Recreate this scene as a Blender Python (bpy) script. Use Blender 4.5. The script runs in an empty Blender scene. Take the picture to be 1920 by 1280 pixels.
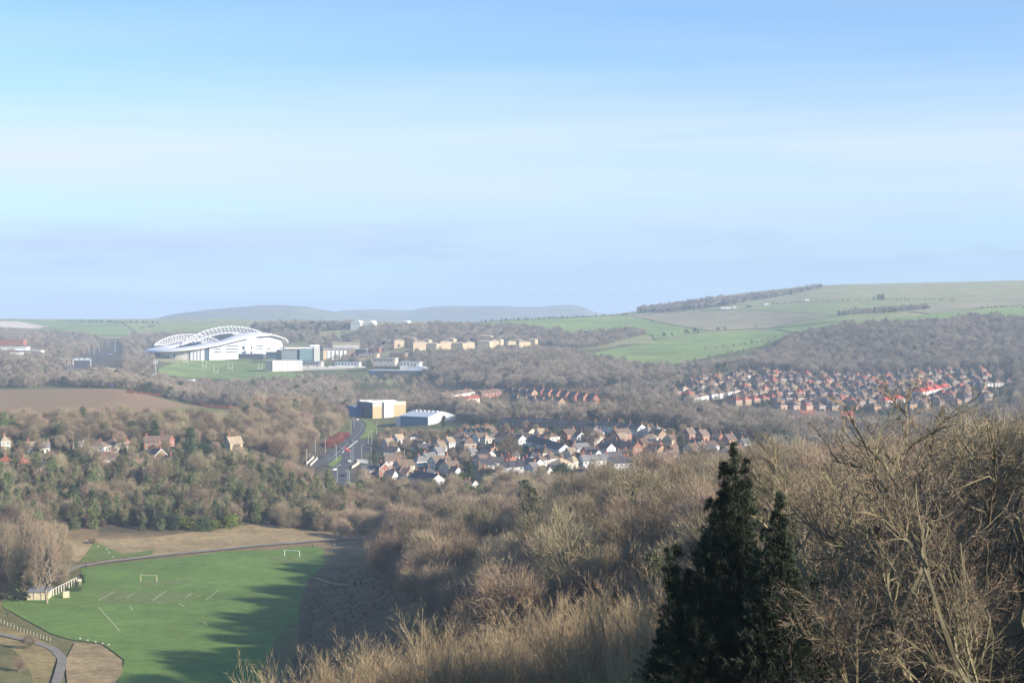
import bpy, bmesh, math, random
import numpy as np
from mathutils import Vector, Matrix
from mathutils.geometry import delaunay_2d_cdt

R = math.radians
rng = np.random.default_rng(7)
random.seed(7)
SC = bpy.context.scene
COL = SC.collection

# ------------------------------------------------------------------ camera, sky, sun, exposure
FPX, CX, HY, EYE = 2780.0, 960.0, 600.0, 95.0       # focal length in photo pixels, centre column, eye-level row, eye height
cam_d = bpy.data.cameras.new('camera')
cam = bpy.data.objects.new('camera', cam_d)
COL.objects.link(cam)
cam.location = (0, 0, EYE)
cam.rotation_euler = (R(90), 0, 0)
cam_d.sensor_width = 36.0
cam_d.lens = FPX / 1920 * 36.0
cam_d.shift_y = -40 / 1920
cam_d.clip_start = 0.5
cam_d.clip_end = 60000
SC.camera = cam

SUN_AZ, SUN_EL = 117.0, 23.0                         # degrees clockwise from the view direction, above the horizon
world = bpy.data.worlds.new('World')
SC.world = world
world.use_nodes = True
wn, wl = world.node_tree.nodes, world.node_tree.links
wn.clear()
w_out = wn.new('ShaderNodeOutputWorld')
w_bg = wn.new('ShaderNodeBackground')
w_bg.inputs['Strength'].default_value = 0.106
sky = wn.new('ShaderNodeTexSky')
sky.sky_type = 'NISHITA'
sky.sun_disc = False
sky.sun_elevation = R(SUN_EL)
sky.sun_rotation = R(SUN_AZ)
sky.altitude = 100
sky.air_density = 1.0
sky.dust_density = 0.25
sky.ozone_density = 2.5
# thin cirrostratus: a veil whose cover depends on the elevation and on stretched noise, the same all round
tc = wn.new('ShaderNodeTexCoord')
sep = wn.new('ShaderNodeSeparateXYZ')
wl.new(tc.outputs['Generated'], sep.inputs[0])
mp = wn.new('ShaderNodeMapping')
mp.inputs['Scale'].default_value = (1.6, 1.6, 26.0)
mp.inputs['Rotation'].default_value = (R(1.5), R(2.0), R(20))
wl.new(tc.outputs['Generated'], mp.inputs[0])
n1 = wn.new('ShaderNodeTexNoise')
n1.inputs['Scale'].default_value = 1.7
n1.inputs['Detail'].default_value = 6
n1.inputs['Roughness'].default_value = 0.55
wl.new(mp.outputs[0], n1.inputs['Vector'])
veil = wn.new('ShaderNodeValToRGB')                  # cover against sin(elevation)
cr = veil.color_ramp
cr.interpolation = 'LINEAR'
cr.elements[0].position = 0.0
cr.elements[0].color = (0.86, 0.86, 0.86, 1)
cr.elements[1].position = 1.0
cr.elements[1].color = (0.08, 0.08, 0.08, 1)
for p_, v_ in ((0.03, 0.84), (0.06, 0.84), (0.085, 0.90), (0.112, 0.88), (0.128, 0.62), (0.15, 0.38), (0.19, 0.20), (0.24, 0.14), (0.5, 0.10)):
    e_ = cr.elements.new(p_)
    e_.color = (v_, v_, v_, 1)
vcol = wn.new('ShaderNodeValToRGB')                  # blue ground haze below, sunlit ice cloud above
vr = vcol.color_ramp
vr.elements[0].position = 0.0
vr.elements[0].color = (0.27, 0.375, 0.545, 1)
vr.elements[1].position = 0.5
vr.elements[1].color = (0.40, 0.45, 0.53, 1)
for p_, c_ in ((0.035, (0.285, 0.385, 0.545)), (0.062, (0.355, 0.435, 0.565)), (0.088, (0.44, 0.49, 0.58)), (0.12, (0.465, 0.51, 0.59))):
    e_ = vr.elements.new(p_)
    e_.color = (*c_, 1)
wl.new(sep.outputs['Z'], vcol.inputs['Fac'])
vsc = wn.new('ShaderNodeVectorMath')
vsc.operation = 'SCALE'
vsc.inputs['Scale'].default_value = 1 / 0.12
wl.new(vcol.outputs['Color'], vsc.inputs[0])
tint = wn.new('ShaderNodeMix')
tint.data_type = 'RGBA'
tint.blend_type = 'MULTIPLY'
tint.inputs['Factor'].default_value = 1.0
tint.inputs['B'].default_value = (0.57, 0.775, 0.965, 1)
wl.new(sky.outputs[0], tint.inputs['A'])
wl.new(sep.outputs['Z'], veil.inputs['Fac'])
nm = wn.new('ShaderNodeMapRange')
nm.inputs['From Min'].default_value = 0.3
nm.inputs['From Max'].default_value = 0.7
nm.inputs['To Min'].default_value = 0.62
nm.inputs['To Max'].default_value = 1.22
wl.new(n1.outputs['Fac'], nm.inputs['Value'])
cov = wn.new('ShaderNodeMath')
cov.operation = 'MULTIPLY'
cov.use_clamp = True
wl.new(veil.outputs['Color'], cov.inputs[0])
wl.new(nm.outputs[0], cov.inputs[1])
cmix = wn.new('ShaderNodeMix')
cmix.data_type = 'RGBA'
wl.new(cov.outputs[0], cmix.inputs['Factor'])
wl.new(tint.outputs['Result'], cmix.inputs['A'])
wl.new(vsc.outputs[0], cmix.inputs['B'])
# small grey-blue scraps of cloud low over the horizon
mp2 = wn.new('ShaderNodeMapping')
mp2.inputs['Scale'].default_value = (9.0, 9.0, 60.0)
wl.new(tc.outputs['Generated'], mp2.inputs[0])
n2 = wn.new('ShaderNodeTexNoise')
n2.inputs['Scale'].default_value = 1.4
n2.inputs['Detail'].default_value = 4
wl.new(mp2.outputs[0], n2.inputs['Vector'])
sc_r = wn.new('ShaderNodeValToRGB')
sc_r.color_ramp.elements[0].position = 0.50
sc_r.color_ramp.elements[0].color = (0, 0, 0, 1)
sc_r.color_ramp.elements[1].position = 0.68
sc_r.color_ramp.elements[1].color = (0.34, 0.34, 0.34, 1)
wl.new(n2.outputs['Fac'], sc_r.inputs['Fac'])
low = wn.new('ShaderNodeValToRGB')
low.color_ramp.elements[0].position = 0.025
low.color_ramp.elements[0].color = (0, 0, 0, 1)
low.color_ramp.elements[1].position = 0.075
low.color_ramp.elements[1].color = (0, 0, 0, 1)
e_ = low.color_ramp.elements.new(0.043)
e_.color = (1, 1, 1, 1)
wl.new(sep.outputs['Z'], low.inputs['Fac'])
lm = wn.new('ShaderNodeMath')
lm.operation = 'MULTIPLY'
wl.new(sc_r.outputs['Color'], lm.inputs[0])
wl.new(low.outputs['Color'], lm.inputs[1])
cmix2 = wn.new('ShaderNodeMix')
cmix2.data_type = 'RGBA'
wl.new(lm.outputs[0], cmix2.inputs['Factor'])
wl.new(cmix.outputs['Result'], cmix2.inputs['A'])
cmix2.inputs['B'].default_value = (1.75, 2.35, 3.5, 1)
wl.new(cmix2.outputs['Result'], w_bg.inputs['Color'])
wl.new(w_bg.outputs[0], w_out.inputs['Surface'])

SUN = Vector((math.cos(R(SUN_EL)) * math.sin(R(SUN_AZ)), math.cos(R(SUN_EL)) * math.cos(R(SUN_AZ)), math.sin(R(SUN_EL))))
sun_d = bpy.data.lights.new('sun', 'SUN')
sun_d.energy = 5.0
sun_d.angle = R(0.53)
sun_d.color = (1.0, 0.90, 0.76)
sun_o = bpy.data.objects.new('sun', sun_d)
COL.objects.link(sun_o)
sun_o.rotation_euler = SUN.to_track_quat('Z', 'Y').to_euler()
sun_o.location = (300, -300, 400)

SC.view_settings.view_transform = 'Standard'
SC.view_settings.look = 'None'
SC.view_settings.gamma = 1.0
SC.view_settings.use_curve_mapping = False
SC.view_settings.exposure = 1.03
SC.render.engine = 'CYCLES'
SC.cycles.max_bounces = 4
SC.cycles.diffuse_bounces = 2
SC.cycles.glossy_bounces = 2
SC.cycles.transmission_bounces = 2
SC.cycles.transparent_max_bounces = 8
SC.cycles.volume_bounces = 0
SC.cycles.use_denoising = True

# ------------------------------------------------------------------ materials
MATS = {}
def mat(name, col, rough=0.9, var=0.0, hue=0.0, noise=None, namt=0.3, ncol=None, spec=0.2, attr=None, bump=0.0, metal=0.0):
    """principled material: base colour, a per-object brightness spread and world-space noise of a given size in metres"""
    if name in MATS:
        return MATS[name]
    m = bpy.data.materials.new(name)
    m.use_nodes = True
    nt = m.node_tree
    b = nt.nodes['Principled BSDF']
    b.inputs['Roughness'].default_value = rough
    b.inputs['Specular IOR Level'].default_value = spec
    b.inputs['Metallic'].default_value = metal
    if attr:
        src = nt.nodes.new('ShaderNodeAttribute')
        src.attribute_name = attr
        c = src.outputs['Color']
    else:
        src = nt.nodes.new('ShaderNodeRGB')
        src.outputs[0].default_value = (*col, 1)
        c = src.outputs[0]
    nz = None
    if noise:
        geo = nt.nodes.new('ShaderNodeNewGeometry')
        sizes = noise if isinstance(noise, (tuple, list)) else (noise,)
        for s in sizes:
            nz = nt.nodes.new('ShaderNodeTexNoise')
            nz.inputs['Scale'].default_value = 1.0 / s
            nz.inputs['Detail'].default_value = 5
            nz.inputs['Roughness'].default_value = 0.6
            nt.links.new(geo.outputs['Position'], nz.inputs['Vector'])
            mx = nt.nodes.new('ShaderNodeMix')
            mx.data_type = 'RGBA'
            mr = nt.nodes.new('ShaderNodeMapRange')
            mr.inputs['From Min'].default_value = 0.32
            mr.inputs['From Max'].default_value = 0.68
            if ncol is not None:
                mr.inputs['To Max'].default_value = namt
                nt.links.new(nz.outputs['Fac'], mr.inputs['Value'])
                nt.links.new(mr.outputs[0], mx.inputs['Factor'])
                nt.links.new(c, mx.inputs['A'])
                mx.inputs['B'].default_value = (*ncol, 1)
            else:
                mx.blend_type = 'MULTIPLY'
                mx.inputs['Factor'].default_value = 1.0
                mr.inputs['To Min'].default_value = 1 - namt
                mr.inputs['To Max'].default_value = 1 + namt
                nt.links.new(nz.outputs['Fac'], mr.inputs['Value'])
                nt.links.new(c, mx.inputs['A'])
                nt.links.new(mr.outputs[0], mx.inputs['B'])
            c = mx.outputs['Result']
    if var or hue:
        oi = nt.nodes.new('ShaderNodeObjectInfo')
        hs = nt.nodes.new('ShaderNodeHueSaturation')
        mr = nt.nodes.new('ShaderNodeMapRange')
        mr.inputs['To Min'].default_value = 1 - var
        mr.inputs['To Max'].default_value = 1 + var
        nt.links.new(oi.outputs['Random'], mr.inputs['Value'])
        nt.links.new(mr.outputs[0], hs.inputs['Value'])
        if hue:
            m2 = nt.nodes.new('ShaderNodeMath')
            m2.operation = 'MULTIPLY'
            m2.inputs[1].default_value = 7.31
            nt.links.new(oi.outputs['Random'], m2.inputs[0])
            m3 = nt.nodes.new('ShaderNodeMath')
            m3.operation = 'FRACT'
            nt.links.new(m2.outputs[0], m3.inputs[0])
            m4 = nt.nodes.new('ShaderNodeMapRange')
            m4.inputs['To Min'].default_value = 0.5 - hue
            m4.inputs['To Max'].default_value = 0.5 + hue
            nt.links.new(m3.outputs[0], m4.inputs['Value'])
            nt.links.new(m4.outputs[0], hs.inputs['Hue'])
        nt.links.new(c, hs.inputs['Color'])
        c = hs.outputs['Color']
    nt.links.new(c, b.inputs['Base Color'])
    if bump and nz is not None:
        bp = nt.nodes.new('ShaderNodeBump')
        bp.inputs['Strength'].default_value = bump
        bp.inputs['Distance'].default_value = 0.5
        nt.links.new(nz.outputs['Fac'], bp.inputs['Height'])
        nt.links.new(bp.outputs[0], b.inputs['Normal'])
    MATS[name] = m
    return m

# ------------------------------------------------------------------ object helpers
def tag(o, label=None, cat=None, group=None, kind=None):
    if label: o['label'] = label
    if cat: o['category'] = cat
    if group: o['group'] = group
    if kind: o['kind'] = kind
    return o

def link(name, me, parent=None, loc=None, rz=0.0, scale=None):
    o = bpy.data.objects.new(name, me)
    COL.objects.link(o)
    if parent is not None: o.parent = parent
    if loc is not None: o.location = loc
    if rz: o.rotation_euler = (0, 0, rz)
    if scale is not None: o.scale = scale if hasattr(scale, '__len__') else (scale,) * 3
    return o

def empty(name, loc, rz=0.0, scale=None):
    return link(name, None, None, loc, rz, scale)

def np_mesh(name, V, F, mats, midx=None, smooth=False):
    """mesh from numpy verts and an (n,3) or (n,4) face array, or a list of such arrays"""
    Fs = F if isinstance(F, list) else [F]
    V = np.asarray(V, dtype=np.float32).reshape(-1, 3)
    me = bpy.data.meshes.new(name)
    nl = sum(f.size for f in Fs)
    nf = sum(len(f) for f in Fs)
    me.vertices.add(len(V))
    me.vertices.foreach_set('co', V.ravel())
    me.loops.add(nl)
    me.loops.foreach_set('vertex_index', np.concatenate([np.asarray(f, np.int32).ravel() for f in Fs]))
    me.polygons.add(nf)
    tot = np.concatenate([np.full(len(f), f.shape[1], np.int32) for f in Fs])
    me.polygons.foreach_set('loop_start', np.concatenate([[0], np.cumsum(tot)[:-1]]).astype(np.int32))
    me.polygons.foreach_set('loop_total', tot)
    for m in (mats if isinstance(mats, (list, tuple)) else [mats]):
        me.materials.append(m)
    if midx is not None:
        me.polygons.foreach_set('material_index', np.asarray(midx, np.int32))
    me.polygons.foreach_set('use_smooth', np.full(nf, bool(smooth)))
    me.update(calc_edges=True)
    me.validate()
    return me

class MB:
    """collects boxes, prisms, tubes and polygons into one mesh"""
    def __init__(s):
        s.v, s.f, s.m = [], [], []
    def poly(s, pts, m=0):
        b = len(s.v)
        s.v += [tuple(p) for p in pts]
        s.f.append(tuple(range(b, b + len(pts))))
        s.m.append(m)
    def box(s, x0, x1, y0, y1, z0, z1, m=0):
        b = len(s.v)
        s.v += [(x0, y0, z0), (x1, y0, z0), (x1, y1, z0), (x0, y1, z0), (x0, y0, z1), (x1, y0, z1), (x1, y1, z1), (x0, y1, z1)]
        for q in ((0, 3, 2, 1), (4, 5, 6, 7), (0, 1, 5, 4), (1, 2, 6, 5), (2, 3, 7, 6), (3, 0, 4, 7)):
            s.f.append(tuple(b + i for i in q)); s.m.append(m)
    def prism(s, pts, d, m=0):
        """pts: closed outline, d: extrusion vector"""
        n = len(pts); b = len(s.v)
        d = Vector(d)
        s.v += [tuple(p) for p in pts] + [tuple(Vector(p) + d) for p in pts]
        s.f.append(tuple(range(b + n - 1, b - 1, -1))); s.m.append(m)
        s.f.append(tuple(range(b + n, b + 2 * n))); s.m.append(m)
        for i in range(n):
            j = (i + 1) % n
            s.f.append((b + i, b + j, b + n + j, b + n + i)); s.m.append(m)
    def tube(s, p0, p1, r0, r1=None, n=6, m=0):
        r1 = r0 if r1 is None else r1
        p0, p1 = Vector(p0), Vector(p1)
        d = (p1 - p0)
        if d.length < 1e-6: return
        d.normalize()
        u = d.orthogonal().normalized(); w = d.cross(u)
        b = len(s.v)
        for p, r in ((p0, r0), (p1, r1)):
            for i in range(n):
                a = 2 * math.pi * i / n
                s.v.append(tuple(p + u * (math.cos(a) * r) + w * (math.sin(a) * r)))
        for i in range(n):
            j = (i + 1) % n
            s.f.append((b + i, b + j, b + n + j, b + n + i)); s.m.append(m)
        s.f.append(tuple(range(b + n - 1, b - 1, -1))); s.m.append(m)
        s.f.append(tuple(range(b + n, b + 2 * n))); s.m.append(m)
    def path(s, pts, r, n=6, m=0):
        for a, b in zip(pts[:-1], pts[1:]): s.tube(a, b, r, r, n, m)
    def mesh(s, name, mats, smooth=False):
        me = bpy.data.meshes.new(name)
        me.from_pydata(s.v, [], s.f)
        for mm in (mats if isinstance(mats, (list, tuple)) else [mats]): me.materials.append(mm)
        me.polygons.foreach_set('material_index', s.m)
        if smooth: me.polygons.foreach_set('use_smooth', [True] * len(s.f))
        me.update()
        return me

ORD = ['first', 'second', 'third', 'fourth', 'fifth', 'sixth', 'seventh', 'eighth', 'ninth', 'tenth', 'eleventh', 'twelfth',
       'thirteenth', 'fourteenth', 'fifteenth', 'sixteenth', 'seventeenth', 'eighteenth', 'nineteenth', 'twentieth']
# ------------------------------------------------------------------ the lie of the land: profiles (distance, height) along sight lines
def pchip(x, y, xi):
    x = np.asarray(x, float); y = np.asarray(y, float)
    h = np.diff(x); d = np.diff(y) / h
    m = np.zeros_like(y)
    w1 = 2 * h[1:] + h[:-1]; w2 = h[1:] + 2 * h[:-1]
    ok = d[:-1] * d[1:] > 0
    with np.errstate(divide='ignore', invalid='ignore'):
        mm = (w1 + w2) / (w1 / d[:-1] + w2 / d[1:])
    m[1:-1] = np.where(ok, mm, 0)
    m[0], m[-1] = d[0], d[-1]
    xi = np.clip(xi, x[0], x[-1])
    i = np.clip(np.searchsorted(x, xi) - 1, 0, len(x) - 2)
    t = (xi - x[i]) / h[i]
    return ((2 * t**3 - 3 * t**2 + 1) * y[i] + (t**3 - 2 * t**2 + t) * h[i] * m[i]
            + (-2 * t**3 + 3 * t**2) * y[i + 1] + (t**3 - t**2) * h[i] * m[i + 1])

def px_az(px): return math.degrees(math.atan((px - CX) / FPX))
PROF = {   # photo column: [(depth, ground height)]
    -1500: [(2, 93.3), (15, 89), (35, 82), (60, 72), (100, 57), (160, 42), (240, 30), (400, 24), (600, 34), (900, 50), (1300, 62), (2000, 70), (3600, 88), (4300, 97), (5200, 82), (14000, 60)],
    -300: [(2, 93.3), (15, 89), (35, 82), (60, 72), (100, 56), (160, 38), (240, 20), (320, 9), (400, 6), (520, 7), (600, 10), (760, 24), (950, 32), (1250, 36), (1500, 32), (2100, 54), (3000, 70), (3600, 86), (4200, 98), (5000, 82), (14000, 60)],
    0: [(2, 93.3), (15, 89), (35, 82), (60, 72), (100, 56), (160, 38), (240, 18), (320, 5), (400, 1), (470, 0), (540, 1.0), (600, 4), (680, 10), (760, 20), (840, 24), (950, 27), (1100, 31.5), (1250, 34.3), (1330, 33), (1500, 29), (1800, 38), (2100, 50), (2500, 62), (3000, 67), (3600, 80), (4200, 99), (5000, 82), (14000, 60)],
    100: [(2, 93.3), (15, 89), (35, 82), (60, 72), (100, 56), (160, 38), (240, 18), (320, 3), (380, 0), (540, 0), (600, 2), (680, 9), (760, 20), (840, 24), (950, 27), (1100, 32), (1250, 35.2), (1330, 34), (1450, 29), (1700, 31), (2000, 40), (2300, 46), (2600, 52), (3000, 64), (3600, 80), (4200, 98), (5000, 82), (14000, 60)],
    200: [(2, 93.3), (15, 89), (35, 82), (60, 72), (100, 56), (160, 38), (240, 18), (320, 3), (370, 0), (580, 0), (620, 2), (660, 6), (760, 19), (840, 24), (950, 27), (1100, 32), (1250, 35.6), (1330, 34), (1450, 29), (1700, 32), (2000, 37.5), (2300, 43), (2600, 48), (3000, 62), (3600, 81), (4200, 98), (5000, 82), (14000, 60)],
    400: [(2, 93.3), (15, 89), (35, 82), (60, 72), (100, 56), (160, 38), (240, 18), (320, 3), (370, 0), (600, 0), (640, 2), (680, 6), (760, 17), (840, 24), (950, 24), (1050, 24), (1150, 24.7), (1300, 19), (1500, 17), (1700, 19), (1950, 22), (2250, 34), (2400, 40), (2600, 50), (3000, 69), (3600, 88), (4200, 99), (5000, 82), (14000, 60)],
    500: [(2, 93.3), (15, 89), (35, 82.5), (60, 73), (100, 57), (160, 39), (240, 19.5), (320, 5), (390, 0.3), (600, 0), (640, 1.5), (700, 7), (760, 13), (860, 19), (960, 20), (1060, 22), (1180, 23), (1300, 18), (1500, 16), (1700, 20), (1950, 25), (2250, 36), (2400, 42), (2600, 54), (2850, 74), (3200, 86), (4200, 96), (5000, 82), (14000, 60)],
    570: [(2, 93.3), (15, 89.2), (35, 83), (60, 73.5), (100, 58), (160, 41), (240, 21), (330, 7), (400, 2.5), (450, 0.6), (500, 0), (610, 0), (650, 1.5), (720, 5), (800, 8), (880, 8.5), (980, 11), (1080, 19), (1180, 23), (1280, 19), (1400, 16), (1700, 20), (1950, 26), (2200, 37), (2500, 55), (2800, 76), (3200, 87), (4200, 95), (5000, 82), (14000, 60)],
    640: [(2, 93.3), (15, 89.4), (35, 83), (60, 74), (100, 59), (160, 43), (240, 25), (340, 13), (420, 8), (480, 4.5), (540, 1.0), (620, 0.5), (680, 2), (760, 4), (860, 6.5), (960, 7.5), (1050, 8.5), (1130, 10), (1230, 12), (1400, 14), (1700, 20), (1950, 27), (2200, 38), (2500, 57), (2750, 76), (3100, 87), (4200, 93), (5000, 82), (14000, 60)],
    700: [(2, 93.3), (15, 89.5), (35, 83.2), (60, 74.3), (100, 60), (160, 45), (240, 29), (340, 19), (420, 14), (480, 9.5), (540, 4), (600, 1), (640, 1.5), (700, 3.5), (807, 5), (900, 6), (1050, 8), (1230, 11.5), (1400, 14), (1700, 22), (1950, 29), (2200, 42), (2500, 62), (2700, 75), (3000, 86), (4200, 92), (5000, 82), (14000, 60)],
    800: [(2, 93.3), (15, 89.6), (35, 83.5), (60, 74.6), (100, 61), (160, 47), (240, 33), (340, 24), (420, 19), (500, 13), (560, 9.5), (640, 6), (800, 7), (1000, 10), (1143, 13.5), (1300, 16), (1500, 20), (1750, 29), (2000, 42), (2200, 51), (2400, 62), (2600, 74), (2800, 83), (3200, 88), (4200, 92), (5000, 82), (14000, 60)],
    1000: [(2, 93.3), (15, 90), (35, 84), (60, 75.5), (100, 63.5), (150, 54), (190, 47), (240, 42), (300, 38.5), (340, 35.5), (390, 31), (440, 29), (520, 21), (640, 12), (780, 12), (900, 15), (1040, 20), (1200, 20), (1400, 22), (1550, 29), (1750, 40), (1900, 44), (2100, 48), (2250, 53), (2500, 70), (2900, 94), (3100, 98), (3600, 86), (5000, 80), (14000, 60)],
    1200: [(2, 93.3), (15, 90.2), (35, 84.5), (60, 76.5), (100, 66), (160, 55), (200, 50), (250, 49), (320, 47.5), (370, 43.5), (440, 39), (540, 28), (640, 16), (780, 14), (900, 17), (1040, 21), (1150, 21), (1300, 22), (1450, 26), (1650, 31), (1800, 37), (2000, 50), (2200, 63), (2500, 79), (2900, 96), (3400, 116), (3700, 110), (5000, 80), (14000, 60)],
    1400: [(2, 93.3), (15, 90.5), (35, 85), (60, 78), (100, 69), (160, 60), (240, 54), (340, 49.5), (440, 43), (540, 32), (660, 20), (780, 17), (850, 18), (1000, 19), (1200, 19), (1300, 20.5), (1450, 27), (1600, 35), (1750, 41), (2000, 56), (2400, 78), (2700, 98), (3000, 122), (3400, 150), (3650, 163), (4000, 155), (5500, 100), (14000, 60)],
    1600: [(2, 93.3), (15, 90.0), (35, 83.6), (60, 77.5), (100, 71), (160, 65), (240, 59), (340, 53), (440, 45), (560, 33), (700, 22), (850, 17), (1000, 15), (1170, 15), (1350, 20), (1550, 28), (1680, 34), (1800, 45), (1950, 64), (2100, 80), (2250, 91), (2600, 115), (2900, 137), (3200, 160), (3500, 180), (3700, 183), (4200, 168), (6000, 100), (14000, 60)],
    1800: [(2, 93.3), (15, 90.0), (35, 83.8), (60, 78.3), (100, 73), (160, 69.5), (240, 63), (340, 56), (440, 48), (560, 37), (700, 26), (850, 20), (1000, 17), (1200, 19), (1400, 27), (1550, 34), (1680, 40), (1800, 52), (1950, 68), (2100, 85), (2350, 103), (2600, 121), (2900, 143), (3200, 166), (3600, 187), (4000, 187), (6000, 110), (14000, 60)],
    1920: [(2, 93.3), (15, 90.1), (35, 84), (60, 79), (100, 74.5), (160, 72), (240, 65), (340, 58), (440, 50), (560, 39), (700, 29), (850, 22), (1000, 19), (1200, 20), (1400, 28), (1550, 35), (1680, 42), (1800, 54), (1950, 71), (2100, 88), (2350, 105), (2600, 124), (2900, 147), (3200, 170), (3600, 191), (4000, 192), (6000, 110), (14000, 60)],
    2500: [(2, 93.3), (15, 90.8), (35, 86.5), (60, 83), (100, 79.5), (160, 77), (240, 70), (340, 62), (500, 50), (700, 38), (1000, 28), (1400, 36), (1800, 66), (2300, 108), (2900, 152), (3600, 195), (4200, 190), (6000, 110), (14000, 60)],
}
AZ_SIDE = {   # degrees from the view direction, out of the picture
    -180: [(2, 93.3), (60, 98), (300, 105), (1000, 95), (4000, 80), (14000, 60)],
    -110: [(2, 93.3), (60, 92), (200, 84), (500, 70), (1200, 75), (4000, 90), (14000, 60)],
    -70: [(2, 93.3), (60, 80), (150, 58), (300, 45), (700, 55), (1500, 75), (4000, 90), (14000, 60)],
    70: [(2, 93.3), (60, 93), (200, 88), (500, 70), (1200, 60), (3000, 140), (4000, 150), (14000, 60)],
    110: [(2, 93.3), (60, 97), (300, 103), (1000, 95), (4000, 90), (14000, 60)],
    180: [(2, 93.3), (60, 98), (300, 105), (1000, 95), (4000, 80), (14000, 60)],
}
LN0, LN1, NR = math.log(2.0), math.log(14000.0), 460
lnr = np.linspace(LN0, LN1, NR)
ctl = [(px_az(p), [(d / math.cos(R(px_az(p))), z) for d, z in prof]) for p, prof in PROF.items()] + list(AZ_SIDE.items())
ctl.sort(key=lambda t: t[0])
c_az = np.array([c[0] for c in ctl], float)
c_z = np.array([pchip(np.log([d for d, _ in pr]), [z for _, z in pr], lnr) for _, pr in ctl])       # (ncol, NR)
az_cols = np.concatenate([np.arange(-180, -44, 6.0),
                          [px_az(p) for p in np.arange(-1700, -260, 40)],
                          [px_az(p) for p in np.arange(-260, 2180, 7)],
                          [px_az(p) for p in np.arange(2180, 3400, 40)],
                          np.arange(44, 181, 6.0)])
az_cols = np.unique(np.round(az_cols, 5))
ZG = np.stack([pchip(c_az, c_z[:, j], az_cols) for j in range(NR)], axis=1)                          # (ncols, NR)

def ground(x, y):
    x = np.asarray(x, float); y = np.asarray(y, float)
    az = np.degrees(np.arctan2(x, y)); lr = np.log(np.maximum(np.hypot(x, y), 2.0001))
    fi = np.interp(az, az_cols, np.arange(len(az_cols)))
    fj = np.clip((lr - LN0) / (LN1 - LN0) * (NR - 1), 0, NR - 1.001)
    i = np.minimum(fi.astype(int), len(az_cols) - 2); j = fj.astype(int)
    a, b = fi - i, fj - j
    return (ZG[i, j] * (1 - a) * (1 - b) + ZG[i + 1, j] * a * (1 - b) + ZG[i, j + 1] * (1 - a) * b + ZG[i + 1, j + 1] * a * b)

def gz(x, y): return float(ground(x, y))
YS = np.exp(np.linspace(math.log(20), math.log(12000), 1600))
def depth_at(px, py, ymin=20.0):
    """depth of the first ground point met by the sight line through a photo pixel"""
    s = (px - CX) / FPX
    ys = YS[YS >= ymin]
    row = HY + FPX * (EYE - ground(s * ys, ys)) / ys
    hit = np.nonzero(row <= py)[0]
    if len(hit) == 0: return None
    k = hit[0]
    if k == 0: return float(ys[0])
    t = (row[k - 1] - py) / (row[k - 1] - row[k])
    return float(ys[k - 1] + t * (ys[k] - ys[k - 1]))
def at(px, py=None, D=None, ymin=20.0):
    """a place on the ground: from a photo pixel, or from a column and a depth"""
    if D is None:
        D = depth_at(px, py, ymin)
        if D is None: D = 3500.0
    x = (px - CX) / FPX * D
    return Vector((x, D, gz(x, D)))
def pj(v):
    return CX + FPX * v[0] / v[1], HY + FPX * (EYE - v[2]) / v[1]

def inpoly(P, X, Y):
    P = np.asarray(P, float)
    ins = np.zeros(len(X), bool)
    j = len(P) - 1
    for i in range(len(P)):
        xi, yi, xj, yj = *P[i], *P[j]
        c = ((yi > Y) != (yj > Y)) & (X < (xj - xi) * (Y - yi) / (yj - yi + 1e-12) + xi)
        ins ^= c
        j = i
    return ins

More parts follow.
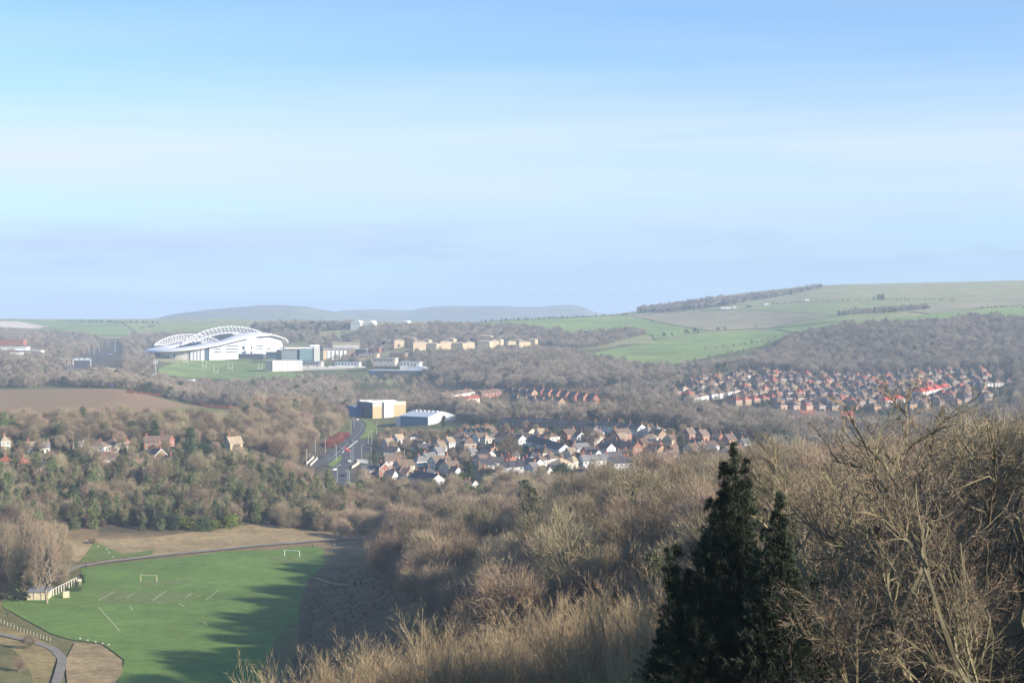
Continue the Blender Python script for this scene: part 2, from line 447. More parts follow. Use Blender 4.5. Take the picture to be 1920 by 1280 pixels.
# ---- the ground sheet
def build_ground():
    A = np.radians(az_cols)[:, None]; Rr = np.exp(lnr)[None, :]
    X = np.sin(A) * Rr; Y = np.cos(A) * Rr
    nc = len(az_cols)
    V = np.stack([X, Y, ZG], -1).reshape(-1, 3)
    i, j = np.meshgrid(np.arange(nc - 1), np.arange(NR - 1), indexing='ij')
    b = (i * NR + j).ravel()
    F = np.stack([b, b + NR, b + NR + 1, b + 1], -1)
    m = mat('ground_cover', (0, 0, 0), 0.95, noise=(45.0, 6.0, 1.2), namt=0.20, attr='cover', spec=0.1)
    me = np_mesh('ground', V, F, m, smooth=True)
    x, y, z = V[:, 0], V[:, 1], V[:, 2]
    with np.errstate(divide='ignore', invalid='ignore'):
        px = np.where(y > 1, CX + FPX * x / np.maximum(y, 1), np.where(x > 0, 5000, -5000))
    ly = np.log(np.maximum(y, 1))
    C = np.tile(np.array([0.125, 0.125, 0.052]), (len(V), 1))        # rough grass
    def put(poly, col):
        k = inpoly([(a, math.log(b)) for a, b in poly], px, ly)
        C[k] = col
    put([(-3000, 5), (5000, 5), (5000, 700), (-3000, 700)], (0.085, 0.068, 0.042))        # leaf litter under the near woods
    put([(-200, 330), (500, 330), (560, 420), (600, 520), (760, 560), (740, 655), (100, 655), (-200, 600)], (0.135, 0.125, 0.055))
    put([(110, 600), (760, 600), (760, 660), (640, 672), (420, 668), (110, 650)], (0.20, 0.145, 0.08))
    put([(-3000, 640), (760, 640), (760, 1090), (200, 1010), (-3000, 1010)], (0.09, 0.075, 0.05))
    put([(-3000, 2150), (5000, 2150), (5000, 9000), (-3000, 9000)], (0.27, 0.258, 0.12))  # pale down grass
    put([(1200, 3020), (1560, 2950), (2700, 2800), (2700, 4300), (1200, 4300)], (0.275, 0.262, 0.125))
    put([(660, 760), (1450, 740), (1450, 1080), (900, 1110), (690, 1010)], (0.105, 0.10, 0.06))      # gardens
    put([(-200, 735), (470, 745), (470, 850), (-200, 850)], (0.11, 0.115, 0.055))
    put([(1230, 1250), (1900, 1200), (1900, 1640), (1230, 1600)], (0.10, 0.10, 0.06))
    put([(1380, 1620), (2400, 1620), (2400, 2150), (1480, 2120)], (0.10, 0.08, 0.055))
    put([(780, 1450), (1240, 1450), (1240, 1980), (780, 2080)], (0.10, 0.08, 0.055))
    put([(640, 2250), (1060, 2250), (1060, 2700), (640, 2700)], (0.12, 0.095, 0.06))
    put([(-600, 1500), (300, 1500), (290, 2900), (-600, 2900)], (0.10, 0.085, 0.06))
    col = me.color_attributes.new('cover', 'FLOAT_COLOR', 'POINT')
    col.data.foreach_set('color', np.concatenate([C, np.ones((len(C), 1))], 1).astype(np.float32).ravel())
    return tag(link('ground', me), 'rough grass, leaf litter and gardens over the whole valley', kind='structure')
build_ground()

def drape(name, poly, m, lift, label=None, space='px', step=None, kind='structure', z=None):
    """a sheet laid on the ground inside an outline; outline in photo pixels ('px') or in (column, depth) ('pd')"""
    P = []
    n = len(poly)
    for k in range(n):
        a, b = poly[k], poly[(k + 1) % n]
        q = max(1, int(math.hypot(b[0] - a[0], (b[1] - a[1]) if space == 'px' else 200 * math.log(b[1] / a[1])) / 12))
        for i in range(q):
            t = i / q
            P.append((a[0] + (b[0] - a[0]) * t, a[1] + (b[1] - a[1]) * t))
    if space == 'px':
        P = [(p, depth_at(p, q)) for p, q in P]
        P = [(p, d) for p, d in P if d]
    Q = np.array([(p, math.log(d) * 400) for p, d in P])
    lo, hi = Q.min(0), Q.max(0)
    st = step or max(7.0, math.sqrt((hi - lo).prod() / 2500))
    gx, gy = np.meshgrid(np.arange(lo[0], hi[0], st), np.arange(lo[1], hi[1], st * 0.6))
    G = np.stack([gx.ravel(), gy.ravel()], 1)
    G = G[inpoly(Q, G[:, 0], G[:, 1])]
    pts = [Vector(q) for q in Q] + [Vector(g) for g in G]
    res = delaunay_2d_cdt(pts, [(i, (i + 1) % len(Q)) for i in range(len(Q))], [], 0, 1e-4)
    v2 = np.array([tuple(v) for v in res[0]]); tris = [f for f in res[2]]
    c = np.array([v2[list(f)].mean(0) for f in tris])
    keep = inpoly(Q, c[:, 0], c[:, 1])
    F = [tuple(f) for f, k in zip(tris, keep) if k]
    d = np.exp(v2[:, 1] / 400); x = (v2[:, 0] - CX) / FPX * d
    zz = ground(x, d) + lift if z is None else np.full(len(d), z)
    me = bpy.data.meshes.new(name)
    me.from_pydata(np.stack([x, d, zz], 1).tolist(), [], F)
    me.materials.append(m)
    me.polygons.foreach_set('use_smooth', [True] * len(F))
    me.update()
    if len(me.polygons) and me.polygons[0].normal.z < 0: me.flip_normals()
    return tag(link(name, me), label, kind=kind)

def ribbon(name, pts, width, m, lift, label=None, kind='structure', parent=None, sub=8, closed=False):
    """a strip of constant width along ground points"""
    P = []
    pts = [Vector(p) for p in pts]
    for a, b in zip(pts[:-1], pts[1:]):
        for i in range(sub): P.append(a.lerp(b, i / sub))
    P.append(pts[-1])
    for _ in range(3):
        P = [P[0]] + [(P[i - 1] + P[i] * 2 + P[i + 1]) / 4 for i in range(1, len(P) - 1)] + [P[-1]]
    V, F = [], []
    for i, p in enumerate(P):
        t = P[min(i + 1, len(P) - 1)] - P[max(i - 1, 0)]
        n = Vector((-t.y, t.x, 0)).normalized() * width / 2
        for s in (1, 0, -1):
            q = p + n * s
            V.append((q.x, q.y, gz(q.x, q.y) + lift))
    for i in range(len(P) - 1):
        for k in (0, 1):
            F.append((3 * i + k, 3 * i + k + 1, 3 * i + 4 + k, 3 * i + 3 + k))
    me = bpy.data.meshes.new(name)
    me.from_pydata(V, [], F)
    me.materials.append(m)
    me.polygons.foreach_set('use_smooth', [True] * len(F))
    me.update()
    if me.polygons[0].normal.z < 0: me.flip_normals()
    o = link(name, me, parent)
    return tag(o, label, kind=kind) if parent is None else o

# ---- far hills beyond the valley
def hill(profile, D, back, base, col, label):
    pp = np.array(profile, float)
    px = np.arange(pp[0, 0], pp[-1, 0] + 1, 8.0)
    py = pchip(pp[:, 0], pp[:, 1], px)
    py = py + 0.5 * np.sin(px / 17.0) + 0.3 * np.sin(px / 7.3 + 1)
    V = []; T = np.array([-1, -0.7, -0.45, -0.25, -0.1, 0, 0.12, 0.4, 1.0])
    S = np.array([0, 0.22, 0.5, 0.76, 0.94, 1, 0.97, 0.6, 0])
    for a, b in zip(px, py):
        ztop = EYE + (HY - b) / FPX * D
        for t, s in zip(T, S):
            d = D + t * back
            wob = 1 + 0.12 * math.sin(a / 43 + t * 5) * (1 - abs(s * 2 - 1))
            V.append(((a - CX) / FPX * D * (1 + t * 0.02), d, base + (ztop - base) * s * wob if s < 0.94 else base + (ztop - base) * s))
    n, k = len(px), len(T)
    F = [(i * k + j, (i + 1) * k + j, (i + 1) * k + j + 1, i * k + j + 1) for i in range(n - 1) for j in range(k - 1)]
    me = np_mesh('hill', V, np.array(F), mat('far_down_' + str(int(D)), col, 0.95, noise=(420.0, 90.0), namt=0.28, spec=0.05), smooth=True)
    return tag(link('hill', me), label, kind='structure')
hill([(180, 606), (290, 600), (330, 588), (390, 581), (430, 577), (470, 573), (520, 572), (560, 573), (600, 580), (640, 588), (700, 603), (760, 606)], 6800, 1100, 62, (0.16, 0.155, 0.085), 'hazy wooded down beyond the stadium')
hill([(560, 606), (610, 590), (650, 581), (690, 580), (760, 582), (800, 576), (860, 573), (900, 573), (980, 575), (1030, 574), (1070, 571), (1090, 574), (1120, 586), (1180, 596), (1260, 606)], 7900, 1200, 62, (0.16, 0.16, 0.09), 'pale hazy down on the skyline at the centre')

# ---- fields, meadow, playing field
grassA = mat('winter_grass', (0.118, 0.155, 0.048), 0.95, noise=(60, 9, 1.5), namt=0.14, spec=0.1)
crop = mat('young_crop', (0.195, 0.255, 0.08), 0.95, noise=(160, 40, 9), namt=0.16, spec=0.1)
crop2 = mat('pale_crop', (0.25, 0.275, 0.105), 0.95, noise=(150, 20), namt=0.14, spec=0.1)
plough = mat('ploughed_soil', (0.275, 0.24, 0.14), 0.95, noise=(110, 12), namt=0.16, spec=0.1)
stubble = mat('stubble', (0.235, 0.205, 0.115), 0.95, noise=(110, 12), namt=0.16, spec=0.1)
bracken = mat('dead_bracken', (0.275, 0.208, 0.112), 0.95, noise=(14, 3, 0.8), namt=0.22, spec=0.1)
bracken_r = mat('red_bracken', (0.21, 0.10, 0.06), 0.95, noise=(10, 2.5), namt=0.3, spec=0.1)
path_m = mat('path_gravel', (0.20, 0.18, 0.155), 0.9, noise=(5, 0.8), namt=0.15)
tarmac = mat('asphalt', (0.075, 0.075, 0.078), 0.85, noise=(9, 1.0), namt=0.18)

drape('field', [(1092, 668), (1150, 655), (1230, 641), (1330, 624), (1450, 618), (1482, 626), (1440, 648), (1340, 668), (1240, 690), (1200, 696), (1150, 684), (1105, 675)], crop, 0.9, 'bright green sloping field above the houses')
drape('field', [(930, 603), (1000, 600), (1110, 595), (1175, 592), (1230, 604), (1300, 617), (1325, 622), (1228, 638), (1222, 628), (1180, 626), (1100, 640), (1050, 625), (1000, 612)], crop, 0.9, 'green field under the hedge on the skyline')
drape('field', [(1182, 592), (1245, 587), (1310, 583), (1440, 583), (1560, 592), (1440, 616), (1330, 621), (1235, 604)], plough, 0.9, 'pinkish brown ploughed field on the hillside')
drape('field', [(1250, 586), (1320, 578), (1440, 569), (1580, 563), (1700, 563), (1800, 562), (1720, 572), (1690, 584), (1600, 600), (1560, 604), (1445, 616), (1562, 592), (1440, 582), (1310, 582)], crop2, 0.9, 'pale green field with farm buildings on its edge')
drape('field', [(1700, 584), (1760, 571), (1930, 557), (1930, 571), (1850, 577), (1745, 589)], plough, 0.9, 'purplish ploughed strip high on the right')
drape('field', [(1446, 617), (1560, 606), (1720, 592), (1830, 580), (1935, 574), (1935, 628), (1850, 634), (1840, 612), (1650, 612), (1500, 624)], crop, 0.9, 'bright green field above the bare wood')
drape('field', [(15, 600), (110, 604), (215, 605), (250, 630), (170, 629), (95, 617), (45, 606)], crop, 1.2, 'far green field left of the stadium')
drape('field', [(225, 602), (340, 606), (470, 606), (465, 618), (300, 629), (262, 628)], crop2, 1.2, 'far pale field behind the stadium roof')
drape('meadow', [(-250, 960), (60, 965), (250, 985), (455, 1010), (452, 1120), (380, 1215), (250, 1275), (100, 1290), (-250, 1300)], mat('hill_meadow', (0.20, 0.192, 0.085), 0.95, noise=(60, 14, 4), namt=0.55, ncol=(0.27, 0.15, 0.105), spec=0.1), 0.5, 'reddish brown meadow on the hill crest', space='pd')
drape('meadow', [(280, 1020), (452, 1020), (450, 1120), (400, 1180), (330, 1130)], mat('green_meadow', (0.145, 0.165, 0.05), 0.95, noise=(20, 4), namt=0.2, spec=0.1), 0.8, 'green end of the hill meadow beside the vans', space='pd')
drape('sports_ground', [(296, 692), (330, 680), (420, 674), (500, 671), (535, 681), (530, 697), (600, 705), (740, 713), (735, 722), (560, 717), (480, 713), (380, 712), (300, 702)], crop, 0.6, 'sports ground in front of the stadium')
drape('chalk_quarry', [(-40, 604), (30, 603), (60, 607), (92, 614), (60, 617), (-40, 613)], mat('chalk', (0.62, 0.52, 0.42), 0.9, noise=30, namt=0.15), 1.2, 'pale chalk face left of the far green field')
PITCH = [(152, 1066), (240, 1054), (330, 1046), (430, 1033), (530, 1024), (620, 1017), (700, 1013), (722, 1028), (650, 1043), (606, 1060), (580, 1090), (566, 1130), (565, 1180), (572, 1215), (590, 1300), (215, 1300), (234, 1238), (190, 1206), (130, 1199), (95, 1188), (40, 1158), (5, 1138), (5, 1122), (84, 1120), (150, 1095)]
def pitch_pd(poly):
    return [(p, EYE / ((q - HY) / FPX)) for p, q in poly]
drape('playing_field', pitch_pd(PITCH), mat('mown_grass', (0.118, 0.184, 0.048), 0.95, noise=(70, 22, 5, 0.9), namt=0.14, spec=0.1), 0, 'large mown green playing field on the valley floor', space='pd', z=0.22, step=9)
drape('bracken_bank', [(120, 1046), (122, 1012), (200, 1012), (300, 1006), (400, 992), (470, 984), (560, 985), (640, 986), (722, 992), (700, 1009), (600, 1014), (480, 1024), (330, 1038), (200, 1052), (150, 1057)], bracken, 0.25, 'tan dead bracken bank between the path and the left wood')
drape('bracken_bank', [(560, 1240), (562, 1130), (578, 1088), (610, 1060), (660, 1046), (740, 1046), (800, 1060), (840, 1100), (840, 1160), (700, 1240)], mat('shade_toned_bracken', (0.125, 0.092, 0.050), 0.95, noise=(14, 2.5), namt=0.35, spec=0.1), 0.25, 'rough brown bank at the shaded edge of the playing field')  # darker copy of the bracken, with the bank's shade put into its colour
drape('rough_grass_patch', pitch_pd([(128, 1300), (122, 1240), (140, 1206), (190, 1210), (228, 1238), (230, 1262), (205, 1300)]), bracken, 0, 'tan unmown patch at the bottom left corner of the playing field', space='pd', z=0.30)
drape('rough_grass_patch', pitch_pd([(-40, 1300), (-40, 1168), (20, 1178), (70, 1198), (104, 1214), (106, 1235), (84, 1300)]), mat('tan_grass', (0.24, 0.185, 0.085), 0.95, noise=(9, 2), namt=0.25, spec=0.1), 0, 'tan rough grass inside the bend of the path', space='pd', z=0.30)
path = ribbon('path', [at(60, D=520), at(140, 1064), at(200, 1054), at(330, 1039), at(480, 1024), at(600, 1014), at(712, 1003)], 3.4, path_m, 0.42, 'gravel path along the far side of the playing field')
ribbon('path', [at(-60, D=455), at(0, D=447), at(60, D=437), at(100, D=428), at(118, D=415), at(110, D=395), at(96, D=370), at(80, D=340)], 2.6, path_m, 0.42, 'gravel path curving through the bottom left corner')
drape('grass_strip', [(150, 1056), (175, 1022), (165, 1010), (185, 1020), (230, 1040), (290, 1032), (285, 1041), (200, 1051)], grassA, 0.45, 'green grass strip beside the kissing gate')
ribbon('worn_track', [at(590, D=545), at(640, D=520), at(700, D=500)], 1.6, mat('worn_earth', (0.26, 0.21, 0.12)), 0.5, 'worn track on the shaded bank')
# ------------------------------------------------------------------ trees
def unit(v): return v / np.maximum(np.linalg.norm(v, axis=-1, keepdims=True), 1e-9)

def tri_twigs(p0, p1, w, g):
    """one tapering sliver per twig"""
    d = unit(p1 - p0)
    s = unit(np.cross(d, unit(g.normal(size=d.shape)))) * (np.asarray(w)[:, None] / 2)
    V = np.stack([p0 - s, p0 + s, p1], 1).reshape(-1, 3)
    F = np.arange(len(V)).reshape(-1, 3)
    return V, F

def tri_tubes(p0, p1, r0, r1):
    """three-sided tapering bars"""
    d = unit(p1 - p0)
    h = np.where(np.abs(d[:, 2:3]) > 0.9, np.array([[1.0, 0, 0]]), np.array([[0, 0, 1.0]]))
    u = unit(np.cross(d, h)); w = np.cross(d, u)
    rings = []
    for p, r in ((p0, r0), (p1, r1)):
        for k in range(3):
            a = 2 * math.pi * k / 3
            rings.append(p + (u * math.cos(a) + w * math.sin(a)) * np.asarray(r)[:, None])
    V = np.stack(rings, 1).reshape(-1, 3)
    n = len(p0); b = (np.arange(n) * 6)[:, None]
    F = []
    for k in range(3):
        q = (k + 1) % 3
        F += [b + np.array([[k, q, 3 + q]]), b + np.array([[k, 3 + q, 3 + k]])]
    return V, np.concatenate(F)

def joinvf(parts):
    V, F, M, o = [], [], [], 0
    for v, f, m in parts:
        V.append(v); F.append(f + o); M.append(np.full(len(f), m)); o += len(v)
    return np.concatenate(V), np.concatenate(F), np.concatenate(M)

bark = mat('bark', (0.17, 0.14, 0.105), 0.9, var=0.25, spec=0.1)
twig_m = mat('bare_twigs', (0.266, 0.208, 0.136), 0.9, var=0.38, hue=0.022, noise=60, namt=0.16, spec=0.1)
twig_far = mat('bare_twigs_far', (0.245, 0.205, 0.155), 0.9, var=0.34, hue=0.02, noise=120, namt=0.18, spec=0.1)
ivy_m = mat('ivy_leaves', (0.098, 0.122, 0.042), 0.7, var=0.35, hue=0.03, noise=3, namt=0.3, spec=0.3)
ever_m = mat('evergreen_leaves', (0.048, 0.068, 0.028), 0.75, var=0.4, hue=0.03, noise=3, namt=0.3, spec=0.25)

def bare_tree(seed, H, cw, trunk_frac, nclump, ntw, tw_len, tw_w, ivy=0.0, ivy_n=0, upright=0.5):
    """trunk part and crown part of a leafless broadleaf: limbs lead to clumps, each clump a spray of twigs"""
    g = np.random.default_rng(seed)
    c = np.array([0, 0, H * (trunk_frac + (1 - trunk_frac) * 0.42)])
    rad = np.array([cw / 2, cw / 2, H * (1 - trunk_frac) * 0.56])
    a = g.uniform(0, 2 * math.pi, nclump); zz = g.uniform(-0.62, 1.0, nclump)
    rr = np.sqrt(np.maximum(0, 1 - zz**2))
    dirs = np.stack([rr * np.cos(a), rr * np.sin(a), zz], 1)
    k = g.uniform(0.56, 0.84, nclump)[:, None]
    cen = c + dirs * rad * k
    fork = np.stack([g.normal(0, .03 * H, nclump), g.normal(0, .03 * H, nclump), H * (trunk_frac + g.uniform(-0.05, 0.3, nclump))], 1)
    mid = (fork + cen) / 2 + g.normal(0, .03 * H, (nclump, 3)) + np.array([0, 0, -0.03 * H])
    parts_t = []
    n_tr = 5
    tz = np.linspace(0, H * 0.62, n_tr + 1)
    off = np.cumsum(g.normal(0, 0.012 * H, (n_tr + 1, 2)), 0); off[0] = 0
    P = np.stack([off[:, 0], off[:, 1], tz], 1)
    r = H * 0.020 * np.linspace(1, 0.3, n_tr + 1)
    parts_t.append((*tri_tubes(P[:-1], P[1:], r[:-1], r[1:]), 0))
    rl = np.full(nclump, H * 0.0075)
    parts_t.append((*tri_tubes(fork, mid, rl, rl * 0.7), 0))
    parts_t.append((*tri_tubes(mid, cen, rl * 0.7, rl * 0.35), 0))
    # twigs
    idx = np.repeat(np.arange(nclump), ntw)
    base = cen[idx] + g.normal(0, 1, (len(idx), 3)) * rad * 0.16
    out = unit(base - c * np.array([1, 1, 0.72]))
    d = unit(out + g.normal(0, 0.48, out.shape) + np.array([0, 0, upright]))
    L = tw_len * g.uniform(0.5, 1.25, len(idx))
    tip = base + d * L[:, None]
    W = tw_w * g.uniform(0.6, 1.4, len(idx))
    parts_c = [(*tri_twigs(base, tip, W, g), 0)]
    nb = len(idx) // 6
    sel = g.choice(len(idx), nb, replace=False)
    parts_c.append((*tri_twigs(cen[idx[sel]], base[sel] + d[sel] * L[sel, None] * .5, W[sel] * 1.5, g), 0))
    if ivy_n:
        t = g.uniform(0, 1, ivy_n)
        hgt = t ** 0.9 * H * ivy
        rad_i = H * (0.085 + 0.07 * np.sin(t * 9 + seed) ** 2) * (1.15 - 0.55 * t) * np.sqrt(g.uniform(0.3, 1, ivy_n))
        an = g.uniform(0, 2 * math.pi, ivy_n)
        # ivy also climbs the first limbs
        li = g.integers(0, nclump, ivy_n); onl = g.uniform(0, 1, ivy_n) < 0.5
        pl = fork[li] + (cen[li] - fork[li]) * g.uniform(0, 0.98, ivy_n)[:, None] + g.normal(0, .04 * H, (ivy_n, 3))
        pc = np.stack([rad_i * np.cos(an), rad_i * np.sin(an), hgt], 1)
        pos = np.where(onl[:, None], pl, pc)
        parts_c.append((*leaf_tris(pos, H * 0.038, g), 1))
    return joinvf(parts_t), joinvf(parts_c)

def grow(g, base, dirs, L, r, levels, wob=0.15, sag=0.0):
    """each level: (children, from, to, length share, spread, lift, segments, radius share, sliver)"""
    tubes, slivers = [], []
    P, D, LL, RR = np.asarray(base, float), unit(np.asarray(dirs, float)), np.asarray(L, float), np.asarray(r, float)
    for li, (nc, t0, t1, ls, spread, lift, seg, rs, sliver) in enumerate(levels):
        if li > 0:
            # choose points along the parents' polylines
            nP = len(PL)
            par = np.repeat(np.arange(nP), nc)
            t = g.uniform(t0, t1, len(par)) * (PL.shape[1] - 1)
            k = np.minimum(t.astype(int), PL.shape[1] - 2); f = (t - k)[:, None]
            P = PL[par, k] * (1 - f) + PL[par, k + 1] * f
            pd = unit(PL[par, k + 1] - PL[par, k])
            side = unit(np.cross(pd, unit(g.normal(size=pd.shape))))
            D = unit(pd + side * spread * g.uniform(0.5, 1.3, (len(par), 1)) + np.array([0, 0, lift]))
            LL = PLen[par] * ls * g.uniform(0.55, 1.25, len(par)) * (1.15 - 0.45 * t / (PL.shape[1] - 1))
            RR = np.maximum(PR[par] * rs, 0.004)
        n = len(P)
        pts = [P]
        d = D.copy()
        for s in range(seg):
            d = unit(d + g.normal(0, wob, d.shape) + np.array([0, 0, 0.05 - sag]))
            pts.append(pts[-1] + d * (LL / seg)[:, None])
        PL = np.stack(pts, 1); PLen = LL; PR = RR
        for s in range(seg):
            ra = RR * (1 - 0.75 * s / seg); rb = RR * (1 - 0.75 * (s + 1) / seg)
            if sliver:
                slivers.append(tri_twigs(PL[:, s], PL[:, s + 1], ra * 2, g) if seg == 1 else tri_twigs(PL[:, s], PL[:, s + 1] + (PL[:, s + 1] - PL[:, s]) * .25, ra * 2, g))
            else:
                tubes.append(tri_tubes(PL[:, s], PL[:, s + 1], ra, rb))
    return [(*t, 0) for t in tubes], [(*s, 0) for s in slivers]

def leaf_tris(pos, size, g):
    n = len(pos)
    u = unit(g.normal(size=(n, 3))); w = unit(np.cross(u, unit(g.normal(size=(n, 3)))))
    s = (size * g.uniform(0.5, 1.3, n))[:, None]
    V = np.stack([pos - u * s * .5 - w * s * .3, pos + u * s * .5 - w * s * .2, pos + w * s * .55], 1).reshape(-1, 3)
    return V, np.arange(3 * n).reshape(-1, 3)

def evergreen(seed, H, cw, nclump, nleaf, size, conical=0.0):
    """dense leafy crown: uneven clumps of leaf faces round a trunk"""
    g = np.random.default_rng(seed)
    t = np.sort(g.uniform(0.08, 1.0, nclump))
    prof = (1 - conical) * np.sqrt(np.maximum(0.02, 1 - (2 * t - 0.9) ** 2 * 0.8)) + conical * (1.05 - t)
    a = g.uniform(0, 2 * math.pi, nclump)
    rr = cw / 2 * prof * g.uniform(0.35, 0.95, nclump)
    cen = np.stack([rr * np.cos(a), rr * np.sin(a), t * H * 0.95], 1)
    idx = np.repeat(np.arange(nclump), nleaf)
    cs = cw * 0.13 * (0.5 + prof[idx])[:, None]
    pos = cen[idx] + g.normal(0, 1, (len(idx), 3)) * cs * np.array([1, 1, 0.75])
    pos[:, 2] = np.clip(pos[:, 2], 0.02 * H, H * 1.03)
    tr = joinvf([(*tri_tubes(np.array([[0, 0, 0.]]), np.array([[0, 0, H * .8]]), np.array([H * .02]), np.array([H * .005])), 0)])
    return tr, joinvf([(*leaf_tris(pos, size, g), 0)])

PROTO = {}     # kind -> list of (trunk mesh, crown mesh, merged mesh, nominal height)
def proto(kind, specs, builder, m_tr, m_cr):
    out = []
    for i, s in enumerate(specs):
        (tv, tf, tm), (cv, cf, cm) = builder(*s)
        mt = np_mesh(kind + '_trunk', tv, tf, m_tr)
        mc = np_mesh(kind + '_crown', cv, cf, m_cr, cm)
        n = len(m_tr)
        merged = np_mesh(kind, np.concatenate([tv, cv]), np.concatenate([tf, cf + len(tv)]), m_tr + m_cr, np.concatenate([tm, cm + n]))
        out.append((mt, mc, merged, s[1]))
    PROTO[kind] = out
# seed, height, crown width, bare trunk share, clumps, twigs per clump, twig length, twig width
proto('mid_bare', [(11, 13, 11, .20, 34, 130, 1.7, .050), (12, 14, 12, .24, 38, 120, 1.8, .050), (13, 12, 11, .16, 34, 130, 1.6, .05),
                   (14, 15, 10, .26, 32, 130, 1.8, .05), (15, 11, 11, .14, 32, 130, 1.6, .05)], bare_tree, [bark], [twig_m])
proto('dome_bare', [(111, 13, 13, .10, 54, 120, 1.45, .058, 0, 0, .28), (112, 14, 13.5, .14, 58, 118, 1.5, .058, 0, 0, .3), (113, 11.5, 12.5, .08, 52, 120, 1.4, .058, 0, 0, .25), (114, 14.5, 12, .18, 54, 118, 1.5, .058, 0, 0, .35), (115, 10.5, 12, .06, 50, 120, 1.4, .058, 0, 0, .25), (116, 12.5, 11, .12, 46, 125, 1.4, .058, 0, 0, .4)], bare_tree, [bark], [twig_m])
proto('mid_ivy', [(21, 14, 7.5, .30, 20, 34, 1.5, .05, .86, 3200), (22, 15, 7, .32, 20, 30, 1.6, .05, .92, 3400), (23, 12, 7.5, .24, 20, 38, 1.5, .05, .80, 2800)],
      bare_tree, [bark], [twig_m, ivy_m])
proto('far_bare', [(31, 12, 11, .15, 22, 42, 2.0, .15), (32, 13, 11, .2, 24, 40, 2.1, .15), (33, 11, 11, .12, 22, 42, 1.9, .15), (34, 14, 10, .2, 22, 40, 2.1, .15)],
      bare_tree, [bark], [twig_far])
proto('mid_green', [(41, 10, 7, 40, 60, .55, .25), (42, 12, 6, 44, 60, .55, .55), (43, 7, 7, 36, 60, .5, .0)], evergreen, [bark], [ever_m])
proto('dense_green', [(47, 10, 8, 170, 230, .24, .1)], evergreen, [bark], [ever_m])
proto('far_green', [(45, 10, 8, 22, 26, 1.1, .2), (46, 12, 7, 22, 26, 1.1, .5)], evergreen, [bark], [ever_m])
proto('tall_bare', [(51, 29, 10, .22, 64, 62, 2.2, .045, 0, 0, 0.9), (52, 26, 9, .2, 60, 60, 2.2, .045, 0, 0, .9), (53, 30, 11, .3, 64, 60, 2.2, .045, .35, 500, .8)], bare_tree, [bark], [twig_m, ivy_m])
proto('bush', [(61, 3, 3.6, 22, 60, .30, 0.0), (62, 2.6, 3.2, 22, 60, .30, .1)], evergreen, [bark], [mat('gorse', (0.11, 0.135, 0.025), .8, var=.4, hue=.03, noise=2, namt=.3)])
proto('red_bush', [(67, 2.4, 3.2, .05, 14, 60, 0.8, .05, 0, 0, .6)], bare_tree, [bark], [mat('red_twigs', (0.24, 0.085, 0.06), .9, var=.3, hue=.02)])
proto('garden_bush', [(68, 2.2, 3.0, 18, 40, .4, 0.0), (69, 3.0, 2.6, 18, 40, .4, .2)], evergreen, [bark], [mat('garden_leaves', (0.065, 0.08, 0.035), .8, var=.5, hue=.05)])
proto('brown_bush', [(65, 3.2, 3.6, .05, 16, 60, 0.9, .04, 0, 0, .6), (66, 2.6, 3.2, .05, 16, 60, .8, .04, 0, 0, .5)], bare_tree, [bark], [mat('bush_twigs', (0.22, 0.155, 0.095), .9, var=.35, hue=.03)])

# ---- scattering
def scatter(poly, spacing, g, kinds, wts, hs=(0.8, 1.2), holes=()):
    """points inside a (column, depth) outline on a jittered grid; returns x, y, z, kind index, scale"""
    P = np.array([(a, math.log(b)) for a, b in poly])
    W = np.array([((a - CX) / FPX * b, b) for a, b in poly])
    lo, hi = W.min(0), W.max(0)
    if len(poly) <= 8: lo = lo - np.array([30, 0]); hi = hi + np.array([30, 0])
    gx, gy = np.meshgrid(np.arange(lo[0], hi[0], spacing), np.arange(lo[1], hi[1], spacing))
    x = (gx + g.uniform(-.48, .48, gx.shape) * spacing).ravel(); y = (gy + g.uniform(-.48, .48, gy.shape) * spacing).ravel()
    px = CX + FPX * x / y
    k = inpoly(P, px, np.log(y))
    for h in holes:
        k &= ~inpoly([(a, math.log(b)) for a, b in h], px, np.log(y))
    x, y = x[k], y[k]
    kind = g.choice(len(kinds), len(x), p=np.array(wts) / sum(wts))
    return x, y, ground(x, y), kind, g.uniform(*hs, len(x))

ALL = []     # every woodland tree: (x, y, z, kind, scale, zone)
ZONES = {}
def wood(zone, label, poly, spacing, kinds, wts, hs=(0.8, 1.2), holes=(), seed=1):
    g = np.random.default_rng(seed)
    x, y, z, k, s = scatter(poly, spacing, g, kinds, wts, hs, holes)
    ZONES[zone] = label
    for a in zip(x, y, z, [kinds[i] for i in k], s): ALL.append((*a, zone))

ROADH = [(630, 760), (700, 780), (720, 900), (715, 1060), (705, 1240), (655, 1260), (610, 1020), (560, 960), (590, 860)]
wood('spur', 'on the wooded spur between the playing field and the estate', [(712, 520), (735, 450), (815, 345), (915, 205), (1010, 165), (1250, 150), (1450, 112), (2250, 95), (2400, 320), (2200, 640), (1500, 650), (1330, 610), (1150, 610), (1000, 625), (880, 650), (800, 640), (720, 630), (712, 570)], 11.0,
     ['dome_bare', 'mid_ivy', 'mid_green'], [1, .03, .015], (0.60, 1.2), [[(880, 175), (1060, 165), (1180, 205), (1160, 240), (960, 240)], [(1050, 330), (1240, 330), (1330, 370), (1330, 395), (1080, 385)]], 3)
wood('foot', 'between the playing field and the main road', [(640, 640), (720, 632), (900, 650), (1000, 655), (960, 700), (800, 742), (700, 770), (655, 745), (630, 690)], 8.6, ['dome_bare', 'mid_ivy', 'mid_green'], [1, .35, .15], (0.6, 1.0), [], 4)
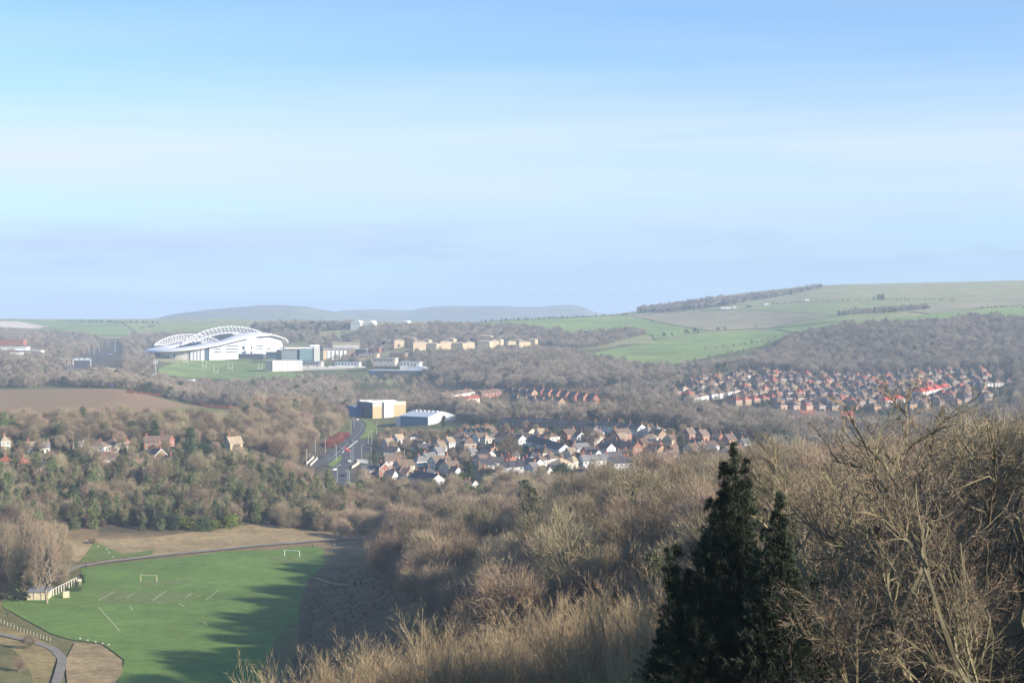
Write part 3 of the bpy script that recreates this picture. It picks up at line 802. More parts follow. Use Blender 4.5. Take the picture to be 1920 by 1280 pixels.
wood('bank', 'on the steep bank below the left houses', [(-150, 600), (60, 622), (130, 640), (300, 646), (420, 655), (470, 662), (640, 655), (655, 690), (630, 745), (540, 790), (440, 765), (350, 745), (200, 738), (0, 735), (-150, 730)], 6.6, ['mid_ivy', 'dome_bare', 'mid_green'], [1, .24, .22], (0.62, 1.05), [], 5)
wood('corner', 'behind the pavilion at the left edge', [(-200, 480), (40, 500), (125, 540), (130, 630), (60, 620), (-200, 600)], 8.5, ['dome_bare', 'mid_ivy'], [1, .35], (0.5, .95), [], 6)
wood('hillside', 'on the hillside behind the left houses', [(-300, 830), (0, 850), (180, 850), (420, 860), (540, 845), (600, 950), (650, 1040), (655, 1120), (645, 1230), (560, 1260), (460, 1180), (462, 1010), (250, 975), (60, 955), (-300, 950)], 9.6, ['dome_bare', 'mid_ivy', 'mid_green'], [1, .12, .07], (0.6, 1.12), [ROADH], 7)
wood('belt', 'in the belt beyond the hill meadow', [(215, 1340), (330, 1300), (470, 1270), (640, 1300), (660, 1420), (650, 1650), (560, 1700), (460, 1640), (360, 1620), (240, 1650), (130, 1640), (100, 1500)], 9.5, ['far_bare', 'far_green'], [1, .09], (0.75, 1.1), [], 8)
wood('valley', 'around the far road junction', [(-300, 1330), (70, 1380), (95, 1560), (118, 1800), (160, 2250), (200, 2700), (150, 2950), (-300, 2950)], 11.5, ['far_bare', 'far_green'], [1, .07], (0.75, 1.15), [], 9)
wood('valley_right', 'between the far road and the stadium', [(235, 1700), (285, 1750), (290, 2100), (262, 2330), (275, 2500), (400, 2600), (480, 2520), (560, 2520), (600, 2640), (480, 2850), (250, 2950), (225, 2700), (240, 2300), (225, 1900)], 12, ['far_bare', 'far_green'], [1, .1], (0.7, 1.05), [], 10)
wood('ridge', 'dark wood on the ridge behind the stadium', [(470, 2760), (560, 2700), (660, 2760), (680, 2850), (560, 2950), (470, 2960)], 11, ['far_green', 'far_bare'], [1, 1], (0.9, 1.3), [], 11)
wood('campus', 'between the campus buildings', [(640, 2080), (700, 2000), (720, 2200), (760, 2290), (640, 2600), (560, 2560), (590, 2400)], 15, ['far_bare', 'far_green'], [1, .15], (0.6, .95), [], 12)
wood('flats', 'above the tan flats', [(655, 2350), (740, 2290), (1020, 2290), (1075, 2350), (1050, 2480), (960, 2640), (800, 2700), (680, 2720)], 11, ['far_bare', 'far_green'], [1, .07], (0.85, 1.2), [], 13)
wood('slope', 'on the slope below the tan flats', [(690, 1980), (760, 1860), (860, 1780), (1000, 2090), (880, 2130), (740, 2150)], 11, ['far_bare', 'far_green'], [1, .1], (0.4, .7), [], 14)
wood('knoll', 'on the knoll behind the middle terraces', [(790, 1700), (860, 1600), (900, 1500), (1110, 1480), (1215, 1500), (1250, 1600), (1240, 1720), (1150, 1810), (1100, 1920), (1000, 2060), (870, 1980)], 9.2, ['far_bare', 'far_green'], [1, .05], (0.8, 1.15), [], 15)
wood('hedge', 'in the strip between the two green fields', [(1040, 2170), (1120, 2140), (1215, 2330), (1190, 2450), (1090, 2440), (1040, 2330)], 10, ['far_bare', 'far_green'], [1, .1], (0.6, .9), [], 16)
wood('middle', 'in the valley between the two estates', [(690, 1290), (830, 1250), (900, 1120), (1010, 1095), (1180, 1060), (1270, 1000), (1420, 930), (1500, 940), (1600, 1040), (1480, 1100), (1330, 1170), (1240, 1250), (1180, 1150), (1060, 1150), (960, 1180), (850, 1290), (820, 1400), (780, 1480), (690, 1420), (650, 1480), (640, 1320)], 9.0, ['far_bare', 'far_green'], [1, .08], (0.75, 1.1), [[(825, 1320), (900, 1320), (900, 1420), (825, 1420)]], 17)
wood('scarp', 'in the big wood above the far right estate', [(1375, 1720), (1480, 1650), (1600, 1640), (1850, 1640), (2350, 1600), (2350, 2140), (1920, 2130), (1830, 2200), (1760, 2130), (1600, 2120), (1480, 2070), (1460, 1900)], 9.2, ['far_bare', 'far_green'], [1, .04], (0.8, 1.2), [], 18)
wood('gully', 'in the gully left of the far right estate', [(1180, 1560), (1270, 1500), (1330, 1640), (1420, 1690), (1400, 1740), (1280, 1740), (1200, 1700)], 9.5, ['far_bare', 'far_green'], [1, .16], (0.6, 1.0), [], 19)
wood('skyline', 'on the skyline spur right of centre', [(1196, 3190), (1250, 3110), (1340, 3080), (1400, 3150), (1390, 3280), (1330, 3440), (1196, 3440)], 9.5, ['far_green', 'far_bare'], [1, 1.6], (0.6, 1.0), [], 20)
wood('skyline_strip', 'in the wooded strip under the skyline', [(1385, 3200), (1450, 3180), (1545, 3330), (1540, 3400), (1440, 3340), (1385, 3330)], 10, ['far_bare', 'far_green'], [1, .45], (0.5, .9), [], 21)
wood('strip', 'in the thin strip across the right hillside', [(1570, 2420), (1650, 2430), (1745, 2500), (1740, 2540), (1650, 2510), (1575, 2450)], 9, ['far_bare', 'far_green'], [1, .4], (0.5, .85), [], 22)
wood('scrub', 'on the scrubby slope left of the right wood', [(1400, 1760), (1480, 1760), (1490, 2080), (1440, 2060)], 17, ['far_bare'], [1], (0.3, .6), [], 23)
wood('roadside', 'right of the main road below the white shed', [(712, 1000), (735, 940), (760, 985), (880, 1060), (860, 1075), (800, 1062), (725, 1120), (712, 1080)], 7, ['dome_bare', 'mid_green'], [1, .1], (0.3, .55), [], 24)
wood('estate_edge', 'at the near edge of the estate', [(880, 660), (1000, 640), (1160, 660), (1340, 690), (1460, 790), (1420, 860), (1390, 800), (1300, 745), (1150, 745), (1010, 760), (900, 730)], 8.5, ['dome_bare', 'mid_ivy', 'mid_green'], [1, .1, .12], (0.45, .75), [], 25)

wood('estate_gap', 'between the estate and the terraces behind it', [(868, 1130), (870, 1110), (960, 1085), (1120, 1065), (1240, 1040), (1290, 1010), (1440, 930), (1480, 960), (1300, 1110), (1180, 1120), (1050, 1140), (900, 1170), (860, 1180)], 9.5, ['far_bare', 'far_green'], [1, .08], (0.6, .95), [], 41)
wood('lower_right', 'in front of the far right estate', [(1440, 860), (1560, 760), (2100, 760), (2100, 1150), (1800, 1180), (1680, 1080), (1500, 1030)], 9.5, ['far_bare', 'far_green'], [1, .06], (0.65, 1.05), [], 42)
wood('far_estate', 'among the houses of the far right estate', [(1240, 1330), (1420, 1290), (1620, 1230), (1900, 1250), (1900, 1640), (1420, 1640), (1260, 1560)], 16, ['far_bare', 'far_green'], [1, .5], (0.3, .68), [], 43)
wood('near_estate', 'in the gardens of the estate', [(700, 800), (860, 760), (1000, 770), (1200, 780), (1400, 800), (1400, 900), (1290, 1000), (1100, 1050), (930, 1070), (760, 1010)], 14.5, ['mid_bare', 'mid_green', 'mid_ivy'], [1, .35, .1], (0.22, .62), [], 44)
wood('left_gardens', 'in the gardens of the left houses', [(-100, 735), (250, 740), (460, 770), (470, 850), (-100, 845)], 10.5, ['mid_bare', 'mid_ivy', 'mid_green'], [1, .2, .2], (0.28, .7), [], 45)
wood('flats_gap', 'between the tan flats', [(735, 2130), (1010, 2130), (1020, 2290), (735, 2290)], 22, ['far_bare', 'far_green'], [1, .2], (0.2, .45), [], 46)
wood('superm', 'in front of the supermarket', [(560, 1680), (860, 1560), (870, 1700), (700, 1740), (640, 1790), (560, 1830)], 15, ['far_bare', 'far_green'], [1, .1], (0.5, .85), [], 47)
wood('dip', 'in the dip left of the far right estate', [(1160, 1300), (1240, 1270), (1262, 1340), (1262, 1500), (1180, 1490), (1130, 1400)], 9, ['far_bare', 'far_green'], [1, .1], (0.5, .85), [], 48)
wood('far_side', 'at the right end of the far estate', [(1905, 1180), (2200, 1180), (2300, 1640), (1900, 1650)], 9, ['far_bare', 'far_green'], [1, .1], (0.5, .9), [], 49)
ALL = [t for t in ALL if 1 < t[1]]
def in_view(t):
    px, py = pj((t[0], t[1], t[2] + 6))
    return -60 < px < 1980 and -20 < py < 1330
def nominal(kind): return PROTO[kind][0][3]
order = sorted((i for i in range(len(ALL)) if in_view(ALL[i])), key=lambda i: -nominal(ALL[i][3]) * ALL[i][4] / ALL[i][1])
IND = {'dome_bare': 270, 'mid_ivy': 200, 'mid_green': 60}
cnt = {k: 0 for k in IND}
single = set()
for i in order:
    k = ALL[i][3]
    if k in cnt and cnt[k] < IND[k]:
        single.add(i); cnt[k] += 1
NAMES = {'dome_bare': ('bare_tree', 'leafless brown winter tree', 'tree'), 'mid_ivy': ('ivy_tree', 'ivy clad bare tree', 'tree'), 'mid_green': ('evergreen_tree', 'dark evergreen tree', 'tree')}
def plant(kind, name, label, cat, group, loc, rz, s, v=0, sz=None):
    mt, mc, _, _ = PROTO[kind][v % len(PROTO[kind])]
    r = tag(empty(name, loc, rz, (s, s, sz or s)), label, cat, group)
    link('trunk', mt, r); link('crown', mc, r)
    return r
for i in sorted(single):
    x, y, z, k, s, zone = ALL[i]
    nm_, lb, ct = NAMES[k]
    zl = ZONES[zone]
    if zone == 'spur':
        cpx = CX + FPX * x / y
        zl = ('on the spur behind the right hand bare trees' if cpx > 1420 else 'in the hollow just beyond the sunlit thicket' if y < 250 else
              'on the far crest of the spur below the estate' if y > 440 and cpx > 880 else 'on the flank of the spur facing the playing field' if cpx < 900 else 'on the middle of the wooded spur')
    if zone == 'spur' and zl.startswith('on the spur behind'):
        zl = ('on the spur right behind the conifer tips' if cpx < 1580 else 'on the spur behind the tallest lichened bare tree' if cpx < 1760 else 'on the spur behind the trees at the right edge') + (', near side' if y < 300 else ', far side')
    elif zl == 'on the middle of the wooded spur':
        zl = ('on the near left' if y < 330 and cpx < 1100 else 'on the near right' if y < 330 else 'on the far left' if cpx < 1100 else 'on the far right') + ' of the middle of the wooded spur'
    elif zone == 'bank':
        cpx = CX + FPX * x / y
        zl = ('in the front rank' if y < 690 else 'higher up') + (' of the bank wood near the left edge' if cpx < 130 else ' of the bank wood above the white posts' if cpx < 300 else ' of the bank wood above the bright bushes' if cpx < 450 else ' of the bank wood towards the main road')
    plant(k, nm_, lb + ' ' + zl, ct, nm_.replace('_', ' ') + 's ' + zl, (x, y, z - 0.2), rng.uniform(0, 6.28), s * rng.uniform(0.94, 1.06), int(rng.integers(0, 9)), s * rng.uniform(0.9, 1.12))

# ---- the rest of each wood: one mass
PCOL = {}
def proto_collection(kind):
    if kind in PCOL: return PCOL[kind]
    c = bpy.data.collections.new('source_' + kind)
    for j, p in enumerate(PROTO[kind]):
        c.objects.link(bpy.data.objects.new('%s_%d' % (kind, j), p[2]))
    PCOL[kind] = c
    return c
GN = {}
def gn_group(kind):
    if kind in GN: return GN[kind]
    ng = bpy.data.node_groups.new('scatter_' + kind, 'GeometryNodeTree')
    ng.interface.new_socket('Geometry', in_out='INPUT', socket_type='NodeSocketGeometry')
    ng.interface.new_socket('Geometry', in_out='OUTPUT', socket_type='NodeSocketGeometry')
    N, L = ng.nodes, ng.links
    gi, go = N.new('NodeGroupInput'), N.new('NodeGroupOutput')
    ci = N.new('GeometryNodeCollectionInfo')
    ci.inputs['Collection'].default_value = proto_collection(kind)
    ci.inputs['Separate Children'].default_value = True
    ci.inputs['Reset Children'].default_value = True
    ip = N.new('GeometryNodeInstanceOnPoints')
    ip.inputs['Pick Instance'].default_value = True
    L.new(gi.outputs[0], ip.inputs['Points'])
    L.new(ci.outputs[0], ip.inputs['Instance'])
    for nm_, ty, sock in (('pick', 'INT', 'Instance Index'), ('rot', 'FLOAT_VECTOR', 'Rotation'), ('scl', 'FLOAT_VECTOR', 'Scale')):
        na = N.new('GeometryNodeInputNamedAttribute')
        na.data_type = ty
        na.inputs['Name'].default_value = nm_
        L.new(na.outputs[0], ip.inputs[sock])
    L.new(ip.outputs[0], go.inputs[0])
    GN[kind] = ng
    return ng
def mass(name, label, kind, pts, seed=0):
    """many alike plants that nobody could count, as one object; pts: (x, y, z, scale)"""
    g = np.random.default_rng(seed)
    pts = np.asarray(pts, float)
    me = bpy.data.meshes.new(name)
    me.from_pydata(pts[:, :3].tolist(), [], [])
    n = len(pts)
    a = me.attributes.new('pick', 'INT', 'POINT'); a.data.foreach_set('value', g.integers(0, len(PROTO[kind]), n).astype(np.int32))
    a = me.attributes.new('rot', 'FLOAT_VECTOR', 'POINT'); a.data.foreach_set('vector', np.stack([np.zeros(n), np.zeros(n), g.uniform(0, 6.28, n)], 1).astype(np.float32).ravel())
    a = me.attributes.new('scl', 'FLOAT_VECTOR', 'POINT'); a.data.foreach_set('vector', np.stack([pts[:, 3], pts[:, 3], pts[:, 3] * g.uniform(.85, 1.15, n)], 1).astype(np.float32).ravel())
    o = link(name, me)
    md = o.modifiers.new('scatter', 'NODES')
    md.node_group = gn_group(kind)
    return tag(o, label, kind='stuff')
bins = {}
for i, t in enumerate(ALL):
    if i not in single: bins.setdefault((t[5], t[3]), []).append((t[0], t[1], t[2] - 0.3, t[4]))
KW = {'dome_bare': 'rounded leafless trees', 'mid_bare': 'leafless brown trees', 'far_bare': 'leafless brown trees', 'mid_ivy': 'ivy clad trees', 'mid_green': 'evergreen trees', 'far_green': 'dark evergreen trees'}
for n_, ((zone, k), pts) in enumerate(bins.items()):
    mass('woodland', 'mass of ' + KW[k] + ' ' + ZONES[zone], k, pts, n_)
# undergrowth filling the woods seen from above
def undergrowth(poly, spacing, kind, label, hs, seed, holes=()):
    g = np.random.default_rng(seed)
    x, y, z, k, s = scatter(poly, spacing, g, [kind], [1], hs, holes)
    mass('undergrowth', label, kind, np.stack([x, y, z - .1, s], 1), seed)
undergrowth([(-150, 610), (130, 645), (470, 665), (640, 655), (655, 690), (540, 790), (0, 735), (-150, 730)], 3.6, 'brown_bush', 'brown undergrowth on the bank below the left houses', (.6, 1.2), 32)
# ------------------------------------------------------------------ near trees and thicket: branches grown level by level
lichen_bark = mat('lichen_bark', (0.25, 0.22, 0.13), 0.9, var=0.18, hue=0.015, noise=(1.2, 0.25), namt=0.55, ncol=(0.10, 0.085, 0.06), spec=0.15)
fine_twigs = mat('fine_twigs', (0.225, 0.175, 0.115), 0.85, var=0.22, hue=0.02, noise=2.5, namt=0.3, spec=0.15)
thicket_m = mat('thicket_twigs', (0.36, 0.28, 0.17), 0.85, var=0.22, hue=0.02, noise=3.5, namt=0.25, spec=0.15)
thicket_b = mat('thicket_stems', (0.29, 0.235, 0.14), 0.85, var=0.25, hue=0.03, noise=2, namt=0.3, spec=0.15)

SCRUB = []
for sd in range(6):                      # upright many-stemmed coppice, nominal height 9
    g = np.random.default_rng(300 + sd)
    ns = 11
    a = g.uniform(0, 6.28, ns)
    base = np.stack([.5 * np.cos(a), .5 * np.sin(a), np.zeros(ns)], 1)
    dirs = np.stack([.34 * np.cos(a) * g.uniform(.2, 1.4, ns), .34 * np.sin(a) * g.uniform(.2, 1.4, ns), np.ones(ns)], 1)
    tb, sl = grow(g, base, dirs, g.uniform(4.2, 6.6, ns), np.full(ns, .045),
                  [(1, 0, 0, 1, 0, 0, 4, 1, False), (11, .2, 1.0, .50, .58, .36, 4, .40, False), (11, .15, 1.0, .44, .68, .24, 3, .40, True), (8, .15, 1.0, .46, .7, .2, 1, .62, True)], .15)
    v1, f1, m1 = joinvf(tb); v2, f2, m2 = joinvf(sl)
    top = v2[:, 2].max()
    v1 = v1 * (9.0 / top); v2 = v2 * (9.0 / top)
    SCRUB.append((np_mesh('scrub_stems', v1, f1, thicket_b), np_mesh('scrub_twigs', v2, f2, thicket_m)))

CREST = np.array([(470, 1310), (520, 1240), (600, 1178), (650, 1160), (700, 1146), (800, 1130), (900, 1114), (1000, 1095), (1100, 1080), (1180, 1062), (1250, 1035), (1330, 1005), (1440, 985), (1540, 985), (1700, 975), (1920, 930), (2200, 900)], float)
g = np.random.default_rng(77)
n_sc = 0
for D in np.arange(44, 100, 4.2):
    sp = 2.0 + 0.006 * D
    for x in np.arange((480 - CX) / FPX * D, (2060 - CX) / FPX * D, sp):
        xx, dd = x + g.uniform(-.9, .9), D + g.uniform(-1.8, 1.8)
        px = CX + FPX * xx / dd
        if px < 500 or (px > 1230 and dd > 78) or (1235 < px < 1530 and dd < 46): continue
        if px < 1230 and dd < 52: continue
        if px < 1570 and dd < 44: continue
        z0 = gz(xx, dd)
        crest = np.interp(px, CREST[:, 0], CREST[:, 1])
        H = EYE - (crest - HY) / FPX * dd - z0 + g.uniform(-1.9, 0.2)
        if px > 1540: H = min(H, g.uniform(4.5, 7.5) if dd > 44 else g.uniform(2.8, 4.2))
        if px < 640: H -= (640 - px) / 140 * 1.6
        if H < 2.5: continue
        H = min(H, 13.0)
        where = ('at the bottom left end of the sunlit thicket' if px < 640 else 'in the left part of the sunlit thicket' if px < 840 else 'in the middle of the sunlit thicket' if px < 1040 else 'in the sunlit thicket just left of the dark conifers' if px < 1230 else 'behind and beside the dark conifers' if px < 1560 else 'in the shaded tangle at the bottom right')
        r = tag(empty('coppice_shrub', (xx, dd, z0 - .15), g.uniform(0, 6.28), (H / 9 * g.uniform(.85, 1.1), H / 9 * g.uniform(.85, 1.1), H / 9)), 'bare upright coppice shrub ' + where, 'shrub', 'coppice shrubs ' + where)
        k = int(g.integers(0, 6))
        link('stem', SCRUB[k][0], r); link('twigs', SCRUB[k][1], r)
        n_sc += 1
print('coppice shrubs', n_sc)

def hero(px, D, top, seed, lean=(0, 0), label='', nb=8, rt=None):
    g = np.random.default_rng(seed)
    p = at(px, D=D)
    H = EYE - (top - HY) / FPX * D - p.z
    rt = rt or H * 0.0105
    tb, sl = grow(g, [[0, 0, -.3]], [[lean[0], lean[1], 1]], [H * .80], [rt],
                  [(1, 0, 0, 1, 0, 0, 7, 1, False), (nb, .22, 1.0, .60, .85, .38, 7, .50, False), (8, .15, 1.0, .50, .80, .20, 5, .44, False),
                   (9, .1, 1.0, .48, .8, .10, 3, .45, True), (7, .15, 1.0, .46, .75, .08, 2, .5, True)], .22, .03)
    v1, f1, m1 = joinvf(tb); v2, f2, m2 = joinvf(sl)
    k = H / max(v1[:, 2].max(), v2[:, 2].max())
    v1 *= k; v2 *= k
    r = tag(empty('bare_tree', p), label, 'tree')
    link('trunk', np_mesh('trunk', v1, f1, lichen_bark), r)
    link('twigs', np_mesh('twigs', v2, f2, fine_twigs), r)
    return r
hero(1652, 50, 742, 401, (.02, 0), 'lichen covered bare tree, tallest right of the dark conifers', 9)
hero(1722, 45, 738, 402, (.03, .1), 'bare tree with forked mossy trunk just right of the tallest lichened one', 8)
hero(1884, 42, 705, 403, (-.42, 0), 'bare tree leaning left, near the right edge', 9)
hero(1905, 46, 690, 404, (-.05, 0), 'tall upright bare tree at the right edge', 9)
hero(1507, 50, 828, 405, (-.03, 0), 'slender pale barked tree directly behind the right conifer', 7, .075)
hero(1795, 60, 735, 406, (.1, 0), 'bare tree standing behind the leaning one on the right', 8)
hero(1590, 58, 860, 407, (-.15, 0), 'low spreading bare tree between the conifers and the tallest bare tree', 8)
hero(1985, 37, 700, 408, (-.25, 0), 'bare tree reaching into the picture from the right edge', 9)
hero(1820, 38, 900, 409, (.12, 0), 'dark shaded bare tree low in the right corner', 8)
hero(1690, 36, 1010, 410, (-.2, 0), 'small dark crooked tree at the bottom right of the conifers', 8)
hero(1760, 72, 745, 411, (0, 0), 'thin tall bare tree farthest back among the right trees', 8)
hero(1935, 60, 700, 412, (-.1, 0), 'broad bare tree behind the upright one at the right edge', 9)
hero(1470, 74, 850, 413, (.05, 0), 'low bare tree showing between the two conifer spires', 7)
hero(1560, 44, 985, 415, (.1, 0), 'short crooked tree right beside the right conifer', 8)
hero(1850, 54, 740, 416, (-.2, 0), 'bare tree between the leaning and the upright one, right side', 9)
hero(1690, 62, 770, 417, (.15, 0), 'pale bare tree just behind the tallest lichened one', 9)
hero(1780, 46, 800, 418, (-.3, 0), 'bare tree bending left in the middle of the right group', 9)
hero(1620, 70, 820, 419, (0, 0), 'slim bare tree behind the left part of the right group', 8)
hero(1940, 33, 860, 420, (-.3, .1), 'dark near tree low at the right edge', 9)

conifer_m = mat('conifer_needles', (0.034, 0.048, 0.026), 0.7, noise=(0.7, 0.15), namt=0.35, spec=0.3)
def conifer(px, D, leaders, label, seed):
    """dark evergreen made of several steep leaders; leaders: (sideways, depthwise, top height, half width, foot height)"""
    g = np.random.default_rng(seed)
    p = at(px, D=D)
    tr, cr_ = [], []
    for (dx, dy, zt, hw, zf) in leaders:
        h = zt - zf
        hw = hw * 1.14
        n = int(60 * h * max(hw, .25) ** 1.1) + 18
        t = g.uniform(0, 1, n)
        a = g.uniform(0, 6.28, n)
        taper = np.where(t > .55, 1 - ((t - .55) / .45) ** 1.3 * .93, 1 - .25 * ((.55 - t) / .55))
        rr = hw * taper * g.uniform(.45, 1.25, n) * (.82 + .3 * np.sin(a * 2 + t * 15 + dx * 9))
        rr = np.maximum(rr, .04)
        rise = g.uniform(.1, .9, n)
        root = np.stack([np.full(n, dx), np.full(n, dy), zf + t * h - rr * rise], 1)
        tip = root + np.stack([rr * np.cos(a), rr * np.sin(a), rr * rise + .05], 1)
        tr.append((*tri_twigs(root, tip, np.full(n, .024), g), 0))
        tr.append((*tri_tubes(np.array([[dx, dy, min(zf, 0) - .2]]), np.array([[dx, dy, zt - .05]]), np.array([.045]), np.array([.008])), 0))
        k = 60
        idx = np.repeat(np.arange(n), k)
        u_ = g.uniform(.35, 1.08, n * k) ** .7
        side = unit(np.cross(tip - root, g.normal(size=(n, 3))))[idx] * g.normal(0, 1, (n * k, 1)) * (.10 * (1.15 - u_) + .02)[:, None]
        b = root[idx] + (tip - root)[idx] * u_[:, None] + side + g.normal(0, .022, (n * k, 3))
        d = unit(unit(tip - root)[idx] * .8 + g.normal(0, .5, (n * k, 3)) + np.array([0, 0, .5]))
        cr_.append((*tri_twigs(b, b + d * g.uniform(.04, .12, n * k)[:, None], np.full(n * k, .019), g), 0))
    v1, f1, m1 = joinvf(tr); v2, f2, m2 = joinvf(cr_)
    r = tag(empty('conifer', p), label, 'tree')
    link('trunk', np_mesh('conifer_trunk', v1, f1, mat('conifer_bark', (0.05, 0.04, 0.03))), r)
    link('crown', np_mesh('conifer_crown', v2, f2, conifer_m), r)
    print('conifer', len(f2), pj(p))
gA = at(1375, D=38).z
def zt(py, D=38.0): return EYE - (py - HY) / FPX * D - gA
conifer(1375, 38, [(0, 0, zt(836), .17, zt(940)), (-.24, .1, zt(870), .13, zt(960)), (.34, .1, zt(864), .13, zt(960)), (.42, .2, zt(905), .2, zt(1010)), (-.1, 0, zt(880), .4, zt(1060)), (.15, .1, zt(900), .55, zt(1120)), (-.55, .2, zt(935), .22, zt(1060)), (-.3, .2, zt(930), .8, zt(1240)), (.1, 0, zt(950), .95, zt(1300)),
                   (-.75, 0, zt(1010), .6, zt(1260)), (-.6, 0, zt(1070), 1.0, zt(1420)), (.45, -.1, zt(1020), .95, zt(1420)), (-1.15, .2, zt(1075), .55, zt(1400)), (.1, -.3, zt(1120), 1.15, zt(1430)), (-.9, -.3, zt(1130), 1.0, zt(1430)), (-1.2, -.2, zt(1190), .9, zt(1430))],
        'tallest dark conifer with ragged spires in the foreground', 501)
conifer(1462, 37, [(0, 0, zt(912), .16, zt(1020)), (-.05, 0, zt(935), .38, zt(1100)), (.12, 0, zt(965), .5, zt(1200)), (0, 0, zt(1000), .85, zt(1420)), (.4, .1, zt(1060), .6, zt(1400)), (.9, .2, zt(1070), .24, zt(1220)), (.75, .2, zt(1110), .7, zt(1420)), (-.35, .1, zt(985), .6, zt(1340)), (.5, -.2, zt(1180), .95, zt(1430)), (.95, 0, zt(1170), .75, zt(1430)), (1.25, .1, zt(1190), .5, zt(1430)), (-.5, 0, zt(1090), .9, zt(1430))],
        'shorter dark conifer close on the right of the tallest one', 502)
conifer(1255, 38, [(-.02, 0, zt(1005), .13, zt(1100)), (.2, .1, zt(1000), .12, zt(1100)), (.1, 0, zt(1040), .3, zt(1200)), (.1, 0, zt(1075), .55, zt(1320)), (.35, 0, zt(1095), .7, zt(1420)), (-.2, 0, zt(1140), .6, zt(1420)), (.7, 0, zt(1090), .8, zt(1420)), (-.3, .2, zt(1200), .7, zt(1430)), (.3, -.3, zt(1180), .95, zt(1430))],
        'low dark conifer at the left side of the conifer clump', 503)
# evergreens on the rise to the right, outside the picture, whose shade falls on the corner
for i, (x, y, h) in enumerate([(21.2, 41.5, 8.5), (23.6, 47, 8.5), (26.2, 54, 9), (28, 62, 9), (23.5, 38, 9), (27, 45, 9.5), (30.5, 53, 9.5), (33, 61, 9.5)]):
    r = tag(empty('evergreen_tree', (x, y, gz(x, y) - .2), i, (h / 10 * .95, h / 10 * .95, h / 10)), 'dense evergreen on the rise right of the picture, shading the corner', 'tree', 'evergreens on the rise to the right')
    link('trunk', PROTO['dense_green'][0][0], r); link('crown', PROTO['dense_green'][0][1], r)
# low tangle covering the near slope on the right, finer than the coppice: one mass
PROTO['tangle'] = [(None, None, np_mesh('tangle', *(lambda j: (j[0], j[1]))(joinvf(grow(np.random.default_rng(340 + q), np.zeros((7, 3)), np.stack([np.cos(np.arange(7) * .9), np.sin(np.arange(7) * .9), np.full(7, .8)], 1), np.full(7, 1.1), np.full(7, .012),
    [(1, 0, 0, 1, 0, 0, 3, 1, True), (9, .1, 1.0, .7, .9, .25, 2, .6, True), (9, .1, 1.0, .6, .9, .2, 1, .6, True)], .25, .05)[1])), fine_twigs), 1.5) for q in range(3)]
g = np.random.default_rng(71)
pts = []
for D in np.arange(40, 70, 1.3):
    for x in np.arange((1450 - CX) / FPX * D, (2250 - CX) / FPX * D, 1.15):
        xx, dd = x + g.uniform(-.5, .5), D + g.uniform(-.5, .5)
        pts.append((xx, dd, gz(xx, dd) - .1, g.uniform(.7, 1.5)))
mass('undergrowth', 'dark brambly tangle beneath the right hand trees', 'tangle', pts, 5)
# ------------------------------------------------------------------ houses
WALL = {'white': mat('white_render', (0.60, 0.58, 0.54), .85, var=.14, noise=2.5, namt=.12), 'cream': mat('cream_render', (0.52, 0.47, 0.37), .85, var=.1),
        'brick': mat('red_brick', (0.27, 0.12, 0.08), .9, var=.2, hue=.015), 'orange': mat('orange_brick', (0.46, 0.20, 0.10), .9, var=.1),
        'brown': mat('brown_brick', (0.30, 0.20, 0.13), .9, var=.2), 'tan': mat('tan_brick', (0.50, 0.38, 0.24), .9, var=.12),
        'grey': mat('grey_render', (0.50, 0.50, 0.50), .9, var=.15), 'dull': mat('dull_render', (0.24, 0.205, 0.18), .9, var=.25), 'pink': mat('pink_render', (0.60, 0.46, 0.40), .9, var=.1)}
ROOF = {'slate': mat('slate_roof', (0.065, 0.062, 0.068), .8, var=.25, noise=1.5, namt=.2), 'brown': mat('brown_tiles', (0.15, 0.108, 0.08), .85, var=.25, hue=.01, noise=1.5, namt=.2),
        'tan': mat('tan_tiles', (0.30, 0.235, 0.16), .85, var=.2, noise=1.5, namt=.2), 'red': mat('red_tiles', (0.27, 0.09, 0.06), .85, var=.25, noise=1.5, namt=.2),
        'scarlet': mat('scarlet_tiles', (0.40, 0.075, 0.055), .8, var=.1, noise=1.5, namt=.15), 'grey': mat('grey_tiles', (0.17, 0.165, 0.16), .85, var=.2, noise=1.5, namt=.2)}
pvc = mat('white_paint', (0.78, 0.78, 0.77), .5)
glass = mat('window_glass', (0.035, 0.042, 0.05), .12, spec=.6)
pot = mat('chimney_pot', (0.38, 0.19, 0.11), .9)
lead = mat('lead_grey', (0.22, 0.22, 0.23), .7)
door_cols = [mat('door_paint_%s' % n, c, .5) for n, c in (('blue', (.04, .07, .2)), ('red', (.3, .03, .02)), ('white', (.7, .7, .7)), ('green', (.03, .12, .05)))]

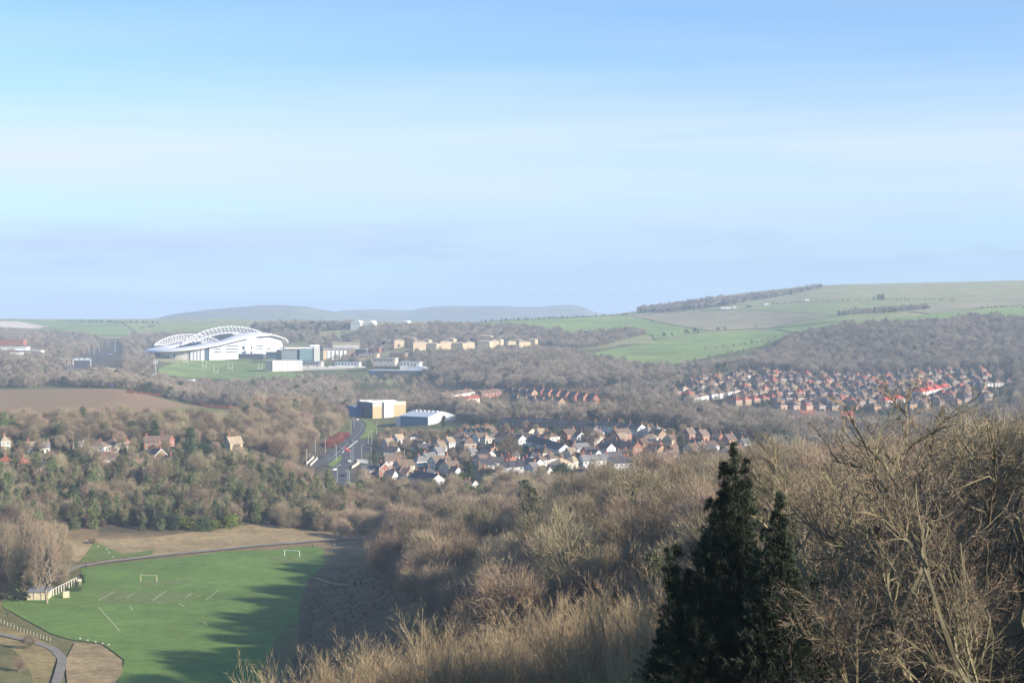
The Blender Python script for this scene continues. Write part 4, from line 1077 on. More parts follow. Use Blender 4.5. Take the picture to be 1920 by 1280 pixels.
_cache = {}
def cached(key, f):
    if key not in _cache: _cache[key] = f()
    return _cache[key]
def wall_mesh(L, W, h, rise, hip, wall):
    def f():
        b = MB()
        x, y = L / 2, W / 2
        f_ = -1.6
        if hip:
            b.box(-x, x, -y, y, f_, h)
        else:
            b.prism([(-x, -y, f_), (-x, y, f_), (-x, y, h), (-x, 0, h + rise), (-x, -y, h)], (L, 0, 0))
        return b.mesh('house_wall', WALL[wall])
    return cached(('w', L, W, h, rise, hip, wall), f)
def roof_mesh(L, W, h, rise, hip, roof, o=.35, e=.3):
    def f():
        b = MB()
        x, y, t = L / 2 + e, W / 2 + o, .18
        hb = h - rise * o / (W / 2)
        if hip:
            hx = max(0.15, L / 2 - W / 2 * .9)
            lo = [(-x, -y, hb), (x, -y, hb), (x, y, hb), (-x, y, hb)]
            up = [(-hx, 0, h + rise), (hx, 0, h + rise)]
            T = Vector((0, 0, t))
            A = [Vector(p) for p in lo]; B = [Vector(p) for p in up]
            b.poly([A[0] + T, A[1] + T, B[1] + T, B[0] + T]); b.poly([A[2] + T, A[3] + T, B[0] + T, B[1] + T])
            b.poly([A[1] + T, A[2] + T, B[1] + T]); b.poly([A[3] + T, A[0] + T, B[0] + T])
            for i in range(4):
                j = (i + 1) % 4
                b.poly([A[i], A[j], A[j] + T, A[i] + T], 1)
            b.poly([A[3], A[2], A[1], A[0]], 1)
        else:
            for s in (-1, 1):
                p = [(-x, s * y, hb), (-x, 0, h + rise), (-x, 0, h + rise + t), (-x, s * y, hb + t)]
                if s > 0: p = p[::-1]
                b.prism(p, (2 * x, 0, 0))
        return b.mesh('house_roof', [ROOF[roof], pvc])
    return cached(('r', L, W, h, rise, hip, roof, e), f)
def barge_mesh(L, W, h, rise):
    def f():
        b = MB()
        y = W / 2 + .38; hb = h - rise * .38 / (W / 2)
        for s in (-1, 1):
            b.prism([(0, s * y, hb - .12), (0, 0, h + rise - .12), (0, 0, h + rise + .2), (0, s * y, hb + .2)], (.07, 0, 0))
        return b.mesh('bargeboard', pvc)
    return cached(('b', W, h, rise), f)
def chimney_mesh(wall):
    def f():
        b = MB()
        b.box(-.45, .45, -.3, .3, -.9, 1.15); b.box(-.52, .52, -.37, .37, 1.15, 1.3)
        for q in (-.22, .22): b.tube((q, 0, 1.3), (q, 0, 1.75), .12, .10, 6, 1)
        return b.mesh('chimney', [WALL[wall], pot])
    return cached(('c', wall), f)
def window_mesh(w, h):
    def f():
        b = MB()
        t = .09
        b.box(-w / 2, w / 2, -.05, .02, -h / 2, -h / 2 + t); b.box(-w / 2, w / 2, -.05, .02, h / 2 - t, h / 2)
        b.box(-w / 2, -w / 2 + t, -.05, .02, -h / 2 + t, h / 2 - t); b.box(w / 2 - t, w / 2, -.05, .02, -h / 2 + t, h / 2 - t)
        b.box(-t / 2, t / 2, -.045, .018, -h / 2 + t, h / 2 - t)
        b.box(-w / 2 - .06, w / 2 + .06, -.12, .02, -h / 2 - .1, -h / 2 - .005)
        b.poly([(-w / 2 + t, -.012, -h / 2 + t), (w / 2 - t, -.012, -h / 2 + t), (w / 2 - t, -.012, h / 2 - t), (-w / 2 + t, -.012, h / 2 - t)], 1)
        return b.mesh('window', [pvc, glass])
    return cached(('win', w, h), f)
def door_mesh(k):
    def f():
        b = MB()
        b.box(-.5, .5, -.06, .02, 0, 2.1); b.box(-.62, .62, -.03, .02, 2.1, 2.22, 1); b.box(-.9, .9, -.7, .02, 2.3, 2.4, 1)
        return b.mesh('door', [door_cols[k], pvc])
    return cached(('door', k), f)

HOUSES = []

def house(p, rz, L, W, h, rise, hip, wall, roof, label, group=None, chim='brick', ends=(True, True), detail=2, barge=False, cat='house', name='house', floors=2):
    """one house; ridge along its local x axis"""
    r = tag(empty(name, p, rz), label, cat, group)
    q = lambda v: round(v * 2) / 2
    L, W = max(3.0, round(L, 1)), q(W)
    link('wall', wall_mesh(L, W, h, rise, hip, wall), r)
    e = .3 if (ends[0] and ends[1]) else 0.0
    ro = link('roof', roof_mesh(L, W, h, rise, hip, roof, .35, e), r)
    if chim:
        cx = (L / 2 - .8) * (.6 if hip else 1) * (1 if random.random() < .6 else -1)
        if hip: cx = min(abs(cx), max(0.0, L / 2 - W * .45)) * (1 if cx > 0 else -1)
        link('chimney', chimney_mesh(chim), ro, (cx, 0, h + rise + .1))
    if barge:
        for s in (-1, 1):
            if ends[(s + 1) // 2]: link('bargeboard', barge_mesh(L, W, h, rise), r, (s * (L / 2 + e) + (0.005 if s > 0 else -.075), 0, 0))
    cd = Vector((-p[0], -p[1], 0)).normalized()
    c, s_ = math.cos(rz), math.sin(rz)
    fl = h / floors
    ww, wh = (1.3, 1.25) if detail > 1 else (1.6, 1.3)
    for (nx, ny, length, half) in ((0, -1, L, W / 2), (0, 1, L, W / 2), (1, 0, W, L / 2), (-1, 0, W, L / 2)):
        wn_ = Vector((c * nx - s_ * ny, s_ * nx + c * ny, 0))
        if wn_.dot(cd) < .12: continue
        end = nx != 0
        if end and not ends[0 if nx < 0 else 1]: continue
        a = math.atan2(ny, nx) + math.pi / 2
        n = max(1, int(round(length / (3.0 if detail > 1 else 4.2)))) if not end else (1 if detail < 2 else 2)
        for f in range(floors):
            for i in range(n):
                u = ((i + .5) / n - .5) * length * (.92 if not end else .7)
                tx, ty = -ny, nx
                pos = Vector((nx * half + tx * u, ny * half + ty * u, f * fl + fl * .55))
                if f == 0 and not end and i == n // 2 and n > 1:
                    link('door', door_mesh(random.randrange(4)), r, (pos.x, pos.y, .05), a)
                else:
                    link('window', window_mesh(ww, wh), r, pos, a)
    HOUSES.append((p[0], p[1], max(L, W) / 2 + 1))
    return r

def row(p0, p1, n, W, h, rise, hip, wall, roof, phrase, group, chim='brick', kind='terrace', gap=0.0, detail=2, turn=0.0, Lfix=None, alt=None, barge=False, floors=2, head=None):
    """n houses along a line between two photo pixels at their feet, counted from the left"""
    a = at(*p0) if len(p0) == 2 else at(p0[0], D=p0[2]); b = at(*p1) if len(p1) == 2 else at(p1[0], D=p1[2])
    d = Vector((b.x - a.x, b.y - a.y, 0)); tot = d.length; d.normalize()
    rz = math.atan2(d.y, d.x) + R(turn)
    if head is not None: rz = R(head)
    step = tot / n
    L = Lfix or (step - gap)
    for i in range(n):
        c = a + d * (step * (i + .5))
        p = Vector((c.x, c.y, gz(c.x, c.y)))
        wl_, rf_ = (wall, roof) if alt is None else alt[i % len(alt)]
        ends = (True, True) if kind != 'terrace' else (i == 0, i == n - 1)
        lab = '%s from the left %s' % (ORD[i], phrase) if n > 1 else phrase
        house(p, rz, L - (.006 if kind == 'terrace' else 0), W, h, rise, hip, wl_, rf_, lab, group, chim, ends, detail, barge, floors=floors)
    return step

def one(px, py, wpx, rot, W, h, rise, hip, wall, roof, label, detail=2, chim='brick', barge=False, floors=2, D=None, cat='house', name='house'):
    """a single house: photo column and foot row, its apparent width in photo pixels, its ridge heading in degrees"""
    p = at(px, py) if D is None else at(px, D=D)
    ext = wpx / FPX * p.y
    L = max(5.0, (ext - abs(math.sin(R(rot))) * W) / max(.35, abs(math.cos(R(rot)))))
    L = min(L, 16.0)
    return house(p, R(rot), L, W, h, rise, hip, wall, roof, label, None, chim, (True, True), detail, barge, cat, name, floors)

# near estate, back to front
G1 = 'houses of the estate in the middle of the picture'
row((942, 805), (1118, 812), 11, 8, 5.2, 2.8, False, 'brown', 'slate', 'in the long dark slate terrace along the back of the estate', G1, detail=2)  # darker brown brick stands in for the shade on these walls
row((1122, 813), (1204, 822), 4, 8.5, 6.2, 2.8, False, 'white', 'slate', 'in the pale terrace whose right gable is sunlit, back of estate', G1)
row((1206, 824), (1240, 820), 2, 8, 5.4, 2.4, True, 'white', 'grey', 'of the white hipped pair beside the pale slate terrace', G1, kind='d', gap=1.2)
one(1220, 836, 34, -20, 8, 5, 2.6, True, 'cream', 'tan', 'cream hipped house in front of the white hipped pair')
one(1258, 839, 28, 35, 8, 5.2, 2.8, False, 'tan', 'brown', 'tan brick gabled house with garden, right of the cream hipped house')
one(1292, 826, 16, 30, 7, 5.2, 3, False, 'brick', 'brown', 'small red brick house with white bargeboards by the wood, farthest left of four', barge=True)
one(1317, 830, 24, 32, 7.5, 5.2, 3, False, 'orange', 'brown', 'orange brick house with white verge, second of four red houses', barge=True)
one(1345, 835, 26, -32, 8, 5, 2.8, False, 'brick', 'brown', 'red brick house side on to the camera, third of four red houses')
one(1367, 839, 17, 30, 7, 5.2, 3, False, 'orange', 'brown', 'orange brick gable at the right end of the four red houses', barge=True)
one(1396, 842, 18, 25, 7.5, 4, 2.6, False, 'white', 'grey', 'lone white bungalow at the right end of the estate', floors=1)
row((1288, 858), (1340, 850), 3, 8, 5.2, 2.6, False, 'white', 'brown', 'of three white houses below the red brick ones', G1, kind='d', gap=1.0)
row((1132, 846), (1196, 855), 5, 7.5, 5, 2.8, False, 'brick', 'brown', 'in the red brick terrace with the orange right gable', G1, chim='brick')
one(1164, 836, 18, 30, 7.5, 5, 3, False, 'brick', 'tan', 'red brick house with tan gable behind the red brick terrace', barge=True)
one(1205, 846, 20, 32, 7.5, 5, 2.8, False, 'orange', 'brown', 'orange gabled house at the right end of the red brick terrace')
one(1232, 850, 24, -28, 7.5, 5, 2.6, False, 'brick', 'brown', 'brown roofed brick house between the orange gable and the white three')
row((997, 841), (1060, 861), 5, 8, 5.6, 3, False, 'grey', 'slate', 'in the shaded grey terrace with the white left verge', G1)
one(1070, 867, 24, 30, 8, 5.4, 3.2, False, 'cream', 'tan', 'cream gabled house at the near end of the shaded grey terrace')
row((1001, 881), (1040, 874), 2, 8, 5, 2.8, True, 'white', 'brown', 'of two white houses with brown hipped roofs in mid estate', G1, kind='d', gap=.6)
row((1040, 888), (1086, 880), 2, 8.5, 5, 2.8, True, 'cream', 'tan', 'of two cream houses with tan hips beside the big conifer', G1, kind='d', gap=.6)
row((1088, 882), (1139, 878), 3, 8.5, 5.4, 2.8, False, 'white', 'grey', 'in the white terrace facing the camera in mid estate', G1)
row((1141, 886), (1207, 882), 4, 8.5, 5.4, 2.8, False, 'white', 'slate', 'in the slate roofed terrace facing the camera by the green', G1)
row((1076, 909), (1148, 913), 4, 8.5, 5, 3, False, 'grey', 'slate', 'in the nearest dark terrace above the wooded spur', G1)
one(1022, 903, 34, -35, 8, 5, 2.8, False, 'white', 'slate', 'dark roofed white house left of the big estate conifer')
one(998, 894, 24, 40, 8, 5, 2.8, False, 'grey', 'grey', 'grey gabled house left of the dark roofed white house')
row((1236, 874), (1264, 866), 2, 7.5, 4.6, 2.6, False, 'white', 'brown', 'of two small white houses beside the parked cars, right of estate', G1, kind='d', gap=.4)
one(1298, 880, 44, -12, 8, 4.8, 2.6, False, 'grey', 'brown', 'long grey house with brown roof at the near right of the estate')
one(1288, 888, 10, 60, 6, 4.5, 2.6, False, 'cream', 'tan', 'small cream gable lowest at the right of the estate', chim=None)
one(1013, 827, 24, 28, 8, 5, 3.2, False, 'pink', 'tan', 'pink house with tan gable in front of the slate terrace')
one(1086, 833, 28, -52, 8, 5.2, 2.8, False, 'grey', 'slate', 'grey house half hidden by a brown tree behind the estate centre')
one(1112, 836, 20, 36, 8, 5, 3, False, 'cream', 'tan', 'cream gabled house right of the half hidden grey one')
one(747, 836, 26, 38, 7.5, 5.2, 3, False, 'white', 'tan', 'white house with bright tan roof nearest the main road')
one(728, 843, 26, 38, 7.5, 5, 2.8, False, 'pink', 'tan', 'pink walled house in front of the white one nearest the road')
one(735, 858, 30, -15, 7.5, 4.6, 2.6, False, 'white', 'slate', 'dark roofed white house below the pink walled one')
one(737, 877, 36, 12, 8.5, 5, 3, False, 'pink', 'brown', 'broad pink house with brown roof beside the road bend')
one(717, 894, 26, -52, 7, 5, 3, False, 'brick', 'slate', 'dark slate house with white verge beside the shaded car park', barge=True)
one(733, 908, 24, -20, 8, 5, 2.8, False, 'grey', 'slate', 'shaded grey house at the near left corner of the estate')
one(763, 903, 26, -35, 7.5, 4.8, 2.6, False, 'cream', 'brown', 'cream house amid gardens right of the shaded grey house')
row((780, 909), (822, 917), 3, 8, 4.8, 3, False, 'grey', 'slate', 'in the dark row behind the orange bush', G1)
one(842, 843, 24, 36, 7.5, 5.4, 3, False, 'white', 'tan', 'highest of three stepped white houses with tan roofs')
one(826, 852, 24, 36, 7.5, 5.2, 3, False, 'white', 'tan', 'middle of three stepped white houses with tan roofs')
one(820, 864, 22, 42, 7.5, 5.4, 3.2, False, 'grey', 'grey', 'lowest of the three stepped houses, grey gable to the camera')
one(831, 887, 30, -52, 7.5, 5, 3, False, 'grey', 'slate', 'dark slate house angled away below the stepped houses')
one(853, 901, 24, -40, 7.5, 4.8, 2.8, False, 'grey', 'slate', 'dark house beside the yellowish garage, below the angled slate one')
one(782, 829, 28, 5, 8, 4.2, .5, False, 'white', 'slate', 'flat roofed white house behind dark garden firs', floors=1, chim=None)
one(864, 830, 26, -15, 8, 5, 2.8, True, 'brick', 'brown', 'brown hipped brick house left of the little white gables')
row((878, 822), (922, 819), 5, 7, 4.8, 2.8, False, 'white', 'brown', 'of five little white gabled houses behind the estate', G1, kind='d', gap=1.0, turn=62, Lfix=6.5)
one(911, 837, 22, 30, 7.5, 5, 2.8, True, 'cream', 'tan', 'cream hipped house behind the big bare estate tree')
one(931, 828, 24, -10, 7.5, 4.8, 2.6, True, 'pink', 'brown', 'pink house with brown hips right of the little white gables')
row((904, 889), (938, 882), 2, 8, 5.4, 2.8, False, 'white', 'slate', 'of two white houses with dark roofs in mid estate', G1, kind='d', gap=.8, turn=-40, Lfix=8.5)
row((938, 894), (984, 890), 3, 8, 5.4, 2.8, False, 'white', 'slate', 'in the pale row with white gables facing the camera', G1)
one(867, 930, 26, -25, 7.5, 4.6, 2.8, False, 'grey', 'slate', 'dark roof half sunk behind the wood, left of the white gable')
one(884, 930, 20, -45, 7.5, 4.6, 3.0, False, 'white', 'slate', 'bright white gable nearest the wooded spur', barge=True)
one(958, 858, 22, 30, 7.5, 4.8, 2.8, False, 'cream', 'brown', 'cream house under the big bare tree in mid estate')
one(975, 838, 22, -48, 7.5, 5, 2.8, False, 'grey', 'slate', 'grey slate house behind the shaded terrace left end')
one(1168, 866, 20, 10, 7.5, 4.4, 2.4, False, 'brick', 'brown', 'low brick house behind the green', floors=1)
one(1330, 876, 24, 30, 7.5, 4.6, 2.6, False, 'white', 'brown', 'white house partly hidden by the conifer tip')
one(1262, 858, 18, 30, 7, 4.8, 2.8, False, 'brick', 'brown', 'brick gable beside the dark fir, right half of the estate')
one(793, 869, 24, 40, 7.5, 4.6, 2.6, False, 'cream', 'brown', 'cream house behind garden trees, left half of the estate')
one(884, 862, 22, 35, 7, 4.6, 2.6, False, 'white', 'grey', 'small white house beside the shaded street in mid estate')
one(957, 878, 20, -50, 7, 4.6, 2.6, False, 'brick', 'red', 'red roofed house behind the pale row of white gables')

# more houses between the named rows, placed where there is room
def infill(poly, spacing, rots, mixes, bands, group, detail, seed, names, maxn=18):
    g = np.random.default_rng(seed)
    x, y, z, k, s = scatter(poly, spacing, g, ['a'], [1])
    got = {b: [] for b in range(len(bands))}
    for a, b, c in zip(x, y, z):
        if any((a - h[0]) ** 2 + (b - h[1]) ** 2 < (h[2] + 5.2) ** 2 for h in HOUSES): continue
        bi = next((i for i, lim in enumerate(bands) if b < lim), None)
        if bi is None or len(got[bi]) >= maxn: continue
        got[bi].append((a, b, c)); HOUSES.append((a, b, 6.5))
    for bi, pts in got.items():
        pts.sort(key=lambda p: p[0] / p[1])
        for i, (a, b, c) in enumerate(pts):
            wl_, rf_ = mixes[int(g.integers(0, len(mixes)))]
            house(Vector((a, b, c)), R(rots[int(g.integers(0, len(rots)))] + g.uniform(-6, 6)), float(g.choice([8.0, 9.0, 10.0, 12.0])), float(g.choice([7.5, 8.0])), 5.0, 2.8, bool(g.random() < .35), wl_, rf_,
                  '%s from the left of the infill houses %s' % (ORD[i], names[bi]), group, 'brick', (True, True), detail)
infill([(720, 830), (860, 775), (1000, 785), (1200, 790), (1380, 815), (1380, 890), (1270, 985), (1100, 1030), (930, 1050), (770, 1000)], 13.5, [-55, -52, 35, 33], [('white', 'brown'), ('brown', 'brown'), ('cream', 'brown'), ('white', 'slate'), ('grey', 'slate'), ('brick', 'brown'), ('white', 'grey'), ('brick', 'slate')],
       [850, 930, 1060], G1, 2, 91, ['at the front of the estate', 'through the middle of the estate', 'at the back of the estate'], 15)
# left houses under the hillside wood
one(8, 842, 20, 30, 8, 5, 2.8, True, 'cream', 'tan', 'pale roofed house cut off by the left edge', D=820)
one(10, 874, 30, 10, 8.5, 5.4, 2.8, True, 'orange', 'red', 'orange brick house with red brown roof at the left edge', D=745)
one(42, 876, 34, -14, 8.5, 5.6, 2.8, True, 'orange', 'red', 'bright orange brick house with white windows, second from the left edge', D=740)
one(94, 872, 40, 6, 9, 3.0, 2.2, False, 'brown', 'slate', 'low dark roofed garage block with a blue door, left houses', D=752, floors=1, chim=None)
one(147, 842, 17, 8, 8, 5.0, .5, False, 'white', 'slate', 'flat roofed pale box house above the left bungalows', D=822, chim=None)
one(60, 846, 26, 15, 8, 3.2, 2.6, False, 'white', 'tan', 'left of two white bungalows behind the orange brick houses', D=812, floors=1)
one(84, 847, 24, 20, 8, 3.2, 2.6, False, 'white', 'grey', 'right of two white bungalows behind the orange brick houses', D=808, floors=1)
one(187, 853, 36, -10, 9, 5, 3, True, 'white', 'brown', 'large white house with brown hips among the left trees', D=800)
one(212, 850, 28, -14, 8.5, 5, 2.8, True, 'cream', 'brown', 'cream house with brown hips right of the large white one', D=812)
one(230, 848, 24, -12, 8, 5, 2.8, True, 'pink', 'red', 'pink house with red brown hips, third of the hipped left houses', D=818)
one(206, 863, 30, 12, 8, 3, 2.4, False, 'white', 'brown', 'white bungalow in front of the hipped left houses', D=772, floors=1)
one(262, 876, 22, 35, 7, 4.4, 2.6, False, 'white', 'brown', 'white gabled house half buried in the ivy wood', D=752)
one(294, 864, 36, -38, 8, 4.8, 3.2, False, 'brown', 'slate', 'black roofed house with white bargeboard gable, left side', D=776, barge=True)
one(286, 845, 30, 5, 8, 5, 2.8, False, 'brick', 'brown', 'brown roofed brick house behind the black roofed one', D=820)
one(312, 846, 26, -10, 8, 5, 2.8, False, 'brick', 'brown', 'brown roofed brick house beside the ivy covered tree', D=825)
one(316, 869, 24, -42, 7.5, 4.2, 2.8, False, 'brown', 'brown', 'brown gabled house right of the black roofed one', D=764)
one(346, 870, 28, 5, 8, 2.8, 1.0, False, 'brown', 'grey', 'low brown flat house at the right end of the left houses', D=768, floors=1, chim=None)
one(438, 853, 36, 34, 8, 5, 3.2, False, 'tan', 'tan', 'tan roofed gabled house alone among trees left of the road', D=822, barge=True)

# middle terraces behind the white shed
G2 = 'terraces in the wood behind the white shed'
row((826, 752), (884, 743), 5, 8, 5, 2.6, False, 'white', 'brown', 'in the upper pale terrace among trees behind the white shed', G2, detail=1)
row((842, 760), (896, 755), 5, 7.5, 4.8, 2.4, False, 'pink', 'red', 'in the lower pinkish terrace among trees behind the white shed', G2, detail=1)
row((898, 747), (936, 743), 3, 8, 5, 2.4, False, 'brick', 'brown', 'in the short brick terrace right of the pale ones', G2, detail=1)
row((958, 758), (1056, 764), 6, 8, 5, 3.4, False, 'brown', 'slate', 'in the lower row of gables below the knoll wood', G2, kind='d', gap=3, head=-50, Lfix=8.5, detail=1)
row((1006, 742), (1120, 757), 7, 8, 5, 3.4, False, 'brick', 'slate', 'in the upper row of gables below the knoll wood', G2, kind='d', gap=3, head=-50, Lfix=8.5, detail=1)
row((950, 742), (1004, 746), 4, 8, 5, 3, False, 'brown', 'slate', 'in the left row of dark houses below the knoll wood', G2, kind='d', gap=2, head=-50, Lfix=8.5, detail=1)
row((1068, 776), (1102, 780), 3, 8, 5, 2.8, False, 'white', 'brown', 'of three sunlit houses at the right foot of the gables', G2, kind='d', gap=1.5, turn=20, detail=1, alt=[('brick', 'red'), ('white', 'brown'), ('cream', 'brown')])
one(1143, 770, 24, 10, 8, 5, 2.6, True, 'brown', 'brown', 'brown hipped house with white ground floor, alone right of the gables', detail=1)

# far right estate
G3 = 'houses of the far right estate'
mix1 = [('brown', 'brown'), ('brown', 'slate'), ('brown', 'red'), ('dull', 'brown'), ('brown', 'slate'), ('brick', 'slate'), ('brown', 'brown'), ('dull', 'slate')]  # dark walls and roofs carry the far estate's shade in their colours
mix2 = [('brick', 'brown'), ('cream', 'tan'), ('orange', 'brown'), ('white', 'brown'), ('tan', 'brown')]
row((1256, 746), (1404, 711), 9, 8, 5.2, 2.8, True, 'brick', 'brown', 'in the sunlit row climbing the left side of the far estate', G3, kind='d', gap=2.5, detail=1, alt=mix2, turn=-30, Lfix=9.5)
row((1290, 757), (1322, 751), 2, 8, 5, 2.8, True, 'white', 'brown', 'of two pale houses below the climbing row', G3, kind='d', gap=2.5, detail=1)
row((1326, 750), (1384, 741), 4, 8, 5, 2.8, True, 'grey', 'brown', 'of four grey houses below the climbing row', G3, kind='d', gap=2.5, detail=1)
row((1368, 762), (1452, 754), 5, 8, 5, 2.8, True, 'brown', 'red', 'of five red roofed houses in the left of the far estate', G3, kind='d', gap=3, detail=1, head=-52)
one(1358, 781, 28, -15, 8, 5, 2.8, True, 'brown', 'slate', 'dark hipped house alone at the lower left of the far estate', detail=1)
row((1395, 742), (1455, 736), 4, 8, 5, 2.8, True, 'brown', 'brown', 'of four brown houses left of the far estate centre', G3, kind='d', gap=3, detail=1, alt=mix1, head=-52)
row((1408, 724), (1500, 718), 6, 8, 5, 2.8, True, 'brown', 'slate', 'in the shaded row under the scrub slope, far estate', G3, kind='d', gap=3, detail=1, alt=mix1, head=-52)
row((1560, 710), (1850, 706), 15, 8, 5, 3, True, 'brown', 'slate', 'in the topmost row along the foot of the big wood', G3, kind='d', gap=4, detail=1, alt=mix1, head=-54)
row((1500, 722), (1700, 719), 10, 8, 5, 3, True, 'brown', 'red', 'in the second row below the big wood', G3, kind='d', gap=4, detail=1, alt=mix1, head=-54)
row((1452, 733), (1640, 731), 9, 8, 5, 3, True, 'brown', 'red', 'in the third row below the big wood', G3, kind='d', gap=4, detail=1, alt=mix1[::-1], head=-54)
row((1445, 746), (1612, 744), 8, 8, 5, 3, True, 'brick', 'red', 'in the fourth row below the big wood', G3, kind='d', gap=4, detail=1, alt=mix1, head=-54)
row((1462, 757), (1572, 757), 5, 8.5, 5.2, 3, True, 'brown', 'brown', 'in the fifth row below the big wood', G3, kind='d', gap=3, detail=1, alt=mix1[::-1], head=-50)
row((1450, 771), (1570, 772), 5, 8.5, 5.2, 3, True, 'brick', 'brown', 'in the sixth row below the big wood', G3, kind='d', gap=3, detail=1, alt=mix1, head=-50)
row((1448, 787), (1600, 790), 6, 8.5, 5.2, 3, False, 'brick', 'red', 'in the lowest row at the front of the far estate', G3, kind='d', gap=2, detail=1, alt=[('brown', 'brown'), ('brick', 'slate'), ('brown', 'red')], turn=-10)
row((1653, 763), (1690, 757), 2, 8.5, 5.4, 3, True, 'white', 'scarlet', 'of the two scarlet roofed white houses standing apart on the left', G3, kind='d', gap=.5, detail=1)
row((1720, 747), (1776, 735), 4, 8.5, 5.6, 3, True, 'white', 'scarlet', 'of the four stepped scarlet roofed white houses', G3, kind='d', gap=.5, detail=1)
row((1710, 723), (1746, 723), 2, 8.5, 5, 2.8, True, 'white', 'tan', 'of two tan roofed white houses above the scarlet roofs', G3, kind='d', gap=1, detail=1)
row((1782, 727), (1818, 726), 2, 9, 5, 2.8, True, 'brown', 'tan', 'of two tan roofed houses right of the scarlet roofs', G3, kind='d', gap=1, detail=1)
row((1630, 752), (1652, 750), 1, 8.5, 5, 2.8, True, 'cream', 'brown', 'cream house with brown hips left of the scarlet pair', G3, kind='d', detail=1)
row((1605, 765), (1640, 762), 2, 8.5, 5, 2.8, True, 'brown', 'brown', 'of two brown houses below the cream one', G3, kind='d', gap=1, detail=1)
row((1668, 737), (1706, 735), 2, 8.5, 5, 2.8, True, 'brown', 'brown', 'of two brown houses between the rows and the scarlet roofs', G3, kind='d', gap=2, detail=1)
row((1840, 728), (1900, 726), 3, 8.5, 5, 2.8, True, 'white', 'brown', 'of three houses seen through the bare trees at the right edge', G3, kind='d', gap=2, detail=1)

def far_infill():
    """further houses of the far estate, too many and small to tell apart: one mass"""
    g = np.random.default_rng(92)
    x, y, z, k, s = scatter([(1270, 1345), (1420, 1300), (1600, 1240), (1850, 1280), (1860, 1620), (1430, 1620), (1290, 1540)], 15, g, ['a'], [1])
    b = MB(); ms = [WALL['brown'], WALL['dull'], ROOF['brown'], ROOF['slate'], ROOF['red'], pot]
    for a, c, e in zip(x, y, z):
        if any((a - h[0]) ** 2 + (c - h[1]) ** 2 < (h[2] + 5.2) ** 2 for h in HOUSES): continue
        HOUSES.append((a, c, 6.0))
        L, W, h, ri = g.choice([8., 9., 11.]), 8.0, 5.0, 2.9
        th = R(g.choice([-52, -48, 36]) + g.uniform(-6, 6)); co, si = math.cos(th), math.sin(th)
        T = lambda u, v, w: (a + u * co - v * si, c + u * si + v * co, e + w)
        wm, rm = int(g.integers(0, 2)), int(g.choice([2, 2, 2, 3, 3, 3, 4]))
        x2, y2 = L / 2, W / 2
        b.prism([T(-x2, -y2, -1.5), T(x2, -y2, -1.5), T(x2, y2, -1.5), T(-x2, y2, -1.5)], (0, 0, 1.5 + h), wm)
        x2 += .3; y2 += .3; hx = max(.2, L / 2 - 3.4)
        A = [T(-x2, -y2, h + .01), T(x2, -y2, h + .01), T(x2, y2, h + .01), T(-x2, y2, h + .01)]; B = [T(-hx, 0, h + ri), T(hx, 0, h + ri)]
        b.poly([A[0], A[1], B[1], B[0]], rm); b.poly([A[2], A[3], B[0], B[1]], rm); b.poly([A[1], A[2], B[1]], rm); b.poly([A[3], A[0], B[0]], rm)
        b.tube(T(hx, 0, h + ri - .6), T(hx, 0, h + ri + 1.5), .5, .45, 4, 5)
    tag(link('estate_houses', b.mesh('estate_houses', ms)), 'further small brown houses packed between the rows of the far estate', kind='stuff')
far_infill()
# tan flats under the upper wood: three storeys, shallow hips
FL = [(772, 648, 15), (800, 651, 16), (846, 649, 16), (935, 650, 14), (970, 651, 14), (746, 652, 20), (763, 645, 12), (786, 656, 30), (812, 659, 22), (834, 655, 24), (860, 658, 24), (879, 656, 17), (908, 643, 32), (910, 654, 24), (926, 653, 16), (944, 645, 23), (962, 643, 16), (957, 654, 16), (981, 655, 23), (999, 650, 15)]
FL.sort()
for i, (px, py, w) in enumerate(FL):
    p = at(px, py)
    house(p, R(-22 if i % 3 else 25), max(10, w / FPX * p.y * 1.0), 12, 11.0, 2.6, True, 'tan', 'tan', '%s from the left of the tan brick blocks of flats on the slope' % ORD[i], 'tan blocks of flats', None, (True, True), 1, cat='flats', name='block_of_flats', floors=3)
